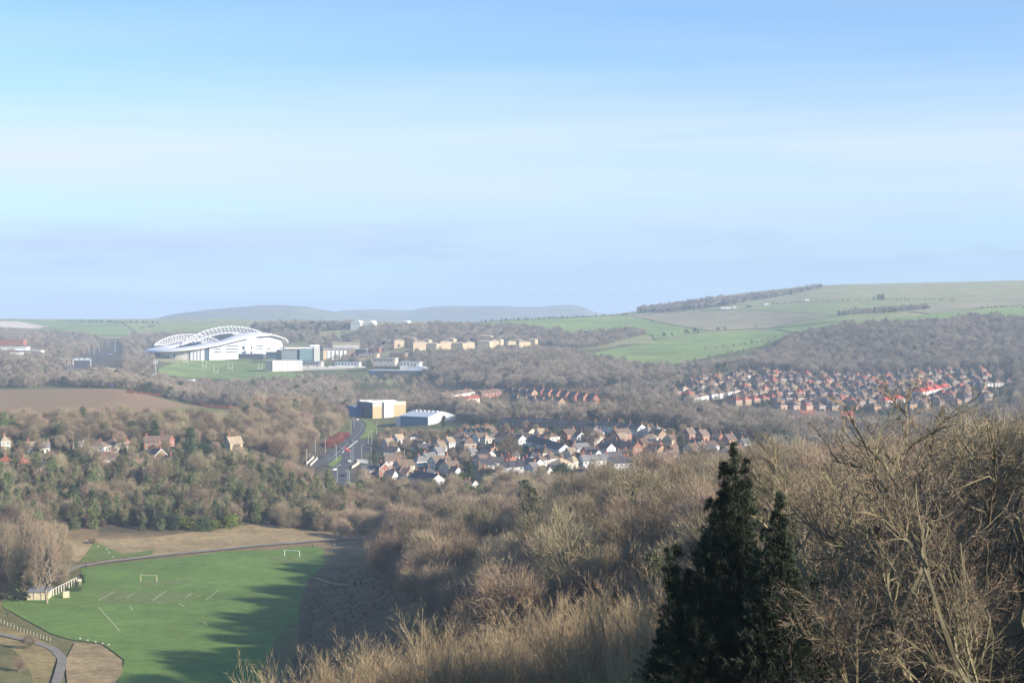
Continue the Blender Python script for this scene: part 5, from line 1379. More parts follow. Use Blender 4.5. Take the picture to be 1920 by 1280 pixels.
# ------------------------------------------------------------------ stadium
def stadium():
    base = at(404, D=2330); base.z = 37.5
    rz = R(30)
    white = mat('stadium_white', (0.66, 0.66, 0.67), .5, spec=.3)
    rgrey = mat('stadium_roof', (0.58, 0.59, 0.61), .45, spec=.4)
    clad = mat('stadium_tan_cladding', (0.52, 0.48, 0.42), .7)
    glassd = mat('stadium_glass', (0.07, 0.10, 0.15), .15, spec=.6)
    r = tag(empty('stadium', base, rz), 'large white football stadium with two arched trusses over its roof', 'stadium')
    A, B = 112.0, 84.0
    def plan(t, a, b, e=2.5):
        c, s = math.cos(t), math.sin(t)
        return a * math.copysign(abs(c) ** (2 / e), c), -b * math.copysign(abs(s) ** (2 / e), s)
    HS = ([-1, -.8, -.5, -.2, .1, .35, .6, .85, 1], [9, 10.5, 14, 20, 28, 33, 34.5, 29, 19])
    def rim(u): return float(np.interp(u / A, *HS))
    N = 96
    # roof shell: outer rim, crest over the stands, inner lip
    V, F = [], []
    for i in range(N):
        t = 2 * math.pi * i / N
        u, v = plan(t, A, B); z = rim(u)
        side = abs(math.sin(t)) ** 1.5
        for (k, dz) in ((1.0, -1.2), (1.012, 0), (.93, 2.6), (.80, 3.4 + 1.5 * side), (.66, 2.4 + 2.5 * side), (.60, 1.0 + 2.5 * side), (.60, -.6 + 2.5 * side), (.80, .5 + 1.5 * side), (.97, -1.2)):
            zz = z + dz
            if k < .95 and u < -A * .3: zz += 4.0 * (1 - k) * 2
            V.append((u * k, v * k, zz))
    K = 9
    for i in range(N):
        j = (i + 1) % N
        for k in range(K):
            q = (k + 1) % K
            F.append((i * K + k, j * K + k, j * K + q, i * K + q))
    m_ = np.array([1 if (f % K) in (0, 1) else 0 for f in range(len(F))])
    link('roof', np_mesh('stadium_roof', V, np.array(F), [rgrey, white], m_, True), r)
    # outer walls in panels: white on the near right, tan on the near left, glass at the low end
    def panel(t0, t1, k, zlo, ztop, m, name, n=8, off=0.0):
        b = MB()
        for i in range(n):
            a0, a1 = t0 + (t1 - t0) * i / n, t0 + (t1 - t0) * (i + 1) / n
            u0, v0 = plan(a0, A * k + off, B * k + off); u1, v1 = plan(a1, A * k + off, B * k + off)
            ui0, vi0 = plan(a0, A * k - 2, B * k - 2); ui1, vi1 = plan(a1, A * k - 2, B * k - 2)
            z0, z1 = (rim(u0) + ztop, rim(u1) + ztop) if ztop <= 0 else (ztop, ztop)
            b.poly([(u0, v0, zlo), (u1, v1, zlo), (u1, v1, z1), (u0, v0, z0)])
            b.poly([(ui1, vi1, zlo), (ui0, vi0, zlo), (ui0, vi0, z0), (ui1, vi1, z1)])
            b.poly([(u0, v0, z0), (u1, v1, z1), (ui1, vi1, z1), (ui0, vi0, z0)])
        return link(name, b.mesh(name, m), r)
    def deg(a): return R(a)
    panel(deg(16), deg(105), .93, -4, -3.6, white, 'white_facade', 36)
    panel(deg(105), deg(109), .92, -4, -1.6, glassd, 'glazed_slot', 3)
    panel(deg(109), deg(122), .935, -4, -1.2, mat('stadium_pale_grey', (.60, .60, .62), .6), 'pale_grey_wall', 6)
    panel(deg(122), deg(160), .92, -4, -1.2, clad, 'tan_wall', 14)
    panel(deg(160), deg(206), .88, -6, -1.0, glassd, 'glazed_concourse', 14)
    panel(deg(206), deg(376), .90, -4, -1.2, clad, 'rear_wall', 40)
    for a0, a1, z0, z1 in ((96, 101, 9, 10.2), (96, 101, 13, 14.2), (96, 101, 17, 18.2), (87, 93, 9, 10.2), (87, 93, 13.2, 14.4), (87, 93, 17.5, 18.7), (66, 73, 12, 13.4), (66, 73, 17, 18.4), (56, 61, 12, 13.4), (76.5, 78, 6, 10), (76.5, 78, 13, 18), (82, 84.5, 6, 10), (82, 84.5, 13, 18)):
        panel(deg(a0), deg(a1), .93, z0, z1, glassd, 'window_band', 12, .9)
    for a in (112, 115, 118, 121.5):
        panel(deg(a), deg(a + .5), .935, -4, -1.6, glassd, 'cladding_joint', 2, .9)
    for a0, a1, z0, z1 in ((138, 140.5, 1, 6), (146, 148.5, -3, 4), (150, 152.5, -3, 4), (154, 156.5, -3, 4)):
        panel(deg(a0), deg(a1), .92, z0, z1, glassd, 'entrance', 6, .9)
    # round crest panel
    u, v = plan(deg(80.5), A * .93 + 1.0, B * .93 + 1.0); u2, v2 = plan(deg(82), A * .93 + 1.0, B * .93 + 1.0)
    b = MB(); d = Vector((u2 - u, v2 - v, 0)).normalized(); nrm = Vector((d.y, -d.x, 0))
    if nrm.dot(Vector((u, v, 0))) < 0: nrm = -nrm
    b.prism([Vector((u, v, 14.5)) + d * 5.2 * math.cos(a) + Vector((0, 0, 6.4 * math.sin(a))) for a in np.linspace(0, 2 * math.pi, 20, endpoint=False)], nrm * .4)
    link('crest_panel', b.mesh('crest_panel', white), r)
    b = MB()
    b.prism([Vector((u, v, 14.5)) + nrm * .42 + d * 1.6 * math.cos(a) + Vector((0, 0, 2.0 * math.sin(a))) for a in np.linspace(0, 2 * math.pi, 14, endpoint=False)], nrm * .1)
    link('crest_badge', b.mesh('crest_badge', mat('pale_badge', (.75, .6, .5))), r)
    # roof-edge trusswork under the near rim
    # seating bowl and pitch inside
    V, F = [], []
    for i in range(N):
        t = 2 * math.pi * i / N
        for k, z in ((.86, 20), (.46, 2)):
            u, v = plan(t, A * k, B * k); V.append((u, v, z if k < .5 else min(rim(u) - 3, 20)))
    F = [(2 * i, 2 * i + 1, 2 * ((i + 1) % N) + 1, 2 * ((i + 1) % N)) for i in range(N)]
    link('seating_bowl', np_mesh('seating_bowl', V, np.array(F), mat('blue_seats', (.05, .12, .35), .7)), r)
    # arched trusses: two chords and zigzag braces
    for (v0, lean, hmax, hw, cu, z0) in ((-46.0, -7.0, 47.5, 80.0, 8.0, 19.0), (42.0, 6.0, 35.0, 58.0, -28.0, 18.0)):
        tr = link('arch_truss', None, r)
        n = 26
        up, lo, up2 = [], [], []
        for i in range(n + 1):
            s = -1 + 2 * i / n
            f = (1 - s * s) ** .85 if abs(s) < 1 else 0
            x = cu + s * hw
            zu = z0 + (hmax - z0) * f
            dep = 9.5 * min(1, (1 - abs(s)) * 3.2) + .4
            up.append(Vector((x, v0 + lean * f + 2.0, zu))); up2.append(Vector((x, v0 + lean * f - 2.0, zu)))
            lo.append(Vector((x, v0 + lean * f * .5, zu - dep)))
        for nm_, pl, rad in (('upper_chord', up, .75), ('upper_chord', up2, .75), ('lower_chord', lo, .8)):
            b = MB(); b.path(pl, rad, 6)
            link(nm_, b.mesh(nm_, white, True), tr)
        for i in range(1, n):
            b = MB()
            b.tube(up[i], lo[i + (i % 2) - 0] if i % 2 else lo[i + 1], .42, .42, 5); b.tube(up2[i], lo[i] if i % 2 else lo[i], .42, .42, 5)
            b.tube(up[i], lo[i - 1], .42, .42, 5)
            link('brace', b.mesh('brace', white, True), tr)
    # slender ties from the near arch to the roof rim
    for s in np.linspace(-.6, .75, 16):
        u = s * A; b = MB(); z = rim(u)
        u_, v_ = plan(math.acos(max(-1, min(1, s))), A * .95, B * .95)
        b.tube((u_, v_, z - 5.5), (u_ + 2.5, v_ * .99, z + .4), .3, .3, 5)
        link('rim_strut', b.mesh('rim_strut', white), r)
stadium()

# ------------------------------------------------------------------ larger buildings
def building(px, py, D, rz, parts, label, name, cat='building', z=None):
    """parts: (name, (x0, x1, y0, y1, z0, z1), material) in metres round the foot"""
    p = at(px, D=D) if D else at(px, py)
    if py is not None and D: p.z = EYE - (py - HY) / FPX * D
    r = tag(empty(name, p, R(rz)), label, cat)
    for nm_, bx, m in parts:
        b = MB(); b.box(*bx)
        link(nm_, b.mesh(nm_, m), r)
    return r
navy = mat('navy_cladding', (0.06, 0.075, 0.115), .6)
tanp = mat('ochre_panel', (0.47, 0.34, 0.20), .7)
whitep = mat('white_panel', (0.72, 0.71, 0.68), .6)
bluep = mat('blue_panel', (0.03, 0.14, 0.36), .5)
flat = mat('flat_roof', (0.36, 0.38, 0.40), .7)
steel = mat('grey_steel_roof', (0.42, 0.46, 0.50), .45, spec=.4)
conc = mat('concrete', (0.42, 0.39, 0.34), .9, noise=4, namt=.15)
dark = mat('dark_cladding', (0.075, 0.08, 0.09), .6)
teal = mat('teal_glass', (0.06, 0.12, 0.14), .15, spec=.6)

# self-storage block: near corner at column 698
r = building(698, 783, 1252, 28, [
    ('dark_left_wall', (0, .4, .4, 34, -3, 12.2), navy), ('ochre_panel', (.42, 8.6, 0, .4, -3, 9.3), tanp), ('cream_band', (.42, 8.6, 0, .4, 9.32, 12.2), mat('cream_panel', (.60, .53, .40), .7)),
    ('dark_recess', (8.62, 11.0, 1.2, 1.6, -3, 12.0), dark), ('white_panel', (11.02, 19.4, 0, .4, -3, 13.2), whitep), ('ochre_panel', (19.42, 30.6, 0, .4, -3, 10.3), tanp), ('cream_band', (19.42, 30.6, 0, .4, 10.32, 13.2), mat('cream_panel', (.60, .53, .40), .7)),
    ('core', (.5, 30.5, .5, 34, -3, 12.0), dark), ('roof', (.2, 30.8, .2, 34.4, 12.25, 12.6), flat), ('right_wall', (30.62, 31, 0, 34, -3, 13.2), tanp),
    ('blue_annexe', (-7, -.2, 24, 38, -3, 8.6), bluep), ('annexe_roof', (-7.2, 0, 23.8, 38.2, 8.62, 9.0), flat)], 'ochre, white and navy storage building beside the main road', 'storage_building')
for i, (x0, x1, y0, y1) in enumerate(((2, 28, 12, 14.5), (4, 30, 22, 24.5), (1, 12, 30, 32))):
    b = MB(); b.box(x0, x1, y0, y1, 12.62, 13.3); link('rooflight', b.mesh('rooflight', whitep), r)
for i in range(5):
    b = MB(); b.box(-.06, -.02, 4 + i * 5.6, 7.5 + i * 5.6, 5.2, 6.8); link('window', b.mesh('window', glass), r)
# white and blue shed
def shed():
    p = at(803, D=1150); p.z = EYE - (797 - HY) / FPX * 1150
    r = tag(empty('warehouse', p, R(-35)), 'white gabled warehouse with blue shaded side and grey roof', 'warehouse')
    L, W, h, ri = 28, 34, 6.2, 3.6
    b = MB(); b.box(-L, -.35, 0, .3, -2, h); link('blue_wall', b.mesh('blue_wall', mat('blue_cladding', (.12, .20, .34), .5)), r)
    b = MB(); b.prism([(-.3, 0, -2), (-.3, W, -2), (-.3, W, h), (-.3, W / 2, h + ri), (-.3, 0, h)], (.3, 0, 0)); link('white_gable', b.mesh('white_gable', mat('white_cladding', (.82, .83, .84), .5)), r)
    b = MB(); b.prism([(-L, 0, -2), (-L, W, -2), (-L, W, h), (-L, W / 2, h + ri), (-L, 0, h)], (.3, 0, 0)); b.box(-L + .3, -.35, W - .3, W, -2, h); link('rear_wall', b.mesh('rear_wall', whitep), r)
    for s in (0, 1):
        b = MB(); y0, y1 = (-.5, W / 2) if s == 0 else (W + .5, W / 2)
        zz = h - .1
        pts = [(-L - .3, y0, zz), (-L - .3, y1, h + ri + .02), (-L - .3, y1, h + ri + .3), (-L - .3, y0, zz + .28)]
        b.prism(pts if s else pts[::-1], (L + .6, 0, 0)); link('roof_slope', b.mesh('roof_slope', steel), r)
    for i in range(6):
        b = MB(); b.box(-L + 3 + i * 4.2, -L + 5 + i * 4.2, 13.6, 15.2, h + ri - .35, h + ri + .55); link('roof_vent', b.mesh('roof_vent', whitep), r)
    b = MB(); b.box(.02, .1, 6, 11, -2, 4.2); link('loading_door', b.mesh('loading_door', mat('pale_door', (.62, .64, .66), .5)), r)
    b = MB(); b.box(-L - 5, -L - .2, 1, 7, -2, 5.5); link('end_annexe', b.mesh('end_annexe', whitep), r)
shed()

# campus by the stadium
r = building(560, 674, 2150, 22, [('frame', (-26, 0, -.5, 30, -3, 18), dark), ('right_wing', (.1, 21, -4, 26, -3, 20.5), teal), ('roof_slab', (-22, 23, -4.6, 26, 20.6, 22.4), whitep), ('stair_tower', (21.1, 30, -6, 20, -3, 24), mat('stone_tower', (.40, .40, .38), .8)), ('plant_room', (17, 31, 0, 10, 24.1, 27), whitep)],
             'dark glass faced stepped hall beside the stadium', 'glass_hall')
r.scale = (1, 1, .78)
for i in range(6):
    b = MB(); b.box(-25, -1, -.85, -.55, 1 + i * 2.9, 1.9 + i * 2.9); link('balcony_band', b.mesh('balcony_band', mat('pale_teal_band', (.26, .34, .36), .5)), r)
    b = MB(); b.box(.8, 20.5, -4.4, -4.05, 1 + i * 3.2, 1.9 + i * 3.2); link('balcony_band', b.mesh('balcony_band', mat('pale_teal_band', (.26, .34, .36), .5)), r)
r = building(606, 676, 2180, 10, [('body', (0, 46, .6, 22, -3, 16), conc), ('brick_end', (0, 5.5, 0, .58, -3, 15), WALL['tan']), ('brick_end', (36, 46, 0, .58, -3, 15), WALL['brown']), ('roof', (-.6, 46.6, -.6, 22.6, 16.05, 18.5), lead)],
             'concrete campus hall with four pale fins on its front', 'campus_hall')
for i in range(5):
    b = MB(); b.box(6.2 + i * 6.0, 10.4 + i * 6.0, -.6, .5, 1.5, 14.4); link('pale_fin', b.mesh('pale_fin', whitep), r)
    b = MB(); b.box(10.5 + i * 6.0, 12.1 + i * 6.0, .3, .57, -2, 14.4); link('dark_slot', b.mesh('dark_slot', dark), r)
building(624, 660, 2240, 8, [('wall', (0, 40, 0, 22, -3, 12), conc), ('roof', (-1, 41, -1, 23, 12.05, 15), mat('olive_roof', (.27, .25, .17), .9))], 'low olive roofed hall behind the finned campus hall', 'campus_hall')
r = building(511, 696, 1980, 10, [('core', (-8.5, 40, .5, 16, -2, 14.2), dark), ('roof', (-8.6, 40.2, .2, 16.2, 14.25, 14.6), flat)], 'hall clad in white striped panels by the sports ground', 'sports_hall')
g = np.random.default_rng(9)
for i in range(20):
    b = MB(); x = i * 2.0; b.box(x, x + 1.5 + .35 * g.random(), 0, .45, -2 + g.random() * 1.0, 14.6); link('white_panel', b.mesh('white_panel', whitep), r)
r = building(556, 700, 2000, 4, [('wall', (0, 92, 0, 18, -2, 7.6), mat('pale_shed_wall', (.50, .48, .45), .7))], 'long low pale shed right of the striped hall', 'shed')
for i in range(7):
    b = MB(); x = i * 13.2; b.prism([(x, -.6, 7.65), (x + 13, -.6, 7.65), (x + 13, -.6, 8.6), (x + 4, -.6, 9.8)], (0, 19, 0)); link('roof_bay', b.mesh('roof_bay', mat('pale_bay_roof', (.55, .54, .51), .7)), r)
r = building(690, 711, 1780, -12, [('dark_wall', (0, 73, 0, 20, -2, 10.5), dark), ('roof', (-.5, 73.5, -.5, 24, 10.55, 11.2), steel), ('pale_end', (73.1, 88, -3, 14, -2, 9.5), whitep), ('pale_roof', (73, 89, -3.5, 15, 9.55, 10.1), flat), ('end_block', (88.1, 100, 0, 12, -2, 8), mat('brown_clad', (.28, .20, .15), .8)), ('sign_board', (3, 9, -.3, -.05, 7.6, 9.6), bluep)], 'long dark supermarket with pale right end', 'supermarket')
for i in range(14):
    b = MB(); b.box(3 + i * 5, 5.2 + i * 5, -.12, -.04, .5, 3.6); link('window', b.mesh('window', glass), r)
b = MB()
for i in range(12):
    t0, t1 = math.pi * i / 12, math.pi * (i + 1) / 12
    b.poly([(60 - 12 * math.cos(t0), 4, 11.2 + 4.6 * math.sin(t0)), (60 - 12 * math.cos(t1), 4, 11.2 + 4.6 * math.sin(t1)), (60 - 12 * math.cos(t1), 22, 11.2 + 4.6 * math.sin(t1)), (60 - 12 * math.cos(t0), 22, 11.2 + 4.6 * math.sin(t0))])
b.poly([(60 - 12 * math.cos(math.pi * i / 12), 4, 11.2 + 4.6 * math.sin(math.pi * i / 12)) for i in range(13)])
link('curved_roof', b.mesh('curved_roof', steel), r)
building(622, 712, 1850, 0, [('board', (0, 44, 0, .3, .2, 2.4), mat('red_hoarding', (.38, .08, .07), .7)), ('rail', (0, 44, .35, .45, 2.45, 2.6), lead)], 'long red hoarding below the pale shed', 'hoarding', 'fence')
# further low campus blocks
for (px, py, D, w, d, h, wall_, roof_, lab) in ((720, 682, 1930, 30, 14, 7, conc, flat, 'low concrete campus block behind the supermarket'), (745, 674, 2010, 22, 12, 8, WALL['brown'], lead, 'brown campus block with flat roof below the flats'), (690, 676, 2050, 26, 12, 9, WALL['tan'], flat, 'tan campus block right of the finned hall'),
                                     (585, 686, 2060, 26, 12, 5, conc, flat, 'low concrete block between the striped hall and the glass hall'), (650, 688, 2030, 34, 12, 6, whitep, steel, 'white roofed shed behind the long pale shed'), (768, 690, 1860, 26, 14, 7, whitep, steel, 'pale shed behind the curved supermarket roof'),
                                     (470, 669, 2225, 40, 10, 4, dark, flat, 'dark low block under the white stadium facade'), (516, 668, 2225, 30, 12, 6, teal, flat, 'teal glazed block right of the stadium facade'), (700, 664, 2170, 18, 10, 9, WALL['brick'], lead, 'small brick block among trees left of the flats'), (676, 668, 2150, 16, 10, 10, dark, flat, 'dark block right of the olive roofed hall')):
    r = building(px, py, D, -14, [('wall', (-w / 2, w / 2, 0, d, -3, h), wall_), ('roof', (-w / 2 - .5, w / 2 + .5, -.5, d + .5, h + .03, h + .9), roof_)], lab, 'campus_block')
    for i in range(int(w / 4.5)):
        b = MB(); b.box(-w / 2 + 1 + i * 4.5, -w / 2 + 3.4 + i * 4.5, -.12, -.03, h * .5, h * .5 + 1.8); link('window', b.mesh('window', glass), r)
# buildings round the far junction and meadow
building(398, 733, 1700, -28, [('wall', (0, 24, 0, 14, -2, 6.5), WALL['brick'])], 'brick school hall with steep dark roof in the tree belt', 'school_hall')
p = at(398, D=1700); p.z = EYE - (733 - HY) / FPX * 1700
r = [o for o in bpy.data.objects if o.name.startswith('school_hall')][-1]
b = MB(); b.prism([(-.5, -1, 6.3), (-.5, 15, 6.3), (-.5, 7, 12)], (25, 0, 0)); link('roof', b.mesh('roof', ROOF['slate']), r)
b = MB(); b.prism([(24.55, -.2, 6.55), (24.55, 14.2, 6.55), (24.55, 7, 11.6)], (.3, 0, 0)); link('gable', b.mesh('gable', WALL['brick']), r)
house(at(383, D=1690), R(-24), 14, 10, 6, 4, False, 'brick', 'brown', 'brick house left of the school hall in the tree belt', None, None, (True, True), 1)
for px, D, w, lab in ((294, 1690, 16, 'left of two flat white huts in the tree belt'), (347, 1670, 17, 'right of two flat white huts in the tree belt')):
    p = at(px, D=D)
    building(px, None, D, -8, [('wall', (-w / 2, w / 2, 0, 9, -1, 6.0), whitep), ('roof', (-w / 2 - .4, w / 2 + .4, -.4, 9.4, 6.05, 7.2), whitep)], lab, 'hut')
r = building(170, 711, 1750, -20, [('ochre_wall', (0, 17, 0, 12, -2, 11), WALL['tan']), ('white_roof', (-1, 18, -1, 13, 11.05, 13.2), whitep), ('tan_block', (17.1, 28, -1, 10, -2, 13), WALL['tan']), ('low_wing', (-14, -.1, 2, 10, -2, 6), whitep)], 'ochre roadside building with white roof at the junction', 'roadside_building')
r = building(-12, 664, 2000, -6, [('lower_block', (0, 66, 0, 14, -2, 5.0), whitep), ('glass_band', (0, 66, -.2, -.02, 1.6, 3.4), teal), ('upper_block', (0, 44, 4, 16, 5.05, 9.0), whitep), ('roof_edge', (-1, 67, -1, 3.9, 5.1, 5.8), whitep), ('top_roof', (-1, 45, 3, 17, 9.05, 9.8), whitep)], 'long white office with glass bands at the left edge', 'office')
building(-10, 644, 2120, -4, [('wall', (0, 42, 0, 12, -2, 5.2), WALL['brick']), ('roof', (-.5, 42.5, -.5, 12.5, 5.25, 6.2), lead)], 'red brick block above the white office at the left edge', 'office')
building(19, 668, 1900, 5, [('wall', (0, 15, 0, 9, -2, 4.2), whitep), ('roof', (-.4, 15.4, -.4, 9.4, 4.25, 5), whitep)], 'small white building just below the white office', 'hut')
# farm and white roofs on the far hills
for px, py, D, w, h, lab in ((1513, 566, 2880, 7, 5, 'lone white barn high on the right hillside'), (1404, 577, 2960, 12, 5, 'dark barn on the far field edge'), (1357, 580, 2990, 10, 3.5, 'left of three white farm sheds on the hillside'), (1366, 580, 2995, 8, 3.5, 'middle of three white farm sheds on the hillside'), (1377, 578.5, 3000, 6, 3.5, 'right of three white farm sheds on the hillside'), (1437, 572.5, 3010, 8, 3, 'small white trailer beside the farm track')):
    p = at(px, py)
    m = dark if 'dark' in lab else whitep
    r = tag(empty('barn', p, R(-15)), lab, 'barn')
    b = MB(); b.box(-w / 2, w / 2, -3, 3, -2, h * .7); link('wall', b.mesh('wall', m), r)
    b = MB(); b.prism([(-w / 2 - .3, -3.4, h * .7 + .02), (-w / 2 - .3, 3.4, h * .7 + .02), (-w / 2 - .3, 0, h * .7 + 1.8)], (w + .6, 0, 0)); link('roof', b.mesh('roof', m), r)
for k, (px, w, lab) in enumerate(((670, 20, 'left of two bright white domed roofs on the far ridge'), (693, 22, 'right of two bright white domed roofs on the far ridge'), (756, 30, 'long white roof alone on the far ridge'))):
    D = 2760; p = at(px, D=D); p.z = EYE - (611 - HY) / FPX * D
    r = tag(empty('white_hall', p, R(-20)), lab, 'building')
    W_ = w / FPX * D
    b = MB(); b.box(-W_ / 2, W_ / 2, -8, 8, -8, 6); link('wall', b.mesh('wall', whitep), r)
    b = MB(); b.prism([(-W_ / 2, -8.4, 6.03), (W_ / 2, -8.4, 6.03), (W_ * .38, -8.4, 9.4), (W_ * .1, -8.4, 10.5), (-W_ * .25, -8.4, 10), (-W_ * .42, -8.4, 8.6)], (0, 17, 0)); link('roof', b.mesh('roof', whitep), r)

# pavilion by the playing field
def pavilion():
    cream = mat('cream_wall', (.47, .42, .29), .9, noise=1.2, namt=.2)
    p = at(70, D=503)
    r = tag(empty('pavilion', p, R(8)), 'cream walled pavilion under tall bare trees by the playing field', 'pavilion')
    b = MB(); b.box(-3.4, 3.6, 0, .25, -.6, 2.6); link('front_wall', b.mesh('front_wall', cream), r)
    for x in (-3.4, -1.1, 1.3, 3.4):
        b = MB(); b.box(x, x + .3, -.2, -.005, -.6, 2.8); link('pilaster', b.mesh('pilaster', cream), r)
    b = MB(); b.box(-3.7, 3.95, -.5, 8.4, 2.82, 3.0); link('roof', b.mesh('roof', lead), r)
    b = MB(); b.box(-3.4, -3.15, .26, 8, -.6, 2.6); b.box(3.4, 3.6, .26, 8, -.6, 2.6); b.box(-3.4, 3.6, 8.0, 8.2, -.6, 2.6); link('side_walls', b.mesh('side_walls', cream), r)
    q = tag(empty('colonnade', at(90, D=505)), 'row of white posts stepping away from the pavilion', 'colonnade')
    a, b2 = at(90, D=505), at(148, D=536)
    n = 13
    for i in range(n):
        c = a.lerp(b2, i / (n - 1)) - a; c.z = gz(a.x + c.x, a.y + c.y) - a.z
        b = MB(); b.box(-.14, .14, -.14, .14, -.4, 2.5); link('post', b.mesh('post', mat('pale_post', (.52, .50, .44), .8)), q, c, .5)
    d = (b2 - a); b = MB(); b.tube((0, 0, 2.56), (d.x, d.y, 2.56 + gz(b2.x, b2.y) - a.z), .12, .12, 4); link('beam', b.mesh('beam', mat('pale_post', (.52, .50, .44), .8)), q)
    for px, D, w, lab in ((124, 507, 2.1, 'pale end wall nearest the field, beside the colonnade'), (149, 531, 1.4, 'cream end wall at the far end of the colonnade')):
        o = tag(empty('garden_wall', at(px, D=D), R(25)), lab, 'wall')
        b = MB(); b.box(-w / 2, w / 2, -.2, .2, -.5, 2.3); link('masonry', b.mesh('masonry', cream), o)
        b = MB(); b.box(-w / 2 - .08, w / 2 + .08, -.28, .28, 2.31, 2.42); link('coping', b.mesh('coping', conc), o)
pavilion()
# ------------------------------------------------------------------ roads
def P6(*pts): return [(560 + x / 6.4, 720 + y / 6.4) for x, y in pts]
verge = mat('verge_grass', (0.15, 0.20, 0.05), .95, noise=4, namt=.2)
white_line = mat('road_paint', (.72, .72, .70), .7)
drape('main_road', P6((648, 470), (650, 540), (600, 620), (480, 720), (330, 850), (215, 880), (90, 960), (140, 1010), (300, 975), (380, 1000), (415, 1060), (400, 1130), (480, 1200), (600, 1240), (740, 1300), (840, 1300), (680, 1200), (620, 1100), (610, 1000), (660, 930), (760, 870), (880, 760), (900, 690), (760, 690), (715, 665), (790, 580), (805, 500), (765, 440), (700, 405), (660, 420)), tarmac, .32, 'dual carriageway curving past the storage building')
drape('road_verge', P6((705, 402), (780, 425), (860, 455), (935, 510), (915, 560), (870, 612), (800, 650), (722, 668), (796, 585), (812, 500), (770, 437)), verge, .40, 'sunlit grass verge inside the road bend')
drape('road_verge', P6((345, 975), (430, 915), (510, 868), (522, 900), (470, 955), (420, 1000), (385, 992)), verge, .55, 'grass island in the middle of the main road')
drape('road_verge', P6((640, 1195), (720, 1180), (780, 1190), (790, 1250), (740, 1262), (690, 1230)), verge, .5, 'bright grass patch at the near end of the main road')
drape('car_park', P6((770, 985), (860, 975), (985, 990), (1000, 1080), (960, 1180), (860, 1200), (790, 1180)), tarmac, .34, 'shaded car park below the road bend')
main = [P6((735, 445))[0], P6((770, 520))[0], P6((720, 600))[0], P6((600, 700))[0], P6((470, 830))[0], P6((330, 940))[0]]
for k, (off, lab) in enumerate(((0, 'white lane line on the far carriageway'), (26, 'white lane line on the near carriageway'))):
    pts = [at(p + off / 6.4 * 1.3, q + off / 6.4 * .9) for p, q in main]
    for i in range(len(pts) - 1):
        for j in range(5):
            a = pts[i].lerp(pts[i + 1], j / 5); b = pts[i].lerp(pts[i + 1], (j + .5) / 5)
            if i == 0 and j == 0:
                rt = tag(empty('road_marking', a), lab, kind='structure')
            o = ribbon('line', [a, b], .22, white_line, .42, parent=rt, sub=2)
            o.location = -Vector(rt.location)
# central barrier
b = MB(); a, c = at(*P6((525, 828))[0]), at(*P6((705, 690))[0])
bar = tag(empty('median_barrier', a), 'pale central barrier between the carriageways', 'barrier')
d = c - a
for i in range(12):
    q = a.lerp(c, i / 12); w = a.lerp(c, (i + .96) / 12)
    b = MB(); b.tube((q.x - a.x, q.y - a.y, gz(q.x, q.y) - a.z + .75), (w.x - a.x, w.y - a.y, gz(w.x, w.y) - a.z + .75), .28, .28, 4); b.tube((q.x - a.x, q.y - a.y, gz(q.x, q.y) - a.z), (q.x - a.x, q.y - a.y, gz(q.x, q.y) - a.z + .9), .08, .08, 4)
    link('rail_length', b.mesh('rail_length', mat('barrier_steel', (.55, .55, .54), .5)), bar)
def low_wall(p0, p1, h, t, m, label, name='low_wall'):
    a, c = at(*p0), at(*p1)
    r = tag(empty(name, a), label, 'wall')
    dx, dy = c.x - a.x, c.y - a.y
    n = Vector((-dy, dx, 0)).normalized() * t / 2
    zc = gz(c.x, c.y) - a.z
    b = MB(); b.prism([(-n.x, -n.y, -.5), (n.x, n.y, -.5), (n.x, n.y, h), (-n.x, -n.y, h)], (dx, dy, zc)); link('masonry', b.mesh('masonry', m), r)
    n = n * 1.3
    b = MB(); b.prism([(-n.x, -n.y, h + .01), (n.x, n.y, h + .01), (n.x, n.y, h + .16), (-n.x, -n.y, h + .16)], (dx, dy, zc)); link('coping', b.mesh('coping', conc), r)
pale = mat('pale_parapet', (.58, .52, .42), .9)
low_wall(P6((95, 968))[0], P6((180, 885))[0], 1.3, .5, pale, 'left pale parapet where the side road leaves the main road', 'parapet')
low_wall(P6((140, 985))[0], P6((225, 900))[0], 1.3, .5, pale, 'right pale parapet where the side road leaves the main road', 'parapet')
low_wall(P6((640, 1010))[0], P6((725, 955))[0], 1.4, .4, pale, 'pale wall at the estate entrance beside the main road')
low_wall(P6((698, 940))[0], P6((832, 948))[0], 2.2, .5, whitep, 'white wall facing the camera at the estate entrance')
EST = [[(694, 884), (770, 868), (850, 868), (882, 848), (930, 841), (985, 851)], [(985, 851), (1030, 868), (1090, 864), (1150, 859), (1230, 862), (1310, 869)], [(926, 816), (1020, 819), (1110, 825), (1200, 833), (1280, 846), (1380, 852)],
       [(850, 868), (862, 890), (900, 900), (990, 902), (1070, 896), (1150, 893), (1240, 884)], [(1260, 772), (1330, 764), (1420, 770), (1500, 779), (1610, 782)], [(1440, 752), (1530, 751), (1640, 757), (1780, 752)], [(1430, 727), (1560, 726), (1700, 728), (1860, 716)]]
EN = ['street entering the estate from the main road', 'street through the middle of the estate', 'back street below the slate terraces', 'lower street of the estate', 'lowest street of the far estate', 'middle street of the far estate', 'upper street of the far estate']
for e, nme in zip(EST, EN):
    ribbon('street', [at(*p) for p in e], 6.5, tarmac, .33, nme)
drape('lawn', [(1150, 866), (1160, 857), (1210, 857), (1214, 864), (1190, 868)], verge, .3, 'small bright green behind the slate terrace')
far_road = [at(205, D=1340), at(160, D=1450), at(128, D=1580), at(122, D=1720), at(148, D=1920), at(188, D=2150), at(212, D=2400), at(224, D=2650)]
ribbon('far_road', far_road, 17, tarmac, .8, 'distant dual carriageway running into the valley')
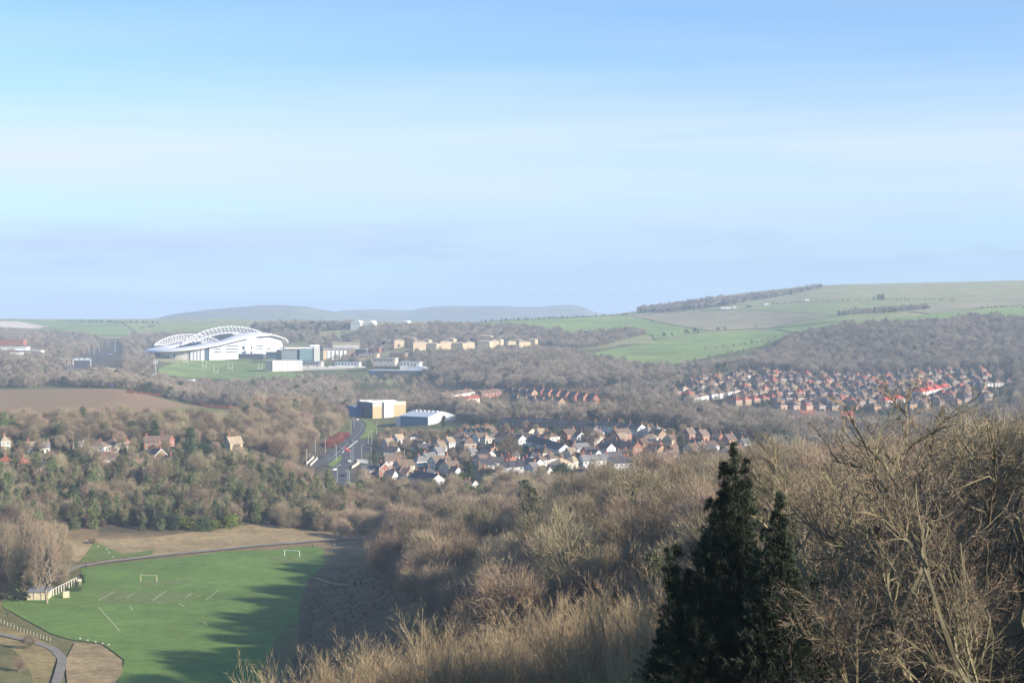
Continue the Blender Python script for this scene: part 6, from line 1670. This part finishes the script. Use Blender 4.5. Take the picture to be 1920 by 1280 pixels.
ribbon('farm_track', [at(1320, 581), at(1400, 576), at(1500, 569), at(1600, 563)], 5, mat('chalk_track', (.50, .46, .38), .9), 1.3, 'pale farm track on the hillside')

# ------------------------------------------------------------------ cars
CARC = {'red': (.42, .02, .02), 'white': (.75, .75, .75), 'silver': (.42, .44, .46), 'black': (.02, .02, .025), 'blue': (.03, .08, .26), 'grey': (.13, .14, .15)}
def car_meshes(col, van):
    def f():
        m = mat('car_paint_' + col, CARC[col], .25, spec=.5)
        b = MB(); hw = .9
        if van:
            pr = [(-2.6, .35), (2.55, .35), (2.6, .9), (2.3, 1.15), (1.75, 2.1), (-2.55, 2.2), (-2.6, .9)]
            gl = [(1.85, 1.25, 1.45, 1.9)]
        else:
            pr = [(-2.1, .3), (2.05, .3), (2.12, .62), (1.95, .82), (1.0, .95), (.35, 1.42), (-1.1, 1.46), (-1.8, 1.0), (-2.1, .92)]
        b.prism([(x, -hw, z) for x, z in pr], (0, 2 * hw, 0))
        body = b.mesh('car_body', m)
        g_ = MB()
        if van:
            g_.prism([(2.22, -.8, 1.28), (1.80, -.8, 2.02), (1.84, -.8, 2.06), (2.28, -.8, 1.28)], (0, 1.6, 0)); g_.box(.9, 1.7, -hw - .02, -hw - .002, 1.25, 1.85); g_.box(.9, 1.7, hw + .002, hw + .02, 1.25, 1.85)
        else:
            for y0, y1 in ((-hw - .02, -hw - .002), (hw + .002, hw + .02)):
                g_.prism([(.75, y0, .98), (.30, y0, 1.34), (-1.05, y0, 1.37), (-1.5, y0, 1.02)], (0, y1 - y0, 0))
            g_.prism([(.98, -.78, 1.0), (.40, -.78, 1.41), (.43, -.78, 1.45), (1.03, -.78, 1.0)], (0, 1.56, 0)); g_.prism([(-1.78, -.78, 1.05), (-1.16, -.78, 1.44), (-1.2, -.78, 1.48), (-1.84, -.78, 1.05)], (0, 1.56, 0))
        gm = g_.mesh('car_windows', glass)
        w = MB(); w.tube((0, -.12, 0), (0, .12, 0), .32, .32, 12, 0); w.tube((0, -.125, 0), (0, .125, 0), .19, .19, 10, 1)
        return body, gm, w.mesh('wheel', [mat('tyre', (.02, .02, .02)), lead])
    return cached(('car', col, van), f)
def car(p, rz, col, label, van=False, group=None):
    r = tag(empty('van' if van else 'car', (p[0], p[1], gz(p[0], p[1]) + .36), rz), label, 'van' if van else 'car', group)
    bd, gm, wm = car_meshes(col, van)
    link('body', bd, r); link('windows', gm, r)
    for x in (-1.3, 1.3):
        for y in (-.86, .86): link('wheel', wm, r, (x * (1.2 if van else 1), y, .32))
    return r
for (x, y, col, a, lab, van) in ((555, 785, 'red', 48, 'upper of the two red cars on the main road', False), (592, 812, 'red', 48, 'lower of the two red cars on the main road', False), (425, 1042, 'white', 65, 'white car waiting at the near end of the main road', False), (700, 438, 'white', 75, 'white car coming round the road bend', False),
                                 (270, 893, 'black', 45, 'black car leaving by the side road', False), (515, 790, 'grey', 48, 'grey car left of the two red ones', False), (540, 1110, 'black', 70, 'black car at the bottom of the main road', False), (600, 940, 'silver', 60, 'silver car at the estate entrance', False), (645, 700, 'grey', 48, 'grey car on the far carriageway', False),
                                 (820, 745, 'black', 40, 'black car parked by the verge lamp', False)):
    p = at(*P6((x, y))[0]); car(p, R(a), col, lab, van)
g = np.random.default_rng(55)
cc = list(CARC)
for i in range(9):
    p = at(*P6((790 + (i % 3) * 60, 1010 + (i // 3) * 60))[0])
    car(p, R(10), cc[int(g.integers(0, 6))], '%s car, counted in rows, in the shaded car park' % ORD[i], False, 'cars in the shaded car park')
n_c = 0
for si, e in enumerate(EST):
    pts = [at(*p) for p in e]
    for a, b in zip(pts[:-1], pts[1:]):
        L = (b - a).length; k = int(L / (15 if si < 4 else 26))
        for i in range(k):
            d = (b - a).normalized(); n = Vector((-d.y, d.x, 0))
            q = a.lerp(b, (i + g.uniform(.1, .9)) / max(k, 1)) + n * (2.0 if g.random() < .5 else -2.0)
            col = cc[int(g.integers(0, 6))]
            car(q, math.atan2(d.y, d.x) + (math.pi if g.random() < .5 else 0), col, col + ' car parked along the ' + EN[si], False, col + ' cars on the ' + EN[si])
            n_c += 1
for i in range(16):
    t = (i + .5) / 16 * (len(far_road) - 2); k = int(t); q = far_road[k].lerp(far_road[k + 1], t - k)
    d = far_road[k + 1] - far_road[k]; n = Vector((-d.y, d.x, 0)).normalized()
    s = 6 if i % 2 else -6
    p = q + n * s
    o = car(p, math.atan2(d.y, d.x), cc[int(g.integers(0, 6))], 'small vehicle on the distant dual carriageway', i % 4 == 0, 'vehicles on the distant carriageway')
    o.location.z += .5
for px, py, lab in ((432, 768, 'left of two white vans at the end of the hill meadow'), (445, 771, 'right of two white vans at the end of the hill meadow')):
    p = at(px, D=1085 if px < 440 else 1075); o = car(p, R(20), 'white', lab, True); o.location.z += .5; o.scale = (1.15, 1.15, 1.2)

# ------------------------------------------------------------------ lamp posts, gantries, signs
def lamp_mesh():
    b = MB(); b.tube((0, 0, -.5), (0, 0, 9.6), .13, .08, 6)
    p = b.mesh('lamp_pole', mat('galvanised', (.50, .50, .48), .5))
    b = MB(); b.tube((0, 0, 9.6), (.5, 0, 10.0), .06, .05, 5); b.tube((.5, 0, 10.0), (1.5, 0, 10.1), .05, .05, 5)
    a = b.mesh('lamp_arm', mat('galvanised', (.50, .50, .48), .5))
    b = MB(); b.prism([(1.4, -.16, 10.0), (2.2, -.12, 10.05), (2.2, .12, 10.05), (1.4, .16, 10.0)], (0, 0, .16))
    return p, a, b.mesh('lamp_head', mat('lamp_housing', (.6, .6, .6), .4))
LP = lamp_mesh()
def lamp(p, rz, s, label, group):
    r = tag(empty('street_lamp', p, rz, s), label, 'street lamp', group)
    link('pole', LP[0], r); link('arm', LP[1], r); link('lamp_head', LP[2], r)
NEAR_L = [(95, 980), (135, 882), (200, 832), (320, 822), (450, 920), (462, 1190), (590, 1272), (608, 1262), (626, 962), (652, 942), (733, 382), (756, 922), (836, 732), (870, 950), (876, 732), (936, 612), (661, 522), (627, 602), (811, 1232), (968, 1172), (1270, 990), (1290, 780)]
NEAR_L.sort()
for i, (x, y) in enumerate(NEAR_L):
    lamp(at(*P6((x, y))[0]), R(g.uniform(0, 360)), 1.0, ('%s street lamp from the left beside the main road' % ORD[i]) if i < 20 else ('estate lamp behind the pink house by the road' if i == 20 else 'estate lamp left of the stepped white houses'), 'street lamps along the main road')
FARL = [(275, 820), (365, 770), (420, 740), (480, 710), (540, 900), (600, 610), (655, 610), (730, 1030), (858, 660), (950, 540), (1050, 480), (1150, 460), (1252, 480), (1245, 610), (932, 640), (1012, 590), (440, 1000), (580, 900), (1150, 1030)]
FARL.sort()
for i, (x, y) in enumerate(FARL):
    px, py = 60 + x / 8, 600 + y / 8
    D = 1500 + (1030 - y) * 2.0
    p = at(px, D=D); s = 1.25
    lamp(p, R(g.uniform(0, 360)), (s * 1.6, s * 1.6, s), '%s tall lamp from the left along the distant carriageway' % ORD[i], 'tall lamps along the distant carriageway')
def gantry(px0, px1, D, h, label, m):
    a, c = at(px0, D=D), at(px1, D=D)
    r = tag(empty('sign_gantry', a), label, 'sign gantry')
    L = c.x - a.x
    for x in (0, L):
        b = MB(); b.tube((x, 0, -3), (x, 0, h), .45, .45, 6); link('leg', b.mesh('leg', m), r)
    b = MB(); b.box(-1, L + 1, -.5, .5, h, h + .5); b.box(-1, L + 1, -.5, .5, h + 2.0, h + 2.4)
    for i in range(11): x = L * i / 10; b.tube((x, 0, h + .4), (x + L / 20, 0, h + 2.1), .14, .14, 4); b.tube((x + L / 20, 0, h + 2.1), (x + L / 10 if i < 10 else x, 0, h + .4), .14, .14, 4)
    link('truss', b.mesh('truss', m), r)
    for i in range(3):
        b = MB(); b.box(L * (.08 + .31 * i), L * (.30 + .31 * i), -.75, -.55, h + .2, h + 3.2); link('sign_panel', b.mesh('sign_panel', mat('gantry_sign', (.50, .56, .58), .6)), r)
gantry(167, 198, 1470, 6.6, 'white sign gantry over the road just beyond the hill meadow', whitep)
gantry(137, 170, 1900, 7.0, 'farther sign gantry on the distant carriageway', whitep)
p = at(83, D=1640); r = tag(empty('road_sign', p), 'green road sign on posts left of the distant carriageway', 'road sign')
b = MB(); b.tube((-1, 0, -1), (-1, 0, 4), .12, .12, 5); b.tube((1, 0, -1), (1, 0, 4), .12, .12, 5); link('post', b.mesh('post', lead), r)
b = MB(); b.box(-2.4, 2.4, -.15, .1, 4, 8.4); link('panel', b.mesh('panel', mat('sign_green', (.02, .33, .20), .5)), r)
p = at(292, D=1780); r = tag(empty('floodlight_mast', p), 'floodlight mast with clustered lamps at the edge of the sports ground', 'floodlight')
b = MB(); b.tube((0, 0, -1), (0, 0, 18), .35, .22, 6); link('mast', b.mesh('mast', whitep), r)
for i in range(9):
    b = MB(); b.box(-.55, .55, -.2, .2, -.5, .5); link('lamp', b.mesh('lamp', whitep), r, (-2 + 2 * (i % 3), -.3, 16 + 1.9 * (i // 3)))
for i, (px, D) in enumerate(((348, 2150), (383, 2080), (432, 2050), (488, 2020), (405, 1990))):
    p = at(px, D=D); r = tag(empty('rugby_posts', p, R(35)), '%s set of rugby posts from the left on the sports ground' % ORD[i], 'rugby posts', 'rugby posts')
    for x in (-2.8, 2.8):
        b = MB(); b.tube((x, 0, -.5), (x, 0, 11), .14, .12, 5); link('post', b.mesh('post', pvc), r)
    b = MB(); b.tube((-2.8, 0, 3), (2.8, 0, 3), .12, .12, 5); link('crossbar', b.mesh('crossbar', pvc), r)

# ------------------------------------------------------------------ the playing field
def goal(a, c, m, label):
    r = tag(empty('goal', a), label, 'goal')
    d = c - a
    for q in ((0, 0), (d.x, d.y)):
        b = MB(); b.tube((q[0], q[1], -.1), (q[0], q[1], 2.44), .09, .09, 8); link('post', b.mesh('post', m), r)
    b = MB(); b.tube((0, 0, 2.40), (d.x, d.y, 2.40), .08, .08, 8); link('crossbar', b.mesh('crossbar', m), r)
def fl(px, py, z=.22):
    D = (EYE - z) / ((py - HY) / FPX); return Vector(((px - CX) / FPX * D, D, z))
goal(fl(264, 1089.5), fl(294, 1091), mat('yellowed_post', (.68, .58, .34), .5), 'yellowish goal frame in the middle of the playing field')
goal(fl(533.5, 1042), fl(561.5, 1043.5), pvc, 'white goal frame near the far path')
lines = [((740, 660), (860, 590)), ((950, 640), (1010, 600)), ((1145, 660), (1250, 585)), ((1390, 640), (1440, 600)), ((1545, 655), (1635, 585)), ((740, 710), (900, 890)), ((970, 700), (995, 730)), ((1345, 680), (1380, 705)), ((1520, 820), (1560, 845))]
pl_m = mat('pitch_paint', (.42, .47, .32), .9, noise=1.5, namt=.3)
rt = tag(empty('pitch_marking', fl(250, 1130)), 'faded white lines on the playing field', kind='structure')
for a, c in lines:
    A_, C_ = fl(a[0] / 4, 960 + a[1] / 4), fl(c[0] / 4, 960 + c[1] / 4)
    d = (C_ - A_).normalized(); n = Vector((-d.y, d.x, 0)) * .11
    o = MB(); z = Vector((0, 0, .012)); L0 = Vector(rt.location)
    o.poly([A_ - n + z - L0, C_ - n + z - L0, C_ + n + z - L0, A_ + n + z - L0]); link('line', o.mesh('line', pl_m), rt)
worn = mat('worn_turf', (.128, .160, .052), .95, noise=(3, .8), namt=.25)
for k, pg in enumerate(([(180, 1112), (215, 1106), (260, 1112), (330, 1110), (380, 1116), (360, 1126), (300, 1132), (240, 1128), (200, 1132)], [(255, 1092), (300, 1090), (345, 1086), (360, 1090), (310, 1097), (270, 1099)], [(500, 1046), (560, 1046), (590, 1050), (540, 1054), (505, 1052)])):
    drape('worn_turf', pitch_pd(pg), worn, 0, ['worn muddy turf around the pitch markings', 'worn goalmouth before the yellowish goal', 'worn goalmouth before the white goal'][k], space='pd', z=.226, step=6)
def person(p, rz, top, legs, label, h=1.72):
    """small standing figure: one continuous body grown on a skeleton"""
    r = tag(empty('person', p, rz, h / 1.72), label, 'person')
    me = bpy.data.meshes.new('body')
    V = [(0, 0, .95), (0, 0, 1.2), (0, 0, 1.42), (0, 0, 1.52), (0, -.01, 1.64), (.11, 0, .9), (.12, .04, .5), (.12, -.06, .06), (-.11, 0, .9), (-.12, -.06, .5), (-.12, .08, .06), (.2, 0, 1.4), (.26, .02, 1.12), (.24, -.1, .9), (-.2, 0, 1.4), (-.26, .02, 1.12), (-.24, -.08, .9), (.12, -.18, .04), (-.12, -.04, .04), (0, -.01, 1.72)]
    E = [(0, 1), (1, 2), (2, 3), (3, 4), (4, 19), (0, 5), (5, 6), (6, 7), (0, 8), (8, 9), (9, 10), (2, 11), (11, 12), (12, 13), (2, 14), (14, 15), (15, 16), (7, 17), (10, 18)]
    me.from_pydata(V, E, [])
    for m in (top,): me.materials.append(m)
    o = link('body', me, r)
    sk = o.modifiers.new('skin', 'SKIN')
    rad = [.15, .16, .17, .06, .10, .10, .075, .05, .10, .075, .05, .075, .055, .04, .075, .055, .04, .045, .045, .08]
    for i, v in enumerate(me.skin_vertices[0].data): v.radius = (rad[i], rad[i]); v.use_root = i == 0
    o.modifiers.new('smooth', 'SUBSURF').levels = 1
    b = MB()
    for s in (-1, 1):
        b.tube((s * .12, 0, .88), (s * .12, (-.05 if s > 0 else .0), .08), .105, .075, 8)
    link('trousers', b.mesh('trousers', legs), r)
    b = MB()
    for i in range(5): b.tube((0, .01, 1.63 + .03 * i), (0, .012, 1.66 + .03 * i), .112 - .004 * i * i, .108 - .004 * (i + 1) ** 2, 10)
    link('hair', b.mesh('hair', mat('dark_hair', (.03, .02, .015))), r)
navyc, redc, blackc, greyc = mat('navy_cloth', (.03, .04, .09)), mat('red_cloth', (.3, .04, .03)), mat('black_cloth', (.02, .02, .02)), mat('grey_cloth', (.2, .2, .22))
person(fl(627, 1026), 1.0, greyc, blackc, 'person in a pale jacket near the far end of the field')
person(fl(586, 1026.5), 2.0, navyc, blackc, 'person in dark clothes left of the pale jacket on the field')
person(at(666, 1099), 0.3, blackc, blackc, 'left of two dark figures walking on the shaded bank')
person(at(676, 1097), 0.6, navyc, blackc, 'right of two dark figures walking on the shaded bank')
person(at(161.5, 1063), 1.5, navyc, blackc, 'person in dark clothes on the path near the pavilion')
person(fl(14, 1156), .4, mat('dark_green_cloth', (.02, .06, .04)), blackc, 'person in dark green by the left edge of the field')
# white marker stones and fence posts
for i, (px, py) in enumerate(((150, 1197), (164, 1200), (179, 1203), (192, 1206), (204, 1208.5))):
    p = fl(px, py); b = MB(); b.prism([(-.3, -.2, -.05), (.28, -.24, -.05), (.34, .2, -.05), (-.2, .26, -.05)], (.04, .02, .30)); b.prism([(-.2, -.12, .251), (.2, -.14, .251), (.22, .12, .251), (-.14, .16, .251)], (.03, 0, .12))
    tag(link('marker_stone', b.mesh('marker_stone', mat('pale_stone', (.55, .53, .48), .9)), None, p, 0, .8), '%s white marker stone from the left along the tan patch' % ORD[i], 'stone', 'white marker stones')
for i in range(16):
    t = i / 15; px = 2 + 92 * t; py = 1166 + 34 * t + 3 * math.sin(t * 3)
    p = fl(px, py, .3); b = MB(); b.tube((0, 0, -.1), (0, 0, 1.15), .09, .075, 6); b.tube((0, 0, 1.15), (0, 0, 1.22), .075, .02, 6)
    tag(link('fence_post', b.mesh('fence_post', mat('pale_timber', (.48, .43, .33), .9)), None, p), '%s pale timber post from the left along the lower path' % ORD[i], 'post', 'posts along the lower path')
for i, (px, py) in enumerate(((163, 1016), (184, 1027), (201, 1032), (205, 1038), (212, 1047))):
    p = at(px, py); b = MB(); b.tube((0, 0, -.2), (0, 0, 1.5), .13, .11, 6); b.box(-.5, .5, -.05, .05, .9, 1.05)
    tag(link('gate_post', b.mesh('gate_post', mat('pale_stone', (.55, .53, .48), .9)), None, p, 0, .7), '%s white post from the left across the bracken bank' % ORD[i], 'post', 'white posts across the bracken bank')
rf = tag(empty('rail_fence', at(655, 986)), 'pale timber rail fence at the right end of the bracken bank', 'fence')
A_, C_ = at(655, 985), at(720, 995)
for i in range(9):
    q = A_.lerp(C_, i / 8); b = MB(); b.tube((q.x - A_.x, q.y - A_.y, gz(q.x, q.y) - A_.z - .2), (q.x - A_.x, q.y - A_.y, gz(q.x, q.y) - A_.z + 1.2), .1, .1, 5); link('post', b.mesh('post', mat('pale_timber', (.48, .43, .33), .9)), rf)
    if i < 8:
        w = A_.lerp(C_, (i + 1) / 8)
        for hh in (.55, 1.05):
            b = MB(); b.tube((q.x - A_.x, q.y - A_.y, gz(q.x, q.y) - A_.z + hh), (w.x - A_.x, w.y - A_.y, gz(w.x, w.y) - A_.z + hh), .06, .06, 4); link('rail', b.mesh('rail', mat('pale_timber', (.48, .43, .33), .9)), rf)
rf.location = A_

# ------------------------------------------------------------------ single trees and bushes
def solo(kind, px, py, D, h, name, label, cat='tree', v=0, w=1.0, group=None):
    p = at(px, py) if D is None else at(px, D=D)
    n = PROTO[kind][v % len(PROTO[kind])][3]
    s = h / n
    mt, mc, _, _ = PROTO[kind][v % len(PROTO[kind])]
    r = tag(empty(name, (p.x, p.y, p.z - .15), px * .37, (s * w, s * w, s)), label, cat, group)
    link('trunk', mt, r); link('crown', mc, r)
solo('tall_bare', 88, None, 497, 29, 'bare_tree', 'tallest bare tree, standing in front of the pavilion', v=0)
solo('tall_bare', 76, None, 508, 26, 'bare_tree', 'tall bare tree just left of the tallest one by the pavilion', v=1)
solo('tall_bare', 33, None, 502, 22, 'bare_tree', 'bare tree with forked trunk left of the pavilion', v=2)
solo('tall_bare', 108, None, 540, 24, 'bare_tree', 'slim bare tree behind the colonnade', v=1)
solo('tall_bare', 52, None, 545, 27, 'bare_tree', 'tall bare tree behind the pavilion roof', v=2)
solo('tall_bare', 8, None, 520, 27, 'bare_tree', 'tall bare tree at the left edge by the playing field', v=0)
solo('mid_green', 144, None, 520, 3.4, 'evergreen_shrub', 'round green shrub between the colonnade end walls', 'shrub', 2)
solo('mid_green', 153, None, 534, 3.6, 'evergreen_shrub', 'dark green shrub at the far end of the colonnade', 'shrub', 0)
solo('mid_bare', 712, 1043, None, 9, 'bare_tree', 'low spreading tree at the far right corner of the playing field', v=2, w=1.2)
solo('mid_bare', 778, 1064, None, 17, 'bare_tree', 'big pale branched tree at the foot of the spur by the field', v=1)
solo('mid_bare', 53, None, 428, 4.4, 'bare_tree', 'small bare tree on the tan grass beside the lower path', v=4)
solo('mid_bare', 36, None, 398, 4.2, 'bare_tree', 'small bare tree nearest the bottom left corner', v=2)
for i, (px, k, h) in enumerate(((268, 'mid_green', 6), (290, 'mid_green', 5.5), (312, 'mid_green', 6), (346, 'bush', 5), (362, 'bush', 4), (384, 'mid_green', 6), (402, 'bush', 4.5), (418, 'mid_green', 5), (434, 'bush', 6), (246, 'mid_green', 7))):
    solo(k, px, None, 652 + 4 * math.sin(i), h, 'evergreen_shrub', '%s shrub in the line of bright evergreen bushes below the bank wood' % ORD[i], 'shrub', i, 1.0, 'evergreen bushes below the bank wood')
solo('mid_bare', 175, 1020, None, 3.0, 'brown_shrub', 'reddish brown shrub beside the white posts on the bracken bank', 'shrub', 1, 1.6)
solo('mid_green', 1212, 892, None, 13, 'conifer', 'largest green conifer in the estate, beside the slate terrace', v=1, w=1.2)
solo('mid_green', 1054, 914, None, 12, 'conifer', 'spreading green conifer at the near edge of the estate', v=0, w=1.35)
solo('mid_green', 881, 908, None, 12, 'conifer', 'green conifer pair member on the left near the pale row', v=1)
solo('mid_green', 915, 916, None, 10, 'conifer', 'green conifer pair member on the right near the pale row', v=0)
solo('mid_green', 1276, 846, None, 10, 'conifer', 'dark fir beside the tan brick gabled house', v=1)
solo('mid_green', 700, 868, None, 9, 'conifer', 'dark fir at the estate entrance', v=1)
solo('mid_green', 791, 872, None, 10, 'conifer', 'olive green tree in the left half of the estate', v=2)
solo('mid_green', 832, 800, None, 9, 'conifer', 'dark green fir right below the white warehouse', v=1)
solo('mid_green', 915, 822, None, 7, 'conifer', 'light green fir left of the long slate terrace', v=0)
solo('mid_green', 358, None, 795, 17, 'evergreen_tree', 'tall ivy dark tree right of the left houses', v=1, w=.9)
solo('mid_bare', 955, 872, None, 18, 'bare_tree', 'biggest bare tree in the estate, grey and rounded', v=0)
solo('mid_bare', 872, 878, None, 10, 'bare_tree', 'round tan bare tree beside the shaded street', v=4)
solo('mid_bare', 1107, 842, None, 13, 'bare_tree', 'brown bare tree in front of the pale slate terrace', v=2)
solo('mid_bare', 1117, 893, None, 7, 'bare_tree', 'orange brown round tree in front of the white terrace', v=4, w=1.2)
solo('mid_bare', 683, 905, None, 8, 'bare_tree', 'reddish bare tree on the grass by the near end of the road', v=2)
solo('mid_bare', 960, 935, None, 14, 'bare_tree', 'pale twiggy tree at the near edge of the estate', v=1, w=1.3)
proto('orange_bush', [(70, 3.0, 3.6, 22, 60, .28, 0.0)], evergreen, [bark], [mat('orange_leaves', (0.42, 0.12, 0.03), .8)])
solo('orange_bush', 808, 924, None, 6, 'orange_shrub', 'bright orange leaved shrub at the near edge of the estate', 'shrub')
solo('bush', 852, 898, None, 5, 'yellow_shrub', 'yellow green shrub in the lower left gardens', 'shrub', 0)
solo('bush', 868, 902, None, 5, 'yellow_shrub', 'yellow green shrub right of the other in the lower left gardens', 'shrub', 1)
for i, (cx, cy, h) in enumerate(((820, 528, 7), (880, 522, 6), (985, 505, 8), (1005, 505, 5), (1050, 495, 8), (1075, 498, 6), (1225, 480, 6), (1275, 475, 6), (1480, 578, 5), (1508, 460, 5))):
    solo('far_green', 1040 + cx / 4, 500 + cy / 4, None, h, 'field_bush', '%s dark bush from the left, standing alone on the hillside fields' % ORD[i], 'bush', i, 1.0, 'lone bushes on the hillside fields')

# hedges: rows of small bushes that read as one line
def hedge(pts, label, h=3.0, step=4.0, jit=1.2, kind='far_green', n=1):
    g = np.random.default_rng(len(pts) * 7 + int(pts[0][0]))
    out = []
    P = [at(*p) for p in pts]
    for a, b in zip(P[:-1], P[1:]):
        k = max(1, int((b - a).length / step))
        for i in range(k * n):
            q = a.lerp(b, i / (k * n)); x, y = q.x + g.normal(0, jit), q.y + g.normal(0, jit)
            out.append((x, y, gz(x, y) - .2, h / PROTO[kind][0][3] * g.uniform(.5, 1.3)))
    mass('hedge', label, kind, out, int(pts[0][0]))
hedge([(905, 604), (960, 601), (1040, 598), (1110, 594), (1180, 591)], 'dark hedge along the skyline field', 4, 4)
hedge([(1450, 571), (1530, 566), (1600, 564), (1640, 563), (1720, 563.5), (1800, 562.5)], 'hedge line across the upper right fields', 3.4, 5)
hedge([(1640, 563), (1650, 562.5), (1662, 562.5)], 'clump of taller bushes on the upper hedge line', 9, 4, 4)
hedge([(1830, 578.5), (1870, 577), (1930, 578)], 'dark hedge at the right edge fields', 3, 4)
hedge([(1190, 590), (1250, 586.5), (1320, 582)], 'broken hedge at the foot of the skyline wood', 3.2, 7)
hedge([(110, 603), (150, 603.5), (215, 605), (300, 607)], 'far hedge behind the green field on the left', 5, 6)
hedge([(262, 618), (290, 612), (330, 610)], 'sparse hedge across the far pale field', 4, 12)
hedge([(1330, 655), (1400, 645), (1440, 640), (1470, 630)], 'scattered scrub below the bright field', 3.5, 9, 6, 'far_bare')
hedge([(1240, 690), (1320, 675), (1400, 660)], 'scrub along the lower edge of the bright field', 4, 7, 5, 'far_bare')
hedge([P6((345, 765))[0], P6((440, 705))[0], P6((560, 615))[0]], 'red stemmed bushes along the road bank', 3.2, 2.2, 1.5, 'red_bush', 2)
hedge([(240, 737), (300, 744), (360, 755), (440, 768)], 'reddish scrub line along the meadow crest', 2.4, 3, 1.5, 'red_bush')
# gardens: bushes and small shrubs between the houses
HX = np.array(HOUSES)
def gardens(poly, spacing, kind, label, hs, seed):
    g = np.random.default_rng(seed)
    x, y, z, k, s = scatter(poly, spacing, g, [kind], [1], hs)
    d = np.min(np.hypot(x[:, None] - HX[None, :, 0], y[:, None] - HX[None, :, 1]) - HX[None, :, 2] * .75, 1)
    ok = d > 0
    mass('garden_shrubs', label, kind, np.stack([x, y, z - .1, s], 1)[ok], seed)
E1 = [(690, 790), (860, 745), (1000, 750), (1200, 760), (1400, 790), (1420, 900), (1290, 1010), (1100, 1060), (930, 1080), (730, 1020)]
E2 = [(1240, 1320), (1420, 1280), (1620, 1210), (1900, 1240), (1900, 1660), (1420, 1650), (1260, 1560)]
E3 = [(-100, 735), (250, 740), (460, 770), (470, 850), (-100, 845)]
gardens(E1, 5.2, 'garden_bush', 'green garden hedges and shrubs of the estate', (.5, 1.1), 61)
gardens(E1, 5.6, 'brown_bush', 'brown garden shrubs of the estate', (.4, .9), 62)
gardens(E2, 9, 'garden_bush', 'green garden hedges of the far right estate', (.6, 1.4), 63)
gardens(E2, 9, 'brown_bush', 'brown garden shrubs of the far right estate', (.6, 1.3), 64)
gardens(E3, 5, 'garden_bush', 'green garden shrubs round the left houses', (.5, 1.1), 65)
gardens([(940, 1300), (1160, 1300), (1160, 1480), (820, 1480), (820, 1330)], 8, 'brown_bush', 'brown shrubs round the middle terraces', (.6, 1.4), 66)
undergrowth([(1480, 62), (2600, 62), (2600, 120), (1300, 120), (1300, 62)], 2.4, 'brown_bush', 'dark brambly undergrowth beneath the right hand trees', (.35, .7), 67)
undergrowth([(480, 48), (1300, 48), (1300, 110), (480, 110)], 2.4, 'brown_bush', 'brown undergrowth beneath the sunlit thicket', (.5, .9), 68)
undergrowth([(575, 400), (640, 410), (740, 400), (800, 430), (740, 520), (640, 560), (580, 520)], 3.2, 'brown_bush', 'tufts of bracken on the shaded bank', (.10, .34), 69)
# ------------------------------------------------------------------ winter haze lying in the valley air
def build_haze():
    b = MB()
    b.box(-14800, 14800, -14800, 14800, -1.6, 214.0)
    m = bpy.data.materials.new('haze_air')
    m.use_nodes = True
    nt = m.node_tree
    nt.nodes.clear()
    o = nt.nodes.new('ShaderNodeOutputMaterial')
    v = nt.nodes.new('ShaderNodeVolumePrincipled')
    v.inputs['Color'].default_value = (0.62, 0.79, 1.0, 1)
    v.inputs['Density'].default_value = HAZE_DENSITY
    v.inputs['Anisotropy'].default_value = 0.0
    nt.links.new(v.outputs[0], o.inputs['Volume'])
    tag(link('haze', b.mesh('haze', m)), 'pale blue winter haze over the valley', kind='stuff')
HAZE_DENSITY = 1.5e-4
build_haze()
